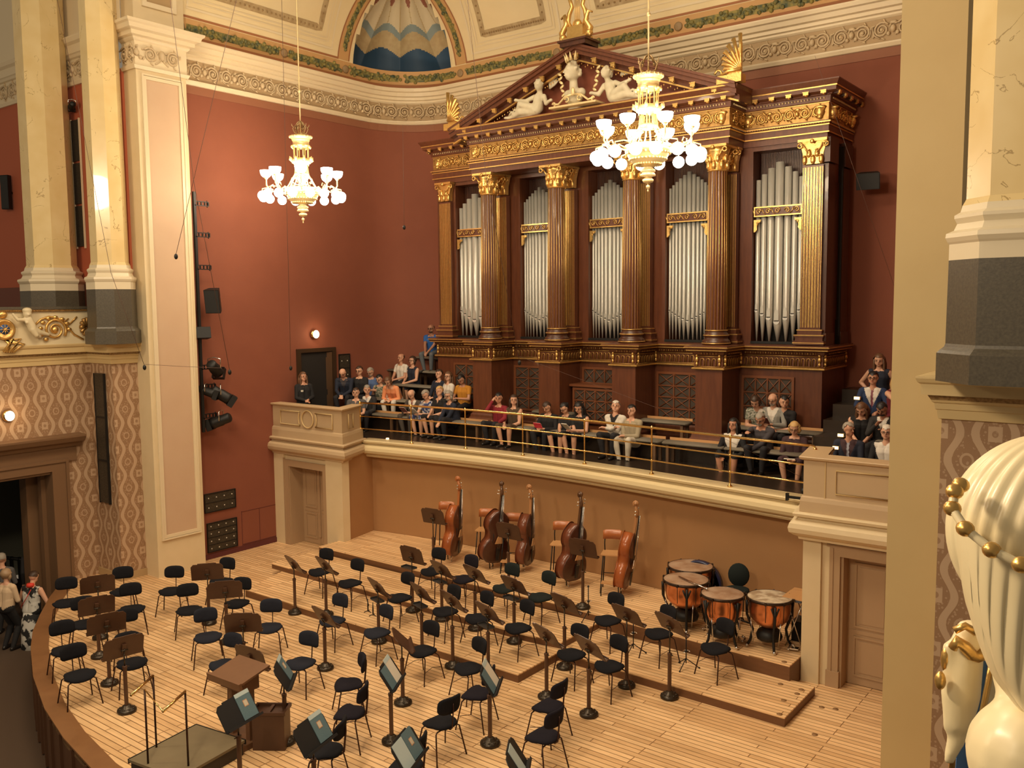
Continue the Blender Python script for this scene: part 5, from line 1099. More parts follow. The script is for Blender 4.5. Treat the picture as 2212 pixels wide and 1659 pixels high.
# ================================================================ DOUBLE BASSES AND STOOLS
def bass(c1, c2, label, neckcol, M):
    t = thing('double_bass', label, 'double bass'); t.matrix_world = M
    var = mat(*c1); front = mat(*c2)
    # outline in (x across, z up), body from z .18 to 1.30
    half = [(0, .18), (.12, .185), (.24, .22), (.32, .31), (.345, .42), (.32, .55), (.26, .64), (.205, .70), (.19, .78), (.205, .86), (.235, .91), (.255, .98), (.25, 1.08), (.21, 1.17), (.13, 1.25), (.05, 1.31), (0, 1.32)]
    def smooth(h):
        out = []
        for i in range(len(h)-1):
            p0, p1, p2, p3 = h[max(0, i-1)], h[i], h[i+1], h[min(len(h)-1, i+2)]
            for k in range(3):
                u = k/3; out.append(tuple(.5*((2*p1[j])+(-p0[j]+p2[j])*u+(2*p0[j]-5*p1[j]+4*p2[j]-p3[j])*u*u+(-p0[j]+3*p1[j]-3*p2[j]+p3[j])*u**3) for j in (0, 1)))
        return out+[h[-1]]
    hh = smooth(half); loop = hh+[(-x, z) for x, z in hh[-2:0:-1]]; n = len(loop)
    m = MB(); m.prism(loop, (0, .21, 0), (0, -.105, 0), (1, 0, 0), (0, 0, 1), smooth=True); m.build('ribs', var, t)
    for nm, y0, s, mt in (('belly', -.105, -1, front), ('back', .105, 1, var)):
        m = MB(); vs = []; fs = []
        for k, d in ((1.03, 0), (1.03, .010), (.93, .016), (.7, .035), (.4, .05), (0, .055)):
            for x, z in loop: vs.append((x*k, y0+s*d, .75+(z-.75)*k))
        for r in range(5):
            for i in range(n): j = (i+1) % n; fs.append((r*n+i, r*n+j, (r+1)*n+j, (r+1)*n+i))
        m.add(vs, fs, True); m.build(nm, mt, t)
    m = MB(); m.prism([(-.028, 1.22), (.028, 1.22), (.02, 1.68), (-.02, 1.68)], (0, .05, 0), (0, -.12, 0), (1, 0, 0), (0, 0, 1)); m.build('neck', mat(*neckcol), t)
    m = MB(); m.prism([(-.04, .72), (.04, .72), (.024, 1.70), (-.024, 1.70)], (0, -.02, 0), (0, -.145, 0), (1, 0, 0), (0, 0, 1)); m.build('fingerboard', mat('ebony', (.02, .017, .015), .25), t)
    m = MB(); m.tube([(0, -.10, 1.66), (0, -.10, 1.74), (0, -.07, 1.84), (0, -.05, 1.90)], [.03, .04, .032, .025], 8)
    m.tube([(0, -.05+(.055*(1-i/16*.8))*math.cos(i*.62-1.2), 1.93+(.055*(1-i/16*.8))*math.sin(i*.62-1.2)) for i in range(17)], [.026]*17, 8); m.cyl((-.045, -.05, 1.935), (.045, -.05, 1.935), .032, n=12); m.build('scroll', mat(*neckcol), t)
    m = MB()
    for k in range(4): z = 1.72+.035*k; s = 1 if k % 2 else -1; m.cyl((s*-.03, -.09, z), (s*.10, -.09, z), .007); m.ell((s*.11, -.09, z), (.008, .02, .016), 8, 5)
    m.build('tuning_pegs', chrome, t)
    m = MB(); m.prism([(-.11, .62), (.11, .62), (.09, .68), (.05, .78), (-.05, .78), (-.09, .68)], (0, .012, 0), (0, -.20, 0), (1, 0, 0), (0, 0, 1)); m.build('bridge', plyl, t)
    m = MB(); m.prism([(-.035, .24), (.035, .24), (.05, .52), (-.05, .52)], (0, -.02, 0), (0, -.165, 0), (1, 0, 0), (0, 0, 1)); m.build('tailpiece', mat('ebony', (0, 0, 0)), t)
    m = MB()
    for k in range(4): x = -.03+.02*k; m.tube([(x*1.2, -.19, .5), (x*1.5, -.215, .77), (x*.7, -.17, 1.70)], .0022, 4)
    m.build('strings', chrome, t)
    m = MB()
    for s in (-1, 1): m.tube([(s*.12, -.150, .60), (s*.15, -.150, .66), (s*.13, -.150, .75), (s*.15, -.150, .83)], .009, 4)
    m.build('f_holes', ghost, t)
    m = MB(); m.cyl((0, 0, .18), (0, 0, 0), .009); m.ell((0, 0, .015), .016, 8, 6); m.build('end_pin', chrome, t)
    return t
def stool(loc, rz, label):
    t = thing('bass_stool', label, 'stool', loc, rz, 'high plywood stools of the double bass players')
    m = MB(); m.prism([(-.18, -.17), (.18, -.17), (.20, .15), (.14, .19), (-.14, .19), (-.20, .15)], (0, 0, .022), (0, 0, .74)); m.build('seat', plyl, t)
    m = MB(); vs = []; fs = []
    for i in range(9):
        x = -.19+.38*i/8; y = -.20+.9*x*x
        for z, q in ((.98, 0), (1.16, -.03)):
            for d in (0, .014): vs.append((x, y+q+d, z-(.02 if abs(x) > .16 and z > 1 else 0)))
    for i in range(8): a = 4*i; b = a+4; fs += [(a, b, b+2, a+2), (a+1, a+3, b+3, b+1), (a+2, b+2, b+3, a+3), (a, a+1, b+1, b)]
    fs += [(0, 2, 3, 1), (32, 33, 35, 34)]; m.add(vs, fs, True); m.build('backrest', ply, t)
    for sx in (-1, 1):
        m = MB(); m.tube([(sx*.15, -.15, .74), (sx*.16, -.19, .9), (sx*.15, -.185, 1.02)], .011, 6); m.build('back_post', blk, t)
        for sy in (-1, 1): m = MB(); m.tube([(sx*.15, sy*.14, .74), (sx*.20, sy*.20, 0)], .012, 6); m.build('leg', blk, t)
    m = MB(); m.box(-.17, .17, .20, .36, .235, .255); m.build('footrest', plyl, t)
    m = MB()
    for sx in (-1, 1): m.tube([(sx*.16, .35, .24), (sx*.17, .36, 0)], .011, 6); m.tube([(sx*.18, .17, .24), (sx*.17, .36, .23)], .009, 6)
    m.tube([(-.19, -.17, .3), (.19, -.17, .3)], .008, 6); m.build('footrest_frame', blk, t)
    return t
c_or = (('bass_varnish_orange', (.30, .07, .02), .22, 0, (.38, .11, .03), 3), ('bass_belly_brown', (.10, .03, .012), .3, 0, (.13, .04, .015), 3))
c_dk = (('bass_varnish_dark', (.13, .035, .016), .25, 0, (.17, .05, .02), 3), ('bass_belly_dark', (.055, .018, .010), .3, 0, (.07, .024, .012), 3))
neck1 = ('bass_neck_pale', (.42, .20, .08), .3); neck2 = ('bass_neck_dark', (.10, .045, .02), .3); neck3 = ('bass_scroll_orange', (.42, .14, .04), .3)
# each: scroll px, foot px, palette, neck, yaw of the belly (deg, local -y), label
BS = [((985, 1032), (975, 1208), c_or, neck3, 108, 'shiny orange-brown double bass leaning at its stool, leftmost of the five'), ((1081, 1042), (1062, 1222), c_dk, neck2, 72, 'dark brown double bass with its broad belly in shadow, second from the left'), ((1139, 1050), (1133, 1228), c_dk, neck1, 106, 'brown double bass with pale pegbox, third from the left behind a dark desk'), ((1250, 1065), (1228, 1262), c_dk, neck2, 82, 'dark double bass partly hidden by a tall desk, fourth from the left'), ((1369, 1085), (1340, 1278), c_or, neck1, 106, 'golden brown double bass nearest the timpani, fifth from the left')]
SL_ = [((968, 1130), 200, 'plywood stool behind the leftmost orange double bass'), ((1056, 1150), 200, 'plywood stool half hidden by the second double bass'), ((1112, 1164), 200, 'plywood stool behind the third double bass'), ((1217, 1178), 200, 'plywood stool left of the fourth double bass'), ((1326, 1200), 200, 'plywood stool with footrest beside the fifth double bass')]
for (sp, fp, cc, nk, yaw, lab) in BS:
    f = at(fp[0], fp[1]+6, 2, .385); d = fwd*FPX+rgt*(sp[0]-W/2)-upv*(sp[1]-H/2); k = ((f.y+.12-CAM.y)/d.y); top = CAM+d*k
    ax = (top-f); L = ax.length; ax.normalize(); sc_ = L/1.95
    fx = Vector((math.cos(math.radians(yaw)), math.sin(math.radians(yaw)), 0)); fx = (fx-ax*fx.dot(ax)).normalized(); fy = ax.cross(fx)
    M = Matrix.Translation((f.x, f.y, .385)) @ Matrix((fx, fy, ax)).transposed().to_4x4() @ Matrix.Scale(sc_, 4)
    bass(cc[0], cc[1], lab, nk, M)
for (bp, rz, lab) in SL_:
    p = at(bp[0], bp[1]-25, 2, .385+1.07); q = at(bp[0], bp[1], 1, 14.95); p = at(bp[0], bp[1]-25, 1, 14.93); zz = .385; s = (p.z-.385)/1.07
    stool((p.x+.08, 14.72, .385), math.radians(205), lab)
# ================================================================ TIMPANI
copper = mat('copper_bowl', (.80, .34, .16), .28, .9, col2=(.62, .22, .09), scale=4, stretch=(1, 1, .3))
def timp(loc, r, label, skin):
    t = thing('timpani', label, 'kettledrum', loc, rnd.uniform(0, 1), None)
    m = MB(); m.lathe([(.0, .34), (.12, .345), (r*.62, .40), (r*.86, .50), (r*.92, .62), (r*.94, .80), (r*.98, .81)], 32); m.build('bowl', copper, t)
    m = MB(); m.lathe([(r*1.0, .795), (r*1.04, .80), (r*1.04, .835), (r*1.0, .845), (r*1.0, .795)], 32, cap=False)
    for k in range(8):
        a = 2*PI*k/8; c, s = math.cos(a), math.sin(a); m.cyl((r*1.06*c, r*1.06*s, .85), (r*1.03*c, r*1.03*s, .52), .007, n=5); m.cb((r*1.06*c, r*1.06*s, .82), (.03, .03, .04), rot('Z', a))
    m.build('hoop', mat('dark_hoop', (.05, .03, .02), .35, .6), t)
    m = MB(); m.lathe([(r*1.0, .838), (r*.96, .843), (0, .843)], 32); m.build('drum_head', skin, t)
    m = MB()
    for k in range(4):
        a = 2*PI*k/4+.4; c, s = math.cos(a), math.sin(a)
        m.tube([(r*1.04*c, r*1.04*s, .78), (r*1.02*c, r*1.02*s, .55), (r*.75*c, r*.75*s, .30), (r*.85*c, r*.85*s, .12), (r*1.0*c, r*1.0*s, .03)], .022, 6)
        for d in (-.16, .16): m.tube([(r*1.04*math.cos(a+d), r*1.04*math.sin(a+d), .76), (r*1.03*c, r*1.03*s, .60)], .016, 5)
    m.lathe([(.0, .13), (r*.55, .14), (r*.6, .20), (r*.5, .28), (.1, .34)], 12); m.build('frame', blk, t)
    m = MB(); m.cyl((r*1.0, 0, .10), (r*1.15, 0, .06), .02); m.box(r*.85, r*1.3, -.05, .05, .03, .05); m.cyl((r*.9, -.12, .05), (r*.9, .12, .05), .012)
    for k in range(4): a = 2*PI*k/4+.4; m.ell((r*1.0*math.cos(a), r*1.0*math.sin(a), .03), .03, 8, 6); m.cyl((r*.8*math.cos(a+.3), r*.8*math.sin(a+.3), .1), (r*.95*math.cos(a+.3), r*.95*math.sin(a+.3), .5), .008)
    m.build('pedal_and_rods', chrome, t)
    return t
sk1 = mat('worn_brown_drumhead', (.30, .17, .10), .45, col2=(.42, .29, .20), scale=5, contrast=2); sk2 = mat('pale_worn_drumhead', (.34, .24, .15), .45, col2=(.62, .52, .38), scale=6, contrast=2.5)
for (px, py, r, lab, sk) in ((1492, 1221, .40, 'largest copper timpani at the back by the brown wall', sk1), (1482, 1250, .385, 'copper timpani with sticks lying on its dark head', sk1), (1561, 1281, .345, 'copper timpani in the middle front with a plain grey-brown head', sk1), (1663, 1288, .355, 'copper timpani at the right with a pale worn head', sk2)):
    p = at(px, py, 2, .385+.843); timp((p.x, p.y, .385), r, lab, sk)
p = at(1482, 1250, 2, 1.235); t = thing('timpani_sticks', 'pair of timpani sticks lying across two drum heads', 'drumsticks', (p.x, p.y, 1.235))
q = at(1525, 1274, 2, 1.235)-p; m = MB(); m.cyl((-.15, .02, .012), (q.x, q.y, .03), .008); m.ell((q.x, q.y, .03), .022, 8, 6); m.build('stick', wood, t); m = MB(); m.cyl((-.1, -.03, .012), (q.x+.03, q.y-.03, .03), .008); m.ell((q.x+.03, q.y-.03, .03), .022, 8, 6); m.build('stick', chrome, t)
# blue hoop (bass drum) behind
p = at(1508, 1252, 1, 14.75); t = thing('bass_drum', 'drum with a blue rim standing against the wall behind the timpani', 'drum', (p.x, 14.83, .385))
m = MB(); M = rot('X', PI/2); m.lathe([(.40, -.06), (.43, -.06), (.43, .06), (.40, .06), (.40, -.06)], 40, (0, 0, .45), M=M, cap=False); m.build('blue_rim', mat('navy_rim', (.015, .022, .07), .35), t); m = MB(); m.lathe([(.40, -.04), (0, -.04)], 32, (0, 0, .45), M=M); m.build('shell', apse, t)
p = at(1600, 1232, 1, 14.55); t = thing('swivel_chair', 'dark green swivel chair between the timpani and the wall', 'chair', (p.x, 14.4, .385), math.radians(15))
m = MB(); m.lathe([(0, .56), (.19, .565), (.215, .60), (.21, .635), (.17, .65), (0, .65)], 20); m.build('seat', greenfab, t)
m = MB(); m.lathe([(0, -.03), (.17, -.025), (.185, 0), (.17, .025), (0, .03)], 20, (0, .19, .83), M=rot('X', PI/2-.12), ry=1.12); m.build('backrest', greenfab, t)
m = MB(); m.cyl((0, 0, .1), (0, 0, .57), .022); m.tube([(0, .1, .57), (0, .23, .58), (0, .22, .85)], .014, 6)
for k in range(5): a = 2*PI*k/5; m.tube([(0, 0, .11), (.24*math.cos(a), .24*math.sin(a), .05), (.26*math.cos(a), .26*math.sin(a), .0)], .016, 5)
m.build('base', blk, t)
p = at(1716, 1272, 1, 14.2); t = thing('glockenspiel', 'small bar instrument on a folding stand next to the right gallery post', 'percussion instrument', (-4.98, 14.15, .385))
m = MB()
for k in range(14): m.box(-.22+.032*k*.0, -.22+.34, -.30+.042*k, -.265+.042*k, .83+.002*(k % 2), .845)
m.build('bars', plyl, t); m = MB(); m.box(-.2, .1, -.3, .3, .79, .83); m.build('case', mat('blue_grey_case', (.06, .07, .085), .5), t)
m = MB()
for s in (-1, 1): m.cyl((-.18, s*.2, 0), (.1, s*.2, .79), .01); m.cyl((.1, s*.2, 0), (-.18, s*.2, .79), .01)
m.cyl((-.18, -.2, .02), (-.18, .2, .02), .01); m.build('stand', chrome, t)
p = at(1708, 1345, 2, .385+.15); t = thing('equipment_case', 'black case on the floor behind the right timpani', 'case', (-5.02, 14.4, .385)); m = MB(); m.box(-.15, .12, -.16, .16, 0, .34); m.build('body', blk, t); m = MB(); m.tube([(-.05, 0, .34), (-.04, 0, .37), (.03, 0, .37), (.04, 0, .34)], .01, 5); m.build('handle', blk, t)
# instrument stands (thin tripods)
for (px, py, lv, hh, lab) in ((1368, 1398, 1, .62, 'thin tripod instrument stand in front of the upper right riser'), (1482, 1430, 1, .5, 'thin tripod instrument stand left of the lone riser chair'), (1271, 1327, 2, .62, 'thin metal instrument stand below the tall desk by the fourth double bass')):
    p = at(px, py, 2, LV[lv]+.1); t = thing('instrument_stand', lab, 'instrument stand', (p.x, p.y, LV[lv] if lv != 2 else .255), .5); m = MB(); m.cyl((0, 0, .08), (0, 0, hh), .009); m.ell((0, 0, hh), .02, 8, 6); m.ell((0, 0, hh*.55), .025, 8, 6); m.build('rod', blk, t)
    for k in range(3): a = 2*PI*k/3; m = MB(); m.tube([(0, 0, .16), (.20*math.cos(a), .20*math.sin(a), .02)], .008, 5); m.ell((.21*math.cos(a), .21*math.sin(a), .015), .015, 6, 4); m.build('leg', blk, t)
    m = MB(); m.tube([(.06*math.cos(a), .06*math.sin(a), hh*.55) for a in [PI*.25*k for k in range(7)]], .006, 5); m.build('cradle', chrome, t)
for (px, py) in ((795, 1322), (806, 1330)):
    p = at(px, py, 2, LV[1]); t = thing('instrument_peg', 'small upright woodwind peg on the low riser, %s of the two' % ('left' if px == 795 else 'right'), 'instrument stand', (p.x, p.y, LV[1])); m = MB(); m.lathe([(.012, .02), (.014, .12), (.006, .26), (0, .26)], 8); m.build('peg', blk, t); m = MB()
    for k in range(3): a = 2*PI*k/3; m.cyl((0, 0, .03), (.08*math.cos(a), .08*math.sin(a), .006), .007)
    m.build('feet', blk, t)
p = at(706, 1245, 2, .6); t = thing('coiled_cable', 'small white coil on the seat of the leftmost chair of the low riser', 'cable', (-13.80, 11.84, .63)); m = MB(); m.tube([(.10*math.cos(a), .05*math.sin(a), .004*k) for k, a in enumerate([.6*i for i in range(14)])], .006, 5); m.build('coil', paper, t)
# folded paper etc on chair: red mug on third bass stool
t = thing('red_flask', 'black flask with a red cap lying on the third plywood stool', 'flask', (-12.5, 14.78, 1.17)); p = at(1118, 1172, 1, 14.72); t.location = (p.x, 14.72, .385+.80); m = MB(); m.cyl((-.12, 0, 0), (.08, 0, 0), .035, n=12); m.build('body', blk, t); m = MB(); m.cyl((.08, 0, 0), (.12, 0, 0), .032, n=12); m.build('cap', mat('red_cap', (.5, .03, .03), .4), t)
# ================================================================ LIGHTING RIG, SPEAKERS, SCONCES, CABLES
xw = -18.45
t = thing('lighting_rig', 'vertical black stage lighting boom beside the cream pier', 'lighting rig', (-18.12, 11.9, 3.2))
m = MB(); z0, z1 = 3.1-3.2, 8.55-3.2; m.box(-.03, .03, -.02, .04, z0, z1); m.build('mast', blk, t)
for zz in (8.25, 7.55, 6.82, 4.55, 4.1, 3.42):
    m = MB(); z = zz-3.2
    for dz in (0, .09): m.box(0, .03, 0, .36, z+dz-.01, z+dz+.01)
    for k in range(4): m.box(0, .03, .08+.09*k, .10+.09*k, z, z+.09)
    m.cyl((.0, .34, z+.12), (.0, .34, z-.03), .012); m.build('bracket', blk, t)
def spot(loc, rz, pitch, label, L=.46, r=.13):
    t = thing('stage_spotlight', label, 'spotlight', loc, rz); M = Matrix.Rotation(pitch, 4, 'X')
    m = MB(); m.T = M; m.lathe([(r*.7, -L*.5), (r*.9, -L*.42), (r*.9, -L*.1), (r, 0), (r, L*.35), (r*1.05, L*.5), (0, L*.5)], 14, M=rot('X', -PI/2)); m.build('housing', blk, t)
    m = MB(); m.T = M; 
    for s in (-1, 1): m.box(s*r*1.0-.005, s*r*1.0+.005, L*.5, L*.78, -r, r); m.box(-r, r, L*.5, L*.76, s*r-.005, s*r+.005)
    m.build('barn_doors', blk, t); m = MB(); m.tube([(-r*1.1, 0, 0), (-r*1.15, 0, r*1.6), (0, 0, r*1.9), (r*1.15, 0, r*1.6), (r*1.1, 0, 0)], .012, 5); m.build('yoke', chrome, t)
spot(tuple(at(463, 795, 0, -17.95)), .6, -.5, 'uppermost black spotlight on the lighting boom'); spot(tuple(at(477, 852, 0, -17.95)), -.6, -.6, 'middle black spotlight on the lighting boom'); spot(tuple(at(478, 908, 0, -17.95)), 2.2, -.35, 'lowest black spotlight on the lighting boom'); spot(tuple(at(446, 845, 0, -18.1)), -.9, -.4, 'small black spotlight close to the mast of the boom', .38, .10)
def speaker(loc, rz, tilt, s, label):
    t = thing('loudspeaker', label, 'loudspeaker', loc, rz); M = Matrix.Rotation(tilt, 4, 'X'); m = MB(); m.T = M; m.prism([(-s[0], .0), (s[0], .0), (s[0]*.7, s[1]), (-s[0]*.7, s[1])], (0, 0, s[2]*2), (0, 0, -s[2])); m.build('cabinet', blk, t)
    m = MB(); m.T = M; m.box(-s[0]*.94, s[0]*.94, -.012, 0, -s[2]*.94, s[2]*.94); m.build('grille', mat('speaker_grille', (.028, .028, .028), .7, .3), t); m = MB(); m.T = M; m.box(-.03, .03, s[1], s[1]+.12, -.03, .03); m.build('bracket', blk, t)
speaker(tuple(at(458, 652, 0, -17.95)), math.radians(38), .22, (.17, .26, .27), 'black loudspeaker high on the lighting boom, tilted'); speaker(tuple(at(440, 718, 0, -18.0)), math.radians(70), -.2, (.16, .2, .13), 'second smaller black loudspeaker below the tilted one')
speaker(tuple(at(1875, 392, 1, 18.5)), math.radians(10), .25, (.22, .25, .16), 'dark loudspeaker high on the wall right of the organ'); speaker(tuple(at(10, 415, 1, 10.35)), math.radians(20), 0, (.12, .14, .42), 'grey column loudspeaker at the left edge of the photo')
spot(tuple(at(156, 228, 1, 10.35)), 1.2, -.2, 'small black spotlight on the upper red gallery wall', .25, .07)
t = thing('wall_grille', 'tall three-part metal grille on the red gallery wall between the marble columns', 'vent grille', (0, 10.55, 0)); p0 = at(155, 262, 1, 10.55); p1 = at(189, 536, 1, 10.55); xc = (p0.x+at(172, 262, 1, 10.55).x)/2
for k in range(3):
    z1 = p0.z-(p0.z-p1.z)*k/3; z0_ = p0.z-(p0.z-p1.z)*(k+1)/3+.05; m = MB(); m.box(p0.x, p0.x+.34, -.03, 0, z0_, z1); m.build('grille_panel', gril, t)
m = MB(); m.box(p0.x-.03, p0.x, -.035, 0, p1.z, p0.z+.03); m.box(p0.x+.34, p0.x+.37, -.035, 0, p1.z, p0.z+.03); m.build('frame', creamhi, t)
t = thing('wall_grille', 'long narrow black grille on the wallpapered step beside the left pier', 'vent grille', (0, 10.0, 0)); a = at(219, 1085, 1, 10.0); b = at(238, 1085, 1, 10.0); c_ = at(207, 806, 1, 10.0)
for k in range(3): zt, zb = c_.z-(c_.z-a.z)*k/3, c_.z-(c_.z-a.z)*(k+1)/3+.02; m = MB(); m.box(a.x, b.x, -.02, .02, zb, zt); m.build('grille_panel', gril, t)
m = MB(); m.box(a.x-.02, a.x, -.03, .02, a.z, c_.z); m.box(b.x, b.x+.02, -.03, .02, a.z, c_.z)
for k in (1, 2): z = c_.z-(c_.z-a.z)*k/3; m.box(a.x, b.x, -.03, .02, z-.02, z+.02)
m.build('frame', blk, t)
for (px, py, ax, v, yaw, lab) in ((678, 722, 0, xw, 90, 'glowing round wall lamp on the red wall above the gallery door'), (17, 898, 0, -19.5, 90, 'glowing round wall lamp on the wallpaper at the left edge')):
    p = at(px, py, ax, v+.02); t = thing('wall_lamp', lab, 'wall lamp', p); m = MB(); m.lathe([(.12, 0), (.12, .03), (.10, .06), (0, .06)], 20, M=rot('Y', PI/2)); m.build('mount', brass, t); m = MB(); m.ell((.09, 0, 0), (.055, .095, .105), 16, 10); m.build('glass_dome', shade, t)
    l = bpy.data.lights.new('wall_lamp_bulb', 'POINT'); l.energy = 5; l.color = (1, .7, .4); l.shadow_soft_size = .08; o = bpy.data.objects.new('wall_lamp_bulb', l); C.objects.link(o); o.parent = t; o.location = (.24, 0, 0)
def cable(pts, lab, r=.006, mic=True, nm='hanging_cable'):
    t = thing(nm, lab, 'hanging microphone' if mic else 'cable', pts[-1]); P = [Vector(p)-Vector(pts[-1]) for p in pts]; m = MB(); m.tube(P, r, 5); m.build('cable', mat('thin_cable', (.09, .045, .03), .6), t)
    if mic: m = MB(); m.ell((0, 0, -.03), (.03, .03, .045), 8, 6); m.build('microphone', blk, t)
cable([atd(520, -40, 14), atd(380, 550, 14)], 'thin cable slanting across the left pier to a small dark microphone', .004); cable([atd(365, -20, 13), atd(420, 400, 14), atd(496, 800, 14.5)], 'thin cable hanging over the red wall to a microphone beside the spotlights', .004)
cable([atd(608, -20, 17), atd(628, 792, 17)], 'long vertical thread left of the gallery door ending in a tiny microphone', .004); cable([atd(870, 270, 17.5), atd(873, 488, 17.5)], 'short thread hanging in front of the red wall left of the organ', .003)
cable([atd(1008, -20, 15), atd(1050, 380, 15), atd(1122, 780, 15)], 'thread crossing the left part of the organ down to a small microphone', .004); cable([atd(120, -20, 16), atd(70, 790, 16)][:1]+[atd(240, 590, 15), atd(312, 790, 15)], 'thin cable over the left columns ending at the cream pier', .004)
cable([atd(1760, 120, 12), atd(1960, 700, 12)], 'faint wire crossing the dark right flank of the organ', .002, False, 'wire'); cable([atd(1122, 770, 15.2), atd(1470, 900, 14.6), atd(1740, 1035, 14)], 'faint wire running down in front of the organ grilles', .002, False, 'wire'); cable([atd(312, 787, 15), atd(400, 792, 15), atd(480, 795, 14.5)], 'thin wire stretched across the pier at gallery height', .003, False, 'wire')
# gallery projectors on the edge
for px, py, lab in ((762, 938, 'small black clamp-on camera at the left end of the gallery rail'), (1733, 1072, 'small black clamp-on camera at the right end of the gallery rail')):
    p = at(px, py, 2, 2.8); t = thing('stage_camera', lab, 'camera', (p.x, p.y-.08, 2.78)); m = MB(); m.box(-.2, .14, -.02, .02, -.02, .02); m.box(-.24, -.2, -.03, .03, -.06, .06); m.cyl((.06, 0, .0), (.06, 0, .08), .015); m.build('bracket', blk, t); m = MB(); m.ell((.06, 0, .13), (.06, .07, .06), 10, 8); m.build('head', blk, t)
p = at(837, 947, 2, GF+.02); t = thing('floor_light', 'tiny lit floor lamp on the gallery floor behind the rail', 'floor lamp', (p.x, p.y, GF)); m = MB(); m.lathe([(.04, 0), (.035, .03), (0, .035)], 12); m.build('glass', mat('floor_lamp_glow', (1, .7, .35), .4, emit=3), t)
for (px, py, z, lab) in ((1852, 860, 3.75, 'topmost small brass step light on the right stairs'), (1817, 940, 3.4, 'middle small brass step light on the right stairs'), (1806, 967, 3.05, 'lowest small brass step light on the right stairs')):
    p = at(px, py, 0, -4.7); t = thing('step_light', lab, 'step light', p); m = MB(); m.box(-.05, .05, -.03, .03, -.03, .03); m.build('housing', brass, t); m = MB(); m.box(-.045, .045, -.04, -.03, -.02, .025); m.build('lens', mat('step_light_glow', (1, .72, .3), .4, emit=4), t)
for k in range(5): 
    z1 = 3.05+.36*k/1; m = MB(); m.box(-5.72, -5.2, 16.15+.55*k, 16.75+.55*k, GF, 2.95+.25*(k+1)); o = m.build('stair_step', charc); tag(o, ('lowest', 'second', 'third', 'fourth', 'topmost')[k]+' dark step of the stairs right of the organ', 'stair step')
# benches
def bench(p0, p1, z, lab, back=True, leg=True):
    """p0,p1 (x,y) ends of the seat's middle line"""
    p0 = Vector(p0); p1 = Vector(p1); L = (p1-p0).length; t = thing('audience_bench', lab, 'bench', (p0.x, p0.y, z), math.atan2(p1.y-p0.y, p1.x-p0.x)); m = MB()
    m.tube([(0, 0, .42), (L, 0, .42)], .19, 12, flat=.24, up=(0, 0, 1)); m.build('seat_pad', cushion, t)
    if back: m = MB(); m.box(0, L, .17, .19, .42, .50); m.build('wood_rail', plyl, t)
    m = MB()
    n = max(2, int(L/1.2)+1)
    for k in range(n): x = .1+(L-.2)*k/(n-1); m.box(x-.03, x+.03, -.14, -.09, 0, .38); m.box(x-.03, x+.03, .1, .15, 0, .38); m.box(x-.03, x+.03, -.14, .15, .34, .38)
    m.build('bench_frame', mat('bench_leg_wood', (.13, .07, .035), .5), t)
ROW = lambda X: 16.48+.0*(X+11)
for a, b, lab in ((-14.9, -13.5, 'front row bench between the standing group and the man in red'), (-13.4, -12.0, 'front row bench under the man in red and the woman in brown'), (-11.9, -9.9, 'front row bench under the readers dressed in black'), (-9.8, -8.75, 'front row bench under the couple in white and beige'), (-8.65, -7.35, 'empty front row bench right of the beige couple'), (-7.3, -5.75, 'front row bench under the man leaning on the rail')): bench((a, 16.42), (b, 16.42), GF, lab)
bench((-17.9, 16.35), (-15.0, 16.45), GF, 'front row bench under the group at the left end of the rail')
bench((-10.1, 17.05), (-8.45, 17.05), 3.02, 'grey upholstered bench against the organ lattice'); bench((-12.4, 17.05), (-11.35, 17.05), 3.02, 'short bench behind the man in red by the organ pedestal'); bench((-7.4, 17.1), (-5.7, 17.1), 3.02, 'bench of the second row at the right organ corner')
for k, (py, lab) in enumerate(((905, 'lowest side bench left of the organ'), (850, 'second side bench left of the organ'), (790, 'third grey side bench left of the organ'), (756, 'topmost grey side bench left of the organ'))):
    bench((-18.35, 16.95+.62*k), (-15.9, 16.95+.62*k), 3.02+.34*(k), lab, back=False)
for k, lab in enumerate(('lowest side bench right of the organ', 'second side bench right of the organ', 'third side bench right of the organ')): bench((-4.5, 16.45+.65*k), (-2.4, 16.45+.65*k), 3.05+.36*k, lab, back=False)
bench((-4.6, 18.6), (-2.4, 18.6), 4.35, 'topmost bench in the corner right of the organ')
bench((-4.55, 15.6), (-2.5, 15.6), GF, 'bench just behind the right parapet box', back=False)
# ================================================================ LEFT GALLERY PARAPET WITH CARVING
X = -19.30
t = thing('carved_parapet', 'cream and gilt carved gallery parapet with putto, scrolls and dark coping', 'parapet', (X, 6, 5.21))
ivory = mat('ivory_carving_paint', (.66, .56, .36), .4)
m = MB(); m.box(-.2, 0, -4, 3.98, 0, .70); m.build('panel', ivory, t)
m = MB(); m.box(-.25, .07, -4, 3.98, .74, .80); m.build('coping', granite, t)
m = MB(); m.box(-.2, .05, -4, 3.98, .70, .74)
for k in range(90): m.ell((.055, 1.2+.031*k, .715), (.012, .012, .014), 4, 3)
m.build('gilt_moulding', golddark, t)
def Q(px, py): q = at(px, py, 0, X+.02); return Vector((.02, q.y-6, q.z-5.21))
m = MB()
c0 = Q(118, 712); R0 = .24
m.tube([c0+Vector((.02, R0*(1-i/34*.85)*math.cos(i/34*4.3*PI-.6), R0*(1-i/34*.85)*math.sin(i/34*4.3*PI-.6))) for i in range(35)], [.03*(1-.5*i/34) for i in range(35)], 6)
m.tube([Q(72, 705), Q(88, 690), Q(105, 684), Q(122, 686), Q(137, 697), Q(150, 710), Q(160, 722), Q(180, 733)], .022, 6); m.tube([Q(137, 697), Q(150, 700), Q(160, 690), Q(166, 684)], .018, 5); m.tube([Q(128, 688), Q(140, 694), Q(148, 688)], .015, 5); m.ell(c0+Vector((.03, 0, 0)), (.04, .07, .07), 8, 6)
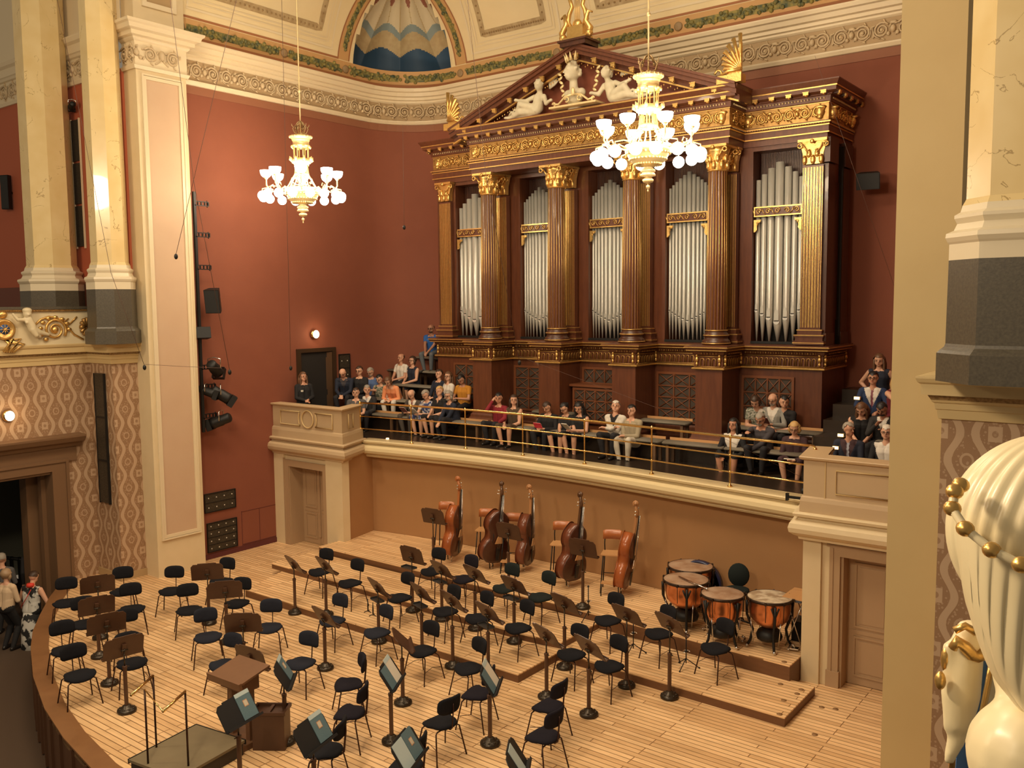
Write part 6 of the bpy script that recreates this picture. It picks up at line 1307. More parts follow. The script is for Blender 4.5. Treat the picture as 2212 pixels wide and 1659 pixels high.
for k in range(9): a = .5*k; m.ell(c0+Vector((.02, .30*math.cos(a), .26*math.sin(a))), (.025, .06, .04), 6, 4)
m.build('gilt_scroll', gold, t, 'large gilt scroll')
m = MB(); q = Q(186, 706)
for k in range(7): a = PI*.5+PI*k/6; m.tube([q, q+Vector((.05, .15*math.cos(a), .20*math.sin(a)))], [.02, .045], 6)
m.build('shell', golddark, t)
m = MB(); q = Q(8, 712); m.lathe([(.20, 0), (.21, .05), (.17, .07), (.15, .05)], 24, q, M=rot('Y', PI/2)); m.ell(Q(5, 680), (.06, .10, .08), 8, 6)
for k in range(5): m.tube([Q(12, 735), Q(20+8*k, 738+(-1)**k*6), Q(8+5*k, 760)], .03, 6)
m.build('gilt_cartouche', gold, t); m = MB(); m.lathe([(.155, .045), (0, .06)], 24, q, M=rot('Y', PI/2)); me_ = m.build('blue_disc', blue, t)
m = MB()
for k in range(8): a = 2*PI*k/8; m.cyl(q+Vector((.07, 0, 0)), q+Vector((.07, .12*math.cos(a), .12*math.sin(a))), .014, .003, 5)
m.ell(q+Vector((.07, 0, 0)), .03, 8, 6); m.build('gilt_star', gold, t)
q = Q(54, 680); K = [('e', q+Vector((.10, 0, .02)), (.085, .085, .10)), ('e', q+Vector((.10, 0, .09)), (.09, .095, .06)), ('c', q+Vector((.10, .02, -.10)), q+Vector((.10, .08, -.26)), .08, .09), ('c', q+Vector((.10, .08, -.28)), q+Vector((.09, .22, -.36)), .085, .06), ('c', q+Vector((.09, .22, -.36)), q+Vector((.06, .42, -.42)), .055, .035), ('c', q+Vector((.12, .08, -.30)), q+Vector((.14, .14, -.42)), .075, .05), ('c', q+Vector((.10, -.05, -.10)), q+Vector((.12, -.2, -.10)), .04, .035), ('c', q+Vector((.12, -.2, -.10)), q+Vector((.10, -.28, .02)), .035, .025), ('c', q+Vector((.10, .06, -.10)), q+Vector((.14, -.04, -.16)), .04, .03), ('e', q+Vector((.18, -.01, .0)), (.02, .03, .02)), ('c', q+Vector((.12, .14, -.42)), q+Vector((.08, .24, -.46)), .04, .03)]
o = weld(K, .014, 'putto', ivory, t); o['label'] = 'ivory painted putto wearing a scarf'
# ================================================================ FOREGROUND CARVING (lower right)
t = thing('gallery_carving', 'large blurred ivory and gilt figure with a pleated headscarf at the lower right corner', 'sculpture', atd(2200, 1250, 1.9)); O = Vector(t.location)
iv2 = mat('ivory_sculpture_paint', (.86, .74, .47), .32, col2=(.82, .69, .42), scale=8); D0 = 1.9
def F(px, py, d=D0): return atd(px, py, d)-O
k = D0/FPX
ax = (F(2148, 1060)-F(2290, 1500)).normalized()
def fan(m, cen, rx, ry, rz_, n, amp, M=None):
    vs = []; fs = []; nu, nv = 200, 40
    for j in range(nv+1):
        tt = PI*j/nv
        for i in range(nu):
            a = 2*PI*i/nu; q = 1+amp*math.sin(tt)*abs(math.sin(a*n/2)); v = Vector((rx*math.sin(tt)*math.cos(a)*q, ry*math.sin(tt)*math.sin(a)*q, rz_*math.cos(tt)))
            vs.append((M @ v if M is not None else v)+cen)
    for j in range(nv):
        for i in range(nu): b = (i+1) % nu; fs.append((j*nu+i, (j+1)*nu+i, (j+1)*nu+b, j*nu+b))
    m.add(vs, fs, True)
R = Matrix((rgt, -fwd, upv)).transposed()
m = MB(); fan(m, F(2270, 1150, 2.05), 220*k, 190*k, 232*k, 34, .035, R @ rot('Y', .35)); m.build('headscarf_crown', iv2, t)
m = MB(); vs = []
rowsA = [F(x, y, d) for x, y, d in ((2078, 1120, 1.98), (2110, 1165, 1.93), (2165, 1205, 1.88), (2235, 1245, 1.84), (2330, 1280, 1.82))]
rowsB = [F(x, y, d) for x, y, d in ((2082, 1250, 2.0), (2110, 1340, 1.96), (2150, 1420, 1.92), (2215, 1480, 1.88), (2330, 1530, 1.84))]
rowsC = [F(x, y, d) for x, y, d in ((2108, 1330, 2.03), (2150, 1450, 2.0), (2190, 1510, 1.97), (2240, 1560, 1.93), (2340, 1600, 1.9))]
nu, nv = 80, 24
def cr(P, u):
    u = u*(len(P)-1); i = min(int(u), len(P)-2); f = u-i; p0, p1, p2, p3 = P[max(0, i-1)], P[i], P[i+1], P[min(len(P)-1, i+2)]; return .5*((2*p1)+(-p0+p2)*f+(2*p0-5*p1+4*p2-p3)*f*f+(-p0+3*p1-3*p2+p3)*f**3)
fs = []
for j in range(nv+1):
    v = j/nv
    for i in range(nu+1):
        u = i/nu; a, b, c_ = cr(rowsA, u), cr(rowsB, u), cr(rowsC, u); p = (1-v)**2*a+2*v*(1-v)*(b+(b-(a+c_)*.5)*.4)+v*v*c_; p = p-fwd*(.012*abs(math.sin(u*PI*7+v*1.2))*math.sin(PI*min(1, v+.15))); vs.append(p)
for j in range(nv):
    for i in range(nu): q = j*(nu+1)+i; fs.append((q, q+1, q+nu+2, q+nu+1))
m.add(vs, fs, True); m.add([v+fwd*.03 for v in vs], fs, True); m.build('headscarf_drape', iv2, t)
m = MB(); P = [F(2060, 1075, 1.97), F(2068, 1105, 1.95)]+[r_-fwd*.01 for r_ in rowsA]
bead = [F(2062, 1062, 1.96), F(2057, 1098, 1.95), F(2085, 1142, 1.9), F(2142, 1188, 1.86), F(2206, 1220, 1.82), F(2290, 1260, 1.80)]
m.tube([F(2070, 1040, 2.0)]+bead, .010, 8); m.build('scarf_band', iv2, t)
for b in bead[:-1]+[F(2075, 1048, 1.98)]: m = MB(); m.ell(b, (.019, .019, .017), 12, 8); m.build('gilt_bead', gold, t)
o = weld([('e', F(2240, 1640, 2.0), (150*k, 150*k, 140*k)), ('e', F(2290, 1450, 2.08), (150*k, 150*k, 150*k)), ('c', F(2210, 1510, 2.06), F(2260, 1600, 2.0), 60*k, 90*k)], .012, 'shoulder', iv2, t)
t2 = thing('scroll_carving', 'ivory and gilt scrolled ornament left of the large figure, before the wallpaper', 'sculpture', atd(2080, 1500, 2.3)); O2 = Vector(t2.location); k2 = 2.3/FPX
G = lambda px, py, d=2.3: atd(px, py, d)-O2
o = weld([('c', G(2090, 1390), G(2075, 1500), 34*k2, 40*k2), ('c', G(2075, 1500), G(2070, 1560), 40*k2, 30*k2), ('e', G(2098, 1362), (32*k2, 32*k2, 22*k2)), ('c', G(2052, 1400), G(2056, 1570), 16*k2, 18*k2), ('c', G(2068, 1590), G(2050, 1640), 20*k2, 12*k2), ('c', G(2070, 1570), G(2110, 1575), 16*k2, 14*k2)], .009, 'ivory_shaft', iv2, t2)
m = MB(); m.tube([G(2058, 1400, 2.27), G(2068, 1385, 2.26), G(2085, 1398, 2.26), G(2100, 1415, 2.26), G(2112, 1420, 2.26), G(2126, 1412, 2.26)], [.012, .016, .016, .016, .014, .016], 8); m.tube([G(2062, 1362, 2.27), G(2085, 1352, 2.26), G(2108, 1366, 2.26)], .010, 8); m.ell(G(2031, 1470, 2.28), (.014, .014, .024), 10, 8); m.ell(G(2044, 1425), (.014, .014, .035), 8, 6); m.tube([G(2048, 1430), G(2044, 1480), G(2050, 1560), G(2060, 1610), G(2056, 1659)], .008, 6); m.build('gilt_leaves', gold, t2)
m = MB(); m.prism([(2112, 1425), (2140, 1405), (2126, 1470), (2112, 1560), (2098, 1659), (2062, 1659), (2068, 1600), (2080, 1570), (2100, 1480)][::-1], (0, 0, 0)) if False else None
P = [G(x, y, 2.36) for x, y in ((2110, 1420), (2146, 1400), (2132, 1480), (2116, 1560), (2098, 1700), (2062, 1700), (2070, 1580), (2096, 1500))]
m.add(P+[p+fwd*.03 for p in P], [tuple(range(8)), tuple(range(8, 16))[::-1]]+[(i, (i+1) % 8, 8+(i+1) % 8, 8+i) for i in range(8)]); m.build('blue_shield', mat('shield_blue_paint', (.06, .16, .40), .4), t2)
m = MB(); m.tube([G(2148, 1398, 2.34), G(2134, 1480, 2.34), G(2118, 1560, 2.34), G(2100, 1700, 2.34)], .008, 8); m.build('gilt_rim', gold, t2)
m = MB(); P = [G(x, y, 2.40) for x, y in ((2150, 1398), (2230, 1398), (2230, 1700), (2102, 1700), (2120, 1560), (2136, 1480))]; m.add(P+[p+fwd*.02 for p in P], [tuple(range(6)), tuple(range(6, 12))[::-1]]+[(i, (i+1) % 6, 6+(i+1) % 6, 6+i) for i in range(6)]); m.build('ivory_ground', iv2, t2)
# ================================================================ PEOPLE
def ik(a, t, l1, l2, hint):
    a, t = Vector(a), Vector(t); d = t-a; L = min(d.length, (l1+l2)*.995); u = d.normalized(); t = a+u*L
    x = (l1*l1-l2*l2+L*L)/(2*L); h = math.sqrt(max(1e-6, l1*l1-x*x)); hn = Vector(hint); hn = (hn-u*hn.dot(u)).normalized(); return a+u*x+hn*h, t
skins = {'p': mat('skin_pale', (.62, .34, .22), .5), 'm': mat('skin_warm', (.52, .26, .16), .5), 't': mat('skin_tan', (.36, .17, .10), .5)}
hairs = {'k': mat('hair_black', (.012, .009, .008), .5), 'd': mat('hair_dark_brown', (.045, .022, .012), .5), 'b': mat('hair_brown', (.12, .055, .025), .5), 'y': mat('hair_blonde', (.52, .32, .12), .5), 'g': mat('hair_grey', (.30, .26, .21), .6), 'w': mat('hair_white', (.62, .56, .47), .6), 'o': mat('hair_ash_blonde', (.34, .22, .12), .5)}
def cl(n, c, c2=None, s=14, con=3, kind='noise'): return mat('cloth_'+n, c, .85, col2=c2, scale=s, contrast=con, kind=kind)
CL = dict(blk=cl('black', (.010, .009, .010)), navy=cl('navy', (.012, .016, .032)), dsuit=cl('charcoal_suit', (.022, .020, .020)), white=cl('white', (.66, .60, .52)), cream=cl('cream', (.58, .52, .42)), blue=cl('blue_shirt', (.09, .15, .32)), royal=cl('royal_blue', (.02, .10, .34)), jean=cl('faded_jeans', (.11, .125, .14)), orange=cl('salmon_orange', (.80, .30, .13)), red=cl('dark_red', (.22, .012, .022)), brown=cl('brown_dress', (.07, .042, .022)), grey=cl('grey_top', (.09, .085, .085)), gsuit=cl('grey_brown_suit', (.075, .060, .048)), camo=cl('leaf_pattern', (.04, .055, .03), (.42, .40, .30), 22, 3), flor=cl('white_blue_floral', (.62, .58, .52), (.03, .05, .16), 11, 5), must=cl('mustard', (.52, .22, .02)), ivj=cl('ivory_jacket', (.62, .57, .49)), beige=cl('beige_linen', (.36, .30, .20)), slate=cl('slate_shirt', (.055, .048, .055)), plum=cl('plum_dress', (.050, .022, .026)), pat=cl('green_white_print', (.10, .11, .07), (.45, .43, .36), 30, 3), lgrey=cl('light_grey_jacket', (.26, .25, .22)), bsuit=cl('blue_suit', (.015, .030, .085)), wine=cl('wine_red', (.14, .012, .018)), bw=cl('black_white_swirl', (.010, .010, .010), (.55, .53, .48), 5, 14), dark=cl('dark_trousers', (.014, .013, .016)), tan=cl('champagne_jacket', (.60, .44, .28)), shoe=mat('dark_shoes', (.015, .012, .010), .35), sneak=mat('grey_sneakers', (.35, .33, .31), .6), tie=cl('rose_tie', (.22, .07, .09)), tieg=cl('pale_tie', (.35, .36, .42)))
def person(label, root, face, pose='sit', lean=6, hy=0, hp=0, hands=None, skin='p', hair='d', hs='short', top='blk', sl='long', bot='dark', bk='trousers', vneck=0, inner=None, tie=None, shoe='shoe', glasses=False, beard=None, sc=1.05, knees=.11, feet=None, floor=None, group=None, headpx=None, yp=None, side=0, elbow=None):
    """local frame: +y forward, origin at the seat (or at the feet when standing)"""
    V = Vector; st = pose == 'stand'; hz = .93 if st else .09; H_ = V((0, 0, hz)); ph = math.radians(lean); sd = math.radians(side)
    up = V((math.sin(sd), math.sin(ph), math.cos(ph))).normalized(); fw = V((0, math.cos(ph), -math.sin(ph))); rt = V((1, 0, 0))
    N = H_+up*.46; php = math.radians(hp)+ph*.6; hup = V((math.sin(sd)*.8, math.sin(php), math.cos(php))).normalized(); HC = N+up*.05+hup*.13
    Rz = rot('Z', math.radians(hy)); Rh = Rz @ rot('X', -php)   # head frame: x right, y forward
    rz = math.radians(face-90); R3 = rot('Z', rz)
    if headpx is not None:
        P = at(headpx[0], headpx[1], 1, yp) if not isinstance(yp, tuple) else at(headpx[0], headpx[1], yp[0], yp[1]); root = P-R3 @ (HC*sc)
    else: root = V(root)
    if floor is None: fl = 0 if st else -.44
    else: fl = (floor-root.z)/sc; fl = max(-.56, min(-.30, fl)) if not st else fl
    pr = []; LB = []
    def c(a, b, r1, r2, l): pr.append((V(a), V(b), r1, r2)); LB.append(l)
    def w(v, k=1): return N*0+v
    wsh = .165 if hs in ('long', 'bob', 'bun', 'longk') else .185
    # torso
    for a, b, r1, r2 in ((.02, .16, .125, .115), (.16, .32, .115, .125), (.32, .40, .125, .09)):
        for s in (-1, 1): c(H_+up*a+rt*s*.055, H_+up*b+rt*s*.065, r1*.92, r2*.92, 1)
    for s in (-1, 1): c(H_+up*.40, H_+up*.41+rt*s*(wsh-.02), .07, .058, 1)
    c(N-up*.05, N+up*.04, .062, .052, 0); c(N+up*.03, HC-hup*.05, .050, .050, 0)
    # head
    def hd_(v): return HC+Rh @ V(v)
    c(hd_((0, -.022, .022)), hd_((0, .006, .026)), .086, .080, 0); c(hd_((0, .012, -.03)), hd_((0, .038, -.070)), .062, .042, 0); c(hd_((-.03, .02, -.045)), hd_((.03, .02, -.045)), .045, .045, 0)
    c(hd_((0, .082, .012)), hd_((0, .100, -.018)), .008, .013, 0)
    for s in (-1, 1): c(hd_((s*.082, -.008, .01)), hd_((s*.080, -.004, -.025)), .014, .010, 0)
    # legs
    hipz = H_
    for i, s in enumerate((-1, 1)):
        hp_ = H_+V((s*.085, 0, -.01)); 
        if feet is not None: ft = V(feet[i]); ft.z = fl+.075+ft.z
        else: ft = V((s*.10, .36 if not st else .02, fl+.075))
        kn, ft = ik(hp_, ft, .44, .42, (s*.25+(knees-.11)*s*3, 1, .9) if not st else (0, 1, 0))
        c(hp_, kn, .085, .060, 5); c(kn, kn+(ft-kn)*.35, .057, .056, 6); c(kn+(ft-kn)*.35, ft, .056, .036, 6)
        fdir = V((s*.12, 1, 0)).normalized(); c(ft+V((0, 0, -.03)), ft+fdir*.15+V((0, 0, -.045)), .040, .028, 7); c(ft-fdir*.03+V((0, 0, -.04)), ft+V((0, 0, -.03)), .033, .036, 7)
    c(H_+V((-.07, 0, 0)), H_+V((.07, 0, 0)), .11, .11, 5)
    # arms
    presets = {'lap': ((-.05, .30, .17), (.06, .32, .18)), 'clasp': ((-.03, .42, .10), (.03, .43, .10)), 'read': ((-.09, .33, .27), (.09, .33, .27)), 'cross': ((.12, .24, .30), (-.12, .26, .33)), 'thigh': ((-.14, .33, .16), (.14, .33, .16)), 'down': ((-.22, .05, hz-.10), (.22, .05, hz-.10)), 'front': ((-.03, .24, hz+.10), (.05, .25, hz+.08)), 'hips': ((-.17, .05, .14), (.17, .05, .14))}
    hands = hands or ('front' if st else 'lap'); ht = list(presets[hands]) if isinstance(hands, str) else list(hands)
    for i, s in enumerate((-1, 1)):
        sh = H_+up*.405+rt*s*wsh; hint = V((s*.9, -.5, -.8)) if elbow is None else V((s*elbow[0], elbow[1], elbow[2])); e, t_ = ik(sh, ht[i], .275, .245, hint)
        m_ = sh+(e-sh)*.55; c(sh, m_, .055, .045, 2); c(m_, e, .045, .038, 8); c(e, t_, .040, .027, 3)
        d = (t_-e).normalized(); px_ = d.cross(V((0, 0, 1))); px_ = px_.normalized() if px_.length > .1 else V((1, 0, 0)); dn = d.cross(px_)*-1
        if dn.z > 0: dn = -dn
        c(t_, t_+d*.07, .026, .028, 4); c(t_+d*.02+px_*.012, t_+d*.075+px_*.022, .018, .016, 4); c(t_+d*.02-px_*.012, t_+d*.075-px_*.022, .018, .016, 4)
        for f in range(4):
            b0 = t_+d*.085+px_*(-.031+.0207*f); b1 = b0+d*(.030-.004*abs(f-1.5))+dn*.010; c(b0, b1, .0095, .009, 4); c(b1, b1+d*.016+dn*.020, .009, .008, 4)
        tb = t_+d*.03-px_*s*.03; c(tb, tb-px_*s*.022+d*.028+dn*.008, .012, .010, 4); c(tb-px_*s*.022+d*.028+dn*.008, tb-px_*s*.02+d*.055+dn*.012, .010, .009, 4)
    m = MB()
    for a, b, r1, r2 in pr: m.cyl(a, b, r1, r2, 10); m.ell(a, r1, 10, 6); m.ell(b, r2, 10, 6)
    tmp = m.build('body', skins[skin]); md = tmp.modifiers.new('r', 'REMESH'); md.mode = 'VOXEL'; md.voxel_size = .0115; sm = tmp.modifiers.new('s', 'SMOOTH'); sm.factor = .5; sm.iterations = 2
    dg = bpy.context.evaluated_depsgraph_get(); me = bpy.data.meshes.new_from_object(tmp.evaluated_get(dg)); old = tmp.data; tmp.modifiers.clear(); tmp.data = me; bpy.data.meshes.remove(old)
    nv = len(me.vertices); co = np.empty(nv*3); me.vertices.foreach_get('co', co); co = co.reshape(-1, 3); no = np.empty(nv*3); me.vertex_normals.foreach_get('vector', no); no = no.reshape(-1, 3)
    best = np.full(nv, 9.); lab = np.zeros(nv, int)
    for (a, b, r1, r2), l in zip(pr, LB):
        a_ = np.array(a); d = np.array(b-a); L2 = max(d@d, 1e-9); tt = np.clip(((co-a_)@d)/L2, 0, 1); ds = np.linalg.norm(co-a_-tt[:, None]*d, axis=1)-(r1+(r2-r1)*tt)
        k = ds < best; best[k] = ds[k]; lab[k] = l
    rel = co-np.array(H_); v = rel@np.array(up); xx = rel@np.array(rt); ff = rel@np.array(fw)
    polys = [tuple(p.vertices) for p in me.polygons]; pa = np.array([p[:3] for p in polys]); fv = v[pa].mean(1); fx = np.abs(xx[pa].mean(1)); ffw = ff[pa].mean(1); fl_ = lab[pa[:, 0]]
    for p in me.polygons: p.use_smooth = True
    T = thing('person', label, 'person', root, rz, group); T.scale = (sc, sc, sc); tmp.parent = T
    def shell(nm, mask, mt, off):
        idx = np.nonzero(mask)[0]
        if len(idx) < 3: return
        use = sorted({i for k in idx for i in polys[k]}); mp = {u: i for i, u in enumerate(use)}; vs = [tuple(co[u]+no[u]*off) for u in use]
        s = MB(); s.add(vs, [tuple(mp[i] for i in polys[k]) for k in idx], True); s.build(nm, mt, T)
    topm = np.isin(fl_, [1, 2] if sl != 'none' else [1]) | ((fl_ == 8) & (sl == 'long')) | ((fl_ == 3) & (sl == 'long')) | ((fl_ == 5) & (fv > .09) & (ffw < .17))
    if sl == 'short': topm |= False
    neck = .43-.0*fv; cut = (fl_ == 1) & (ffw > .02) & (fv > .44-vneck-.0) & (fx < (fv-(.44-vneck))*.42+.0) if vneck else np.zeros(len(fl_), bool)
    neckc = (fl_ == 1) & (fv > .445) & (fx < .09)
    low = (fl_ == 1) & (fv > .36) if sl == 'none' and not vneck else np.zeros(len(fl_), bool); low = low & (fx > .02) & (fx < .0)
    if inner:
        inn = cut & (fl_ == 1); t2 = inn & (fx < .022) if tie else np.zeros(len(fl_), bool); shell('shirt_front', inn & ~t2, CL[inner], .006)
        if tie: shell('tie', t2, CL[tie], .009)
    dress = bk == 'dress'
    topf = topm & ~cut & ~neckc
    botf = ((fl_ == 5) & ((fv <= .09) | (ffw >= .17))) | ((fl_ == 6) & (bk == 'trousers'))
    if dress: shell('dress', topf | botf, CL[top], .009)
    else:
        shell({'long': 'jacket' if inner else 'shirt', 'short': 'shirt', 'none': 'sleeveless_top'}[sl], topf, CL[top], .009); shell('trousers' if bk == 'trousers' else 'skirt', botf, CL[bot], .007)
    shell('shoes', fl_ == 7, CL[shoe], .006)
    # hair
    s = MB(); n, kk = 28, 18; rr = random.Random(len(label)); A = {'short': (.30, -.25, .05), 'bald': (.30, -.35, -.1), 'bob': (.38, -.95, .30), 'long': (.36, -1, .30), 'longk': (.36, -1, .30), 'bun': (.40, -.45, .1), 'crop': (.30, -.30, .0)}[hs]
    vs = []; ok = []
    for a in range(kk+1):
        t_ = PI*a/kk
        for i in range(n):
            p = 2*PI*i/n; x, y, z = math.sin(t_)*math.cos(p), math.sin(t_)*math.sin(p), math.cos(t_); q = 1+rr.uniform(-.02, .03)
            front = A[0]+.35*(abs(x)**2); lim = A[1] if y < A[2] else (front if y > A[2]+.25 else A[1]+(front-A[1])*(y-A[2])/.25)
            keep = z > lim
            if hs == 'bald': keep = keep and z < .35-.0 and y < .15
            ok.append(keep); wd = 1.0+(.16 if hs in ('bob', 'long', 'longk') and z < .2 else 0); vs.append(hd_((x*.092*q*wd, -.012+y*.105*q, .025+z*.103*q)))
    fs = [(a*n+i, (a+1)*n+i, (a+1)*n+(i+1) % n, a*n+(i+1) % n) for a in range(kk) for i in range(n) if ok[a*n+i] and ok[(a+1)*n+i] and ok[a*n+(i+1) % n] and ok[(a+1)*n+(i+1) % n]]
    s.add(vs, fs, True)
    if hs in ('long', 'longk'):
        for sg in (-1, 0, 1): s.tube([hd_((sg*.06, -.05, .02)), hd_((sg*.075, -.055, -.08)), N+rt*sg*.075-fw*.06-up*.02, N+rt*sg*.07-fw*.085-up*(.16 if hs == 'long' else .1)], [.045, .048, .045, .02], 8)
        for sg in (-1, 1): s.tube([hd_((sg*.075, .02, .03)), hd_((sg*.085, .015, -.07)), N+rt*sg*.085+fw*.03-up*.04, N+rt*sg*.08+fw*.07-up*.14], [.02, .028, .026, .012], 6)
    if hs == 'bob':
        for sg in (-1, 1): s.tube([hd_((sg*.07, .0, .04)), hd_((sg*.088, .0, -.04)), hd_((sg*.07, -.01, -.10))], [.025, .035, .02], 6)
    if hs == 'bun': s.ell(hd_((0, -.115, .03)), .035, 8, 6)
    s.build('hair', hairs[hair], T)
    s = MB()
    for sg in (-1, 1): s.ell(hd_((sg*.030, .082, .012)), (.011, .006, .006), 8, 5, Rh)
    s.build('eyes', ghost, T); s = MB()
    for sg in (-1, 1): s.tube([hd_((sg*.014, .086, .031)), hd_((sg*.030, .087, .035)), hd_((sg*.046, .078, .030))], .0035, 4)
    s.build('eyebrows', hairs[hair] if hair != 'w' else hairs['g'], T); s = MB(); s.ell(hd_((0, .083, -.050)), (.022, .006, .006), 8, 5, Rh); s.build('mouth', mat('lips', (.36, .09, .07), .5), T)
    if glasses:
        s = MB()
        for sg in (-1, 1): s.tube([hd_((sg*.030+.021*math.cos(a), .096, .010+.017*math.sin(a))) for a in [PI*k/6 for k in range(12)]], .0025, 4, closed=True); s.tube([hd_((sg*.05, .094, .014)), hd_((sg*.086, .01, .014))], .0025, 4)
        s.tube([hd_((-.01, .098, .013)), hd_((.01, .098, .013))], .0025, 4); s.build('glasses', blk, T)
    if beard: s = MB(); s.ell(hd_((0, .045, -.075)), (.050, .040, .032), 12, 8, Rh); s.ell(hd_((0, .087, -.036)), (.024, .008, .006), 8, 5, Rh); s.build('beard', hairs[beard], T)
    T['_h'] = 0; del T['_h']; return T, [root+R3 @ (V(h)*sc) for h in ht]
def held(nm, lab, cat, P, face, size, mt, tilt=35, parts=None):
    t = thing(nm, lab, cat, P, math.radians(face-90)); m = MB(); m.T = Matrix.Rotation(math.radians(-tilt), 4, 'X'); m.box(-size[0]/2, size[0]/2, -.006, .006, 0, size[1]); m.build('cover', mt, t); m = MB(); m.T = Matrix.Rotation(math.radians(-tilt), 4, 'X'); m.box(-size[0]/2+.005, size[0]/2-.005, -.014, -.006, .004, size[1]-.004); m.build('pages', paper, t); return t
D = -90
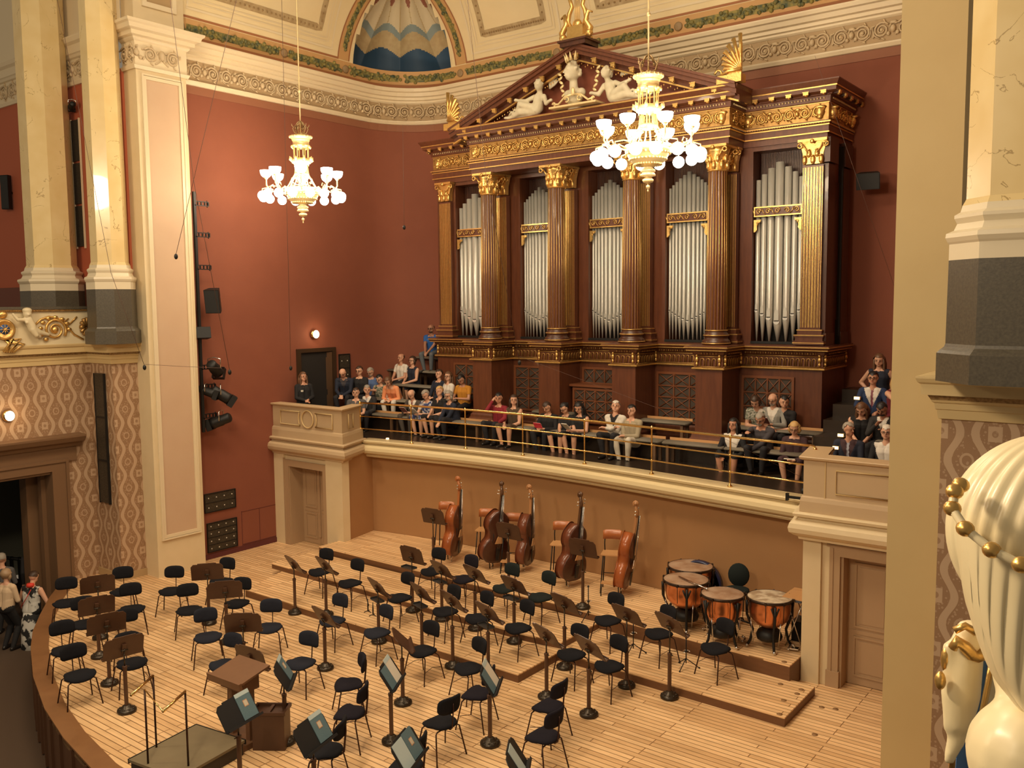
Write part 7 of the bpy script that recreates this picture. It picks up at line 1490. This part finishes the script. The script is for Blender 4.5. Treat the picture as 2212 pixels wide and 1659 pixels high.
PP = [
 # head px, plane, facing, kwargs
 ('woman in a black dress with lace sleeves and name badge standing in the gallery doorway', (655, 814), (0, -18.1), -20, dict(pose='stand', hy=10, hair='b', hs='longk', top='blk', bk='dress', skin='m', floor=GF, lean=0)),
 ('balding man in a dark navy suit looking down, leftmost of the seated side group', (740, 806), (0, -17.95), -60, dict(lean=24, hp=25, hands='clasp', hair='d', hs='bald', top='navy', inner='slate', vneck=.2)),
 ('woman with pulled-back dark hair and glasses in black beside the balding man', (776, 801), (0, -17.75), -70, dict(hair='d', hs='bun', top='blk', glasses=True, hp=8)),
 ('man in a blue shirt and glasses reading, with a white name tag', (800, 804), 17.1, -75, dict(hair='g', hs='short', top='blue', sl='short', glasses=True, hp=20, hands='read', beard='g')),
 ('woman in a leaf-patterned sleeveless top between the blue shirt and the orange sweater', (819, 819), 17.1, -75, dict(hair='k', hs='bun', top='camo', sl='none', hp=15, lean=12)),
 ('woman in an orange sweater and white trousers leaning far forward', (838, 824), 16.7, -75, dict(lean=42, hp=10, hands='clasp', hair='b', hs='bob', top='orange', bot='white', shoe='sneak')),
 ('smiling woman in a grey short-sleeved top at the left end of the rail', (769, 848), 15.9, -60, dict(hair='d', hs='crop', top='grey', sl='short', vneck=.08)),
 ('grey-haired man in a dark suit, white shirt and pale tie turned to his left neighbour', (793, 842), 16.3, -70, dict(hy=30, hair='g', hs='short', top='dsuit', inner='white', tie='tieg', vneck=.26, hands='lap')),
 ('bald man in a white short-sleeved shirt on the upper grey bench', (866, 773), 17.9, -95, dict(hair='b', hs='bald', skin='m', top='white', sl='short', hands='lap')),
 ('woman with glasses in a navy dress with white collar on the upper grey bench', (891, 779), 17.9, -95, dict(hair='d', hs='bob', top='navy', sl='none', bk='dress', glasses=True, hands='lap')),
 ('bearded man in a royal blue polo sitting high up against the organ case', (931, 710), 18.4, -75, dict(hair='d', hs='bald', skin='t', beard='d', top='royal', sl='short', bot='jean', lean=14, hands='clasp', glasses=True)),
 ('old bald man in a grey suit reading a programme behind the rail', (888, 852), 16.5, -85, dict(hair='w', hs='bald', top='gsuit', bot='gsuit', inner='white', tie='wine', vneck=.26, hp=25, lean=12, hands='read')),
 ('woman in a white and blue floral dress reading, by the second rail post', (919, 853), 16.5, -95, dict(hair='g', hs='crop', top='flor', sl='short', bk='dress', hp=25, hands='read')),
 ('blonde woman in a black dress next to the floral dress', (949, 845), 16.5, -100, dict(hair='y', hs='crop', top='blk', sl='short', bk='dress', vneck=.1, hands='lap', hy=8)),
 ('man with long grey hair and glasses in a black jacket beside the blonde woman', (969, 855), 16.35, -105, dict(hair='g', hs='bob', top='navy', glasses=True, hands='clasp', lean=16, hy=15, beard='g')),
 ('dark-haired man in a dark blue shirt in the second row left of the organ pedestal', (948, 808), 17.2, -95, dict(hair='d', hs='short', top='navy')),
 ('young woman with long brown hair and a white t-shirt in the second row', (968, 813), 17.1, -110, dict(hair='b', hs='long', top='white', sl='short', hy=25, glasses=True)),
 ('person with black hair in a mustard t-shirt looking down beside the first organ pedestal', (996, 820), 17.1, -90, dict(hair='k', hs='crop', top='must', sl='short', hp=30, hands='read', skin='m')),
 ('young man in a dark red shirt resting his head on his hand', (1077, 860), 16.45, -90, dict(hair='k', hs='short', skin='m', top='red', hands=((-.12, .33, .16), (.10, .17, .66)), hy=25, hp=5, elbow=(.2, .9, -1))),
 ('young woman with long dark hair in a sleeveless brown dress', (1110, 864), 16.45, -90, dict(hair='d', hs='long', top='brown', sl='none', bk='dress', hy=35, hands='lap', lean=4)),
 ('woman dressed in black holding a bright red booklet', (1181, 880), 16.45, -90, dict(hair='d', hs='crop', top='blk', hp=28, hands='read')),
 ('woman in a black t-shirt and glasses looking at a phone', (1219, 882), 16.4, -98, dict(hair='k', hs='bun', top='blk', sl='short', bk='dress', hp=28, glasses=True, hands=((-.16, .33, .22), (-.08, .34, .22)), hy=-5)),
 ('young woman with long dark hair in a sleeveless black dress reading a booklet', (1250, 881), 16.4, -100, dict(hair='k', hs='long', top='blk', sl='none', bk='dress', hp=22, hy=20, hands='read')),
 ('elderly man with white wavy hair in an ivory jacket with crossed arms', (1330, 878), 16.4, -88, dict(hair='w', hs='short', skin='p', top='ivj', inner='blk', vneck=.2, hp=-12, hy=20, hands='cross')),
 ('dark-haired woman in a beige linen outfit with hands in her lap', (1364, 887), 16.4, -92, dict(hair='k', hs='crop', skin='p', top='beige', bot='cream', vneck=.08, hands=((.02, .27, .24), (-.02, .30, .14)))),
 ('woman with black hair in a black cardigan over a white top and short skirt', (1584, 917), 16.4, -85, dict(hair='k', hs='longk', skin='m', top='blk', inner='white', vneck=.40, bk='skirt', bot='blk', hands='thigh', hy=-8)),
 ('bearded man in a slate shirt leaning on the brass rail with one hand', (1642, 906), 16.35, -90, dict(hair='g', hs='crop', skin='m', beard='g', top='slate', lean=18, hp=15, glasses=True, hands=((.12, .36, .14), (-.0, .0, 0)), bot='dark', sc=1.06)),
 ('woman with blonde bob and glasses in a plum dress holding a programme', (1716, 925), 16.4, -80, dict(hair='y', hs='bob', skin='p', top='plum', bk='dress', hp=20, glasses=True, hands='lap')),
 ('woman in a green and white print top leaning to the bald man', (1631, 868), 17.0, -80, dict(hair='d', hs='bob', top='pat', sl='short', inner='white', vneck=.12, lean=26, hp=22, side=8, hands='lap')),
 ('bald man in a light grey jacket holding a dark red booklet in the second row', (1669, 863), 17.1, -90, dict(hair='g', hs='bald', skin='p', top='lgrey', inner='white', vneck=.25, hp=20, beard='g', glasses=True, hands='read')),
 ('woman with short black hair in a black lace top leaning towards the bald man', (1694, 868), 17.1, -100, dict(hair='k', hs='crop', skin='p', top='blk', sl='short', vneck=.12, lean=20, hy=40, side=-8, hands='lap')),
 ('girl in a dark sleeveless dress with hands on her hips, highest at the right', (1899, 778), (1, 17.9), -85, dict(hair='b', hs='longk', top='navy', sl='none', bk='dress', hands='hips', hp=12)),
 ('man in a bright navy suit with a rose tie and glasses at the right', (1886, 817), (1, 17.3), -85, dict(hair='k', hs='short', skin='m', top='bsuit', inner='white', tie='tie', vneck=.32, glasses=True, hands='thigh')),
 ('blonde woman in a dark red lace dress resting her chin on her hand', (1941, 822), (1, 17.2), -75, dict(hair='y', hs='longk', skin='p', top='wine', sl='none', bk='dress', hands=((-.05, .28, .2), (.02, .14, .60)), hy=20, elbow=(.3, .8, -1))),
 ('woman with wavy brown hair in a black top bending forward behind the parapet', (1861, 884), (1, 16.7), -75, dict(hair='b', hs='long', top='blk', sl='none', lean=20, hp=25, hy=-20, hands='clasp')),
 ('dark-haired bearded man in a dark suit gesturing with one hand', (1905, 884), (1, 16.6), -95, dict(hair='k', hs='short', skin='t', beard='k', top='dsuit', inner='white', vneck=.2, lean=18, hp=25, hands=((-.1, .30, .32), (.05, .34, .42)))),
 ('grey-haired man in a navy suit looking left over the right parapet', (1834, 928), (1, 15.6), -85, dict(hair='g', hs='short', skin='m', top='navy', inner='plum', tie='tieg', vneck=.3, hy=55)),
 ('smiling white-haired man with glasses in a black jacket and white shirt behind the right parapet', (1915, 934), (1, 15.6), -95, dict(hair='w', hs='short', skin='p', top='blk', inner='white', vneck=.42, glasses=True, hy=10)),
]
for lab, hpx, yp, face, kw in PP:
    lo = kw.pop('floor', None)
    if lo is None and yp in (16.1, 16.3, 16.35, 16.4, 16.45, 16.5): lo = GF
    if 'slate shirt leaning' in lab:
        P0 = at(hpx[0], hpx[1], 1, yp); rl_ = at(1592, 944, 2, 3.62); rzz = math.radians(-180); g = rot('Z', -rzz) @ (rl_-P0)/1.06
        kw['hands'] = ((.12, .36, .14), (g.x+0, g.y+.22, g.z+.68))
    T, hh = person(lab, None, face, headpx=hpx, yp=yp, floor=lo, **kw)
    mid = (hh[0]+hh[1])/2+Vector((0, 0, .03)); fx = rot('Z', math.radians(face-90)) @ Vector((0, .09, .0))
    if 'red booklet' in lab and 'bright' in lab: held('booklet', 'bright red and beige booklet held by the woman in black', 'book', mid+fx, face, (.20, .14), mat('bright_red_cover', (.75, .05, .09), .5))
    elif kw.get('hands') == 'read' and 'mustard' not in lab: held('programme', 'printed programme held by the '+lab.split(' in ')[0].split(' with ')[0]+' '+('in the side group' if hpx[0] < 830 else 'behind the rail' if hpx[0] < 1300 else 'in the second row at the right')+(' with the floral dress' if 'floral' in lab else ''), 'booklet', mid+fx, face, (.16, .20), mat('programme_cover', (.22, .08, .07), .6) if 'grey jacket' in lab or 'suit' in lab else mat('pale_programme', (.5, .46, .4), .6), 50)
    elif 'holding a programme' in lab: held('programme', 'white programme in the lap of the woman in plum', 'booklet', mid+fx, face, (.20, .12), paper, 80)
    if 'name badge' in lab or 'white name tag' in lab: m = MB(); m.box(.05, .11, .115, .12, (1.22 if 'doorway' in lab else .38), (1.26 if 'doorway' in lab else .405)); m.build('name_badge', paper, T)
# hall floor group at the lower left
for lab, hpx, yp, face, kw in (
 ('woman in a black coat with an open white collar standing in the left doorway', (64, 1180), (0, -20.6), 200, dict(pose='stand', hair='k', hs='crop', top='blk', inner='white', vneck=.22, hy=-10, skin='p', floor=-1, hands='down')),
 ('woman seen from behind in a black and white swirl dress beside the stage rim', (73, 1247), (0, -18.95), 115, dict(pose='stand', hair='d', hs='crop', top='bw', sl='none', bk='dress', skin='p', floor=-1, hands=((-.25, .1, .85), (.24, .25, .95)), hp=20)),
 ('woman with ash-blonde hair seen from behind in a champagne jacket and black trousers', (14, 1241), (0, -19.15), 110, dict(pose='stand', hair='o', hs='bob', top='tan', bot='blk', floor=-1, hands='front')),
 ('person in a grey top half hidden at the left edge of the photo', (4, 1207), (0, -20.2), 130, dict(pose='stand', hair='g', hs='short', top='grey', bot='blk', floor=-1))):
    T, hh = person(lab, None, face, headpx=hpx, yp=yp, **kw)
    if 'swirl' in lab:
        k = -T.location.z-1; m = MB(); m.lathe([(.15, .9), (.19, .75), (.21, .4), (.24, .05)], 24); m.build('long_skirt', CL['bw'], T); m = MB(); m.lathe([(.065, 1.40), (.075, 1.43), (.06, 1.47)], 16, (0, .0, 0)); m.tube([(.1, -.1, 1.38), (0, -.13, 1.2), (-.15, -.12, 1.0)], .008, 5); m.build('red_scarf', mat('red_scarf_cloth', (.6, .04, .02), .7), T)
# ---- labels stay within 16 words
for o in bpy.data.objects:
    if o.parent is None and 'label' in o:
        t = o['label'].replace(' in the left block,', ',').replace('score of the ', 'score of ').replace(' on the music stand', ' on the stand').replace('black padded chair', 'black chair').split()
        if len(t) > 16: t = [x for x in t if x not in ('the', 'a', 'its', 'and')]
        o['label'] = ' '.join(t[:16])
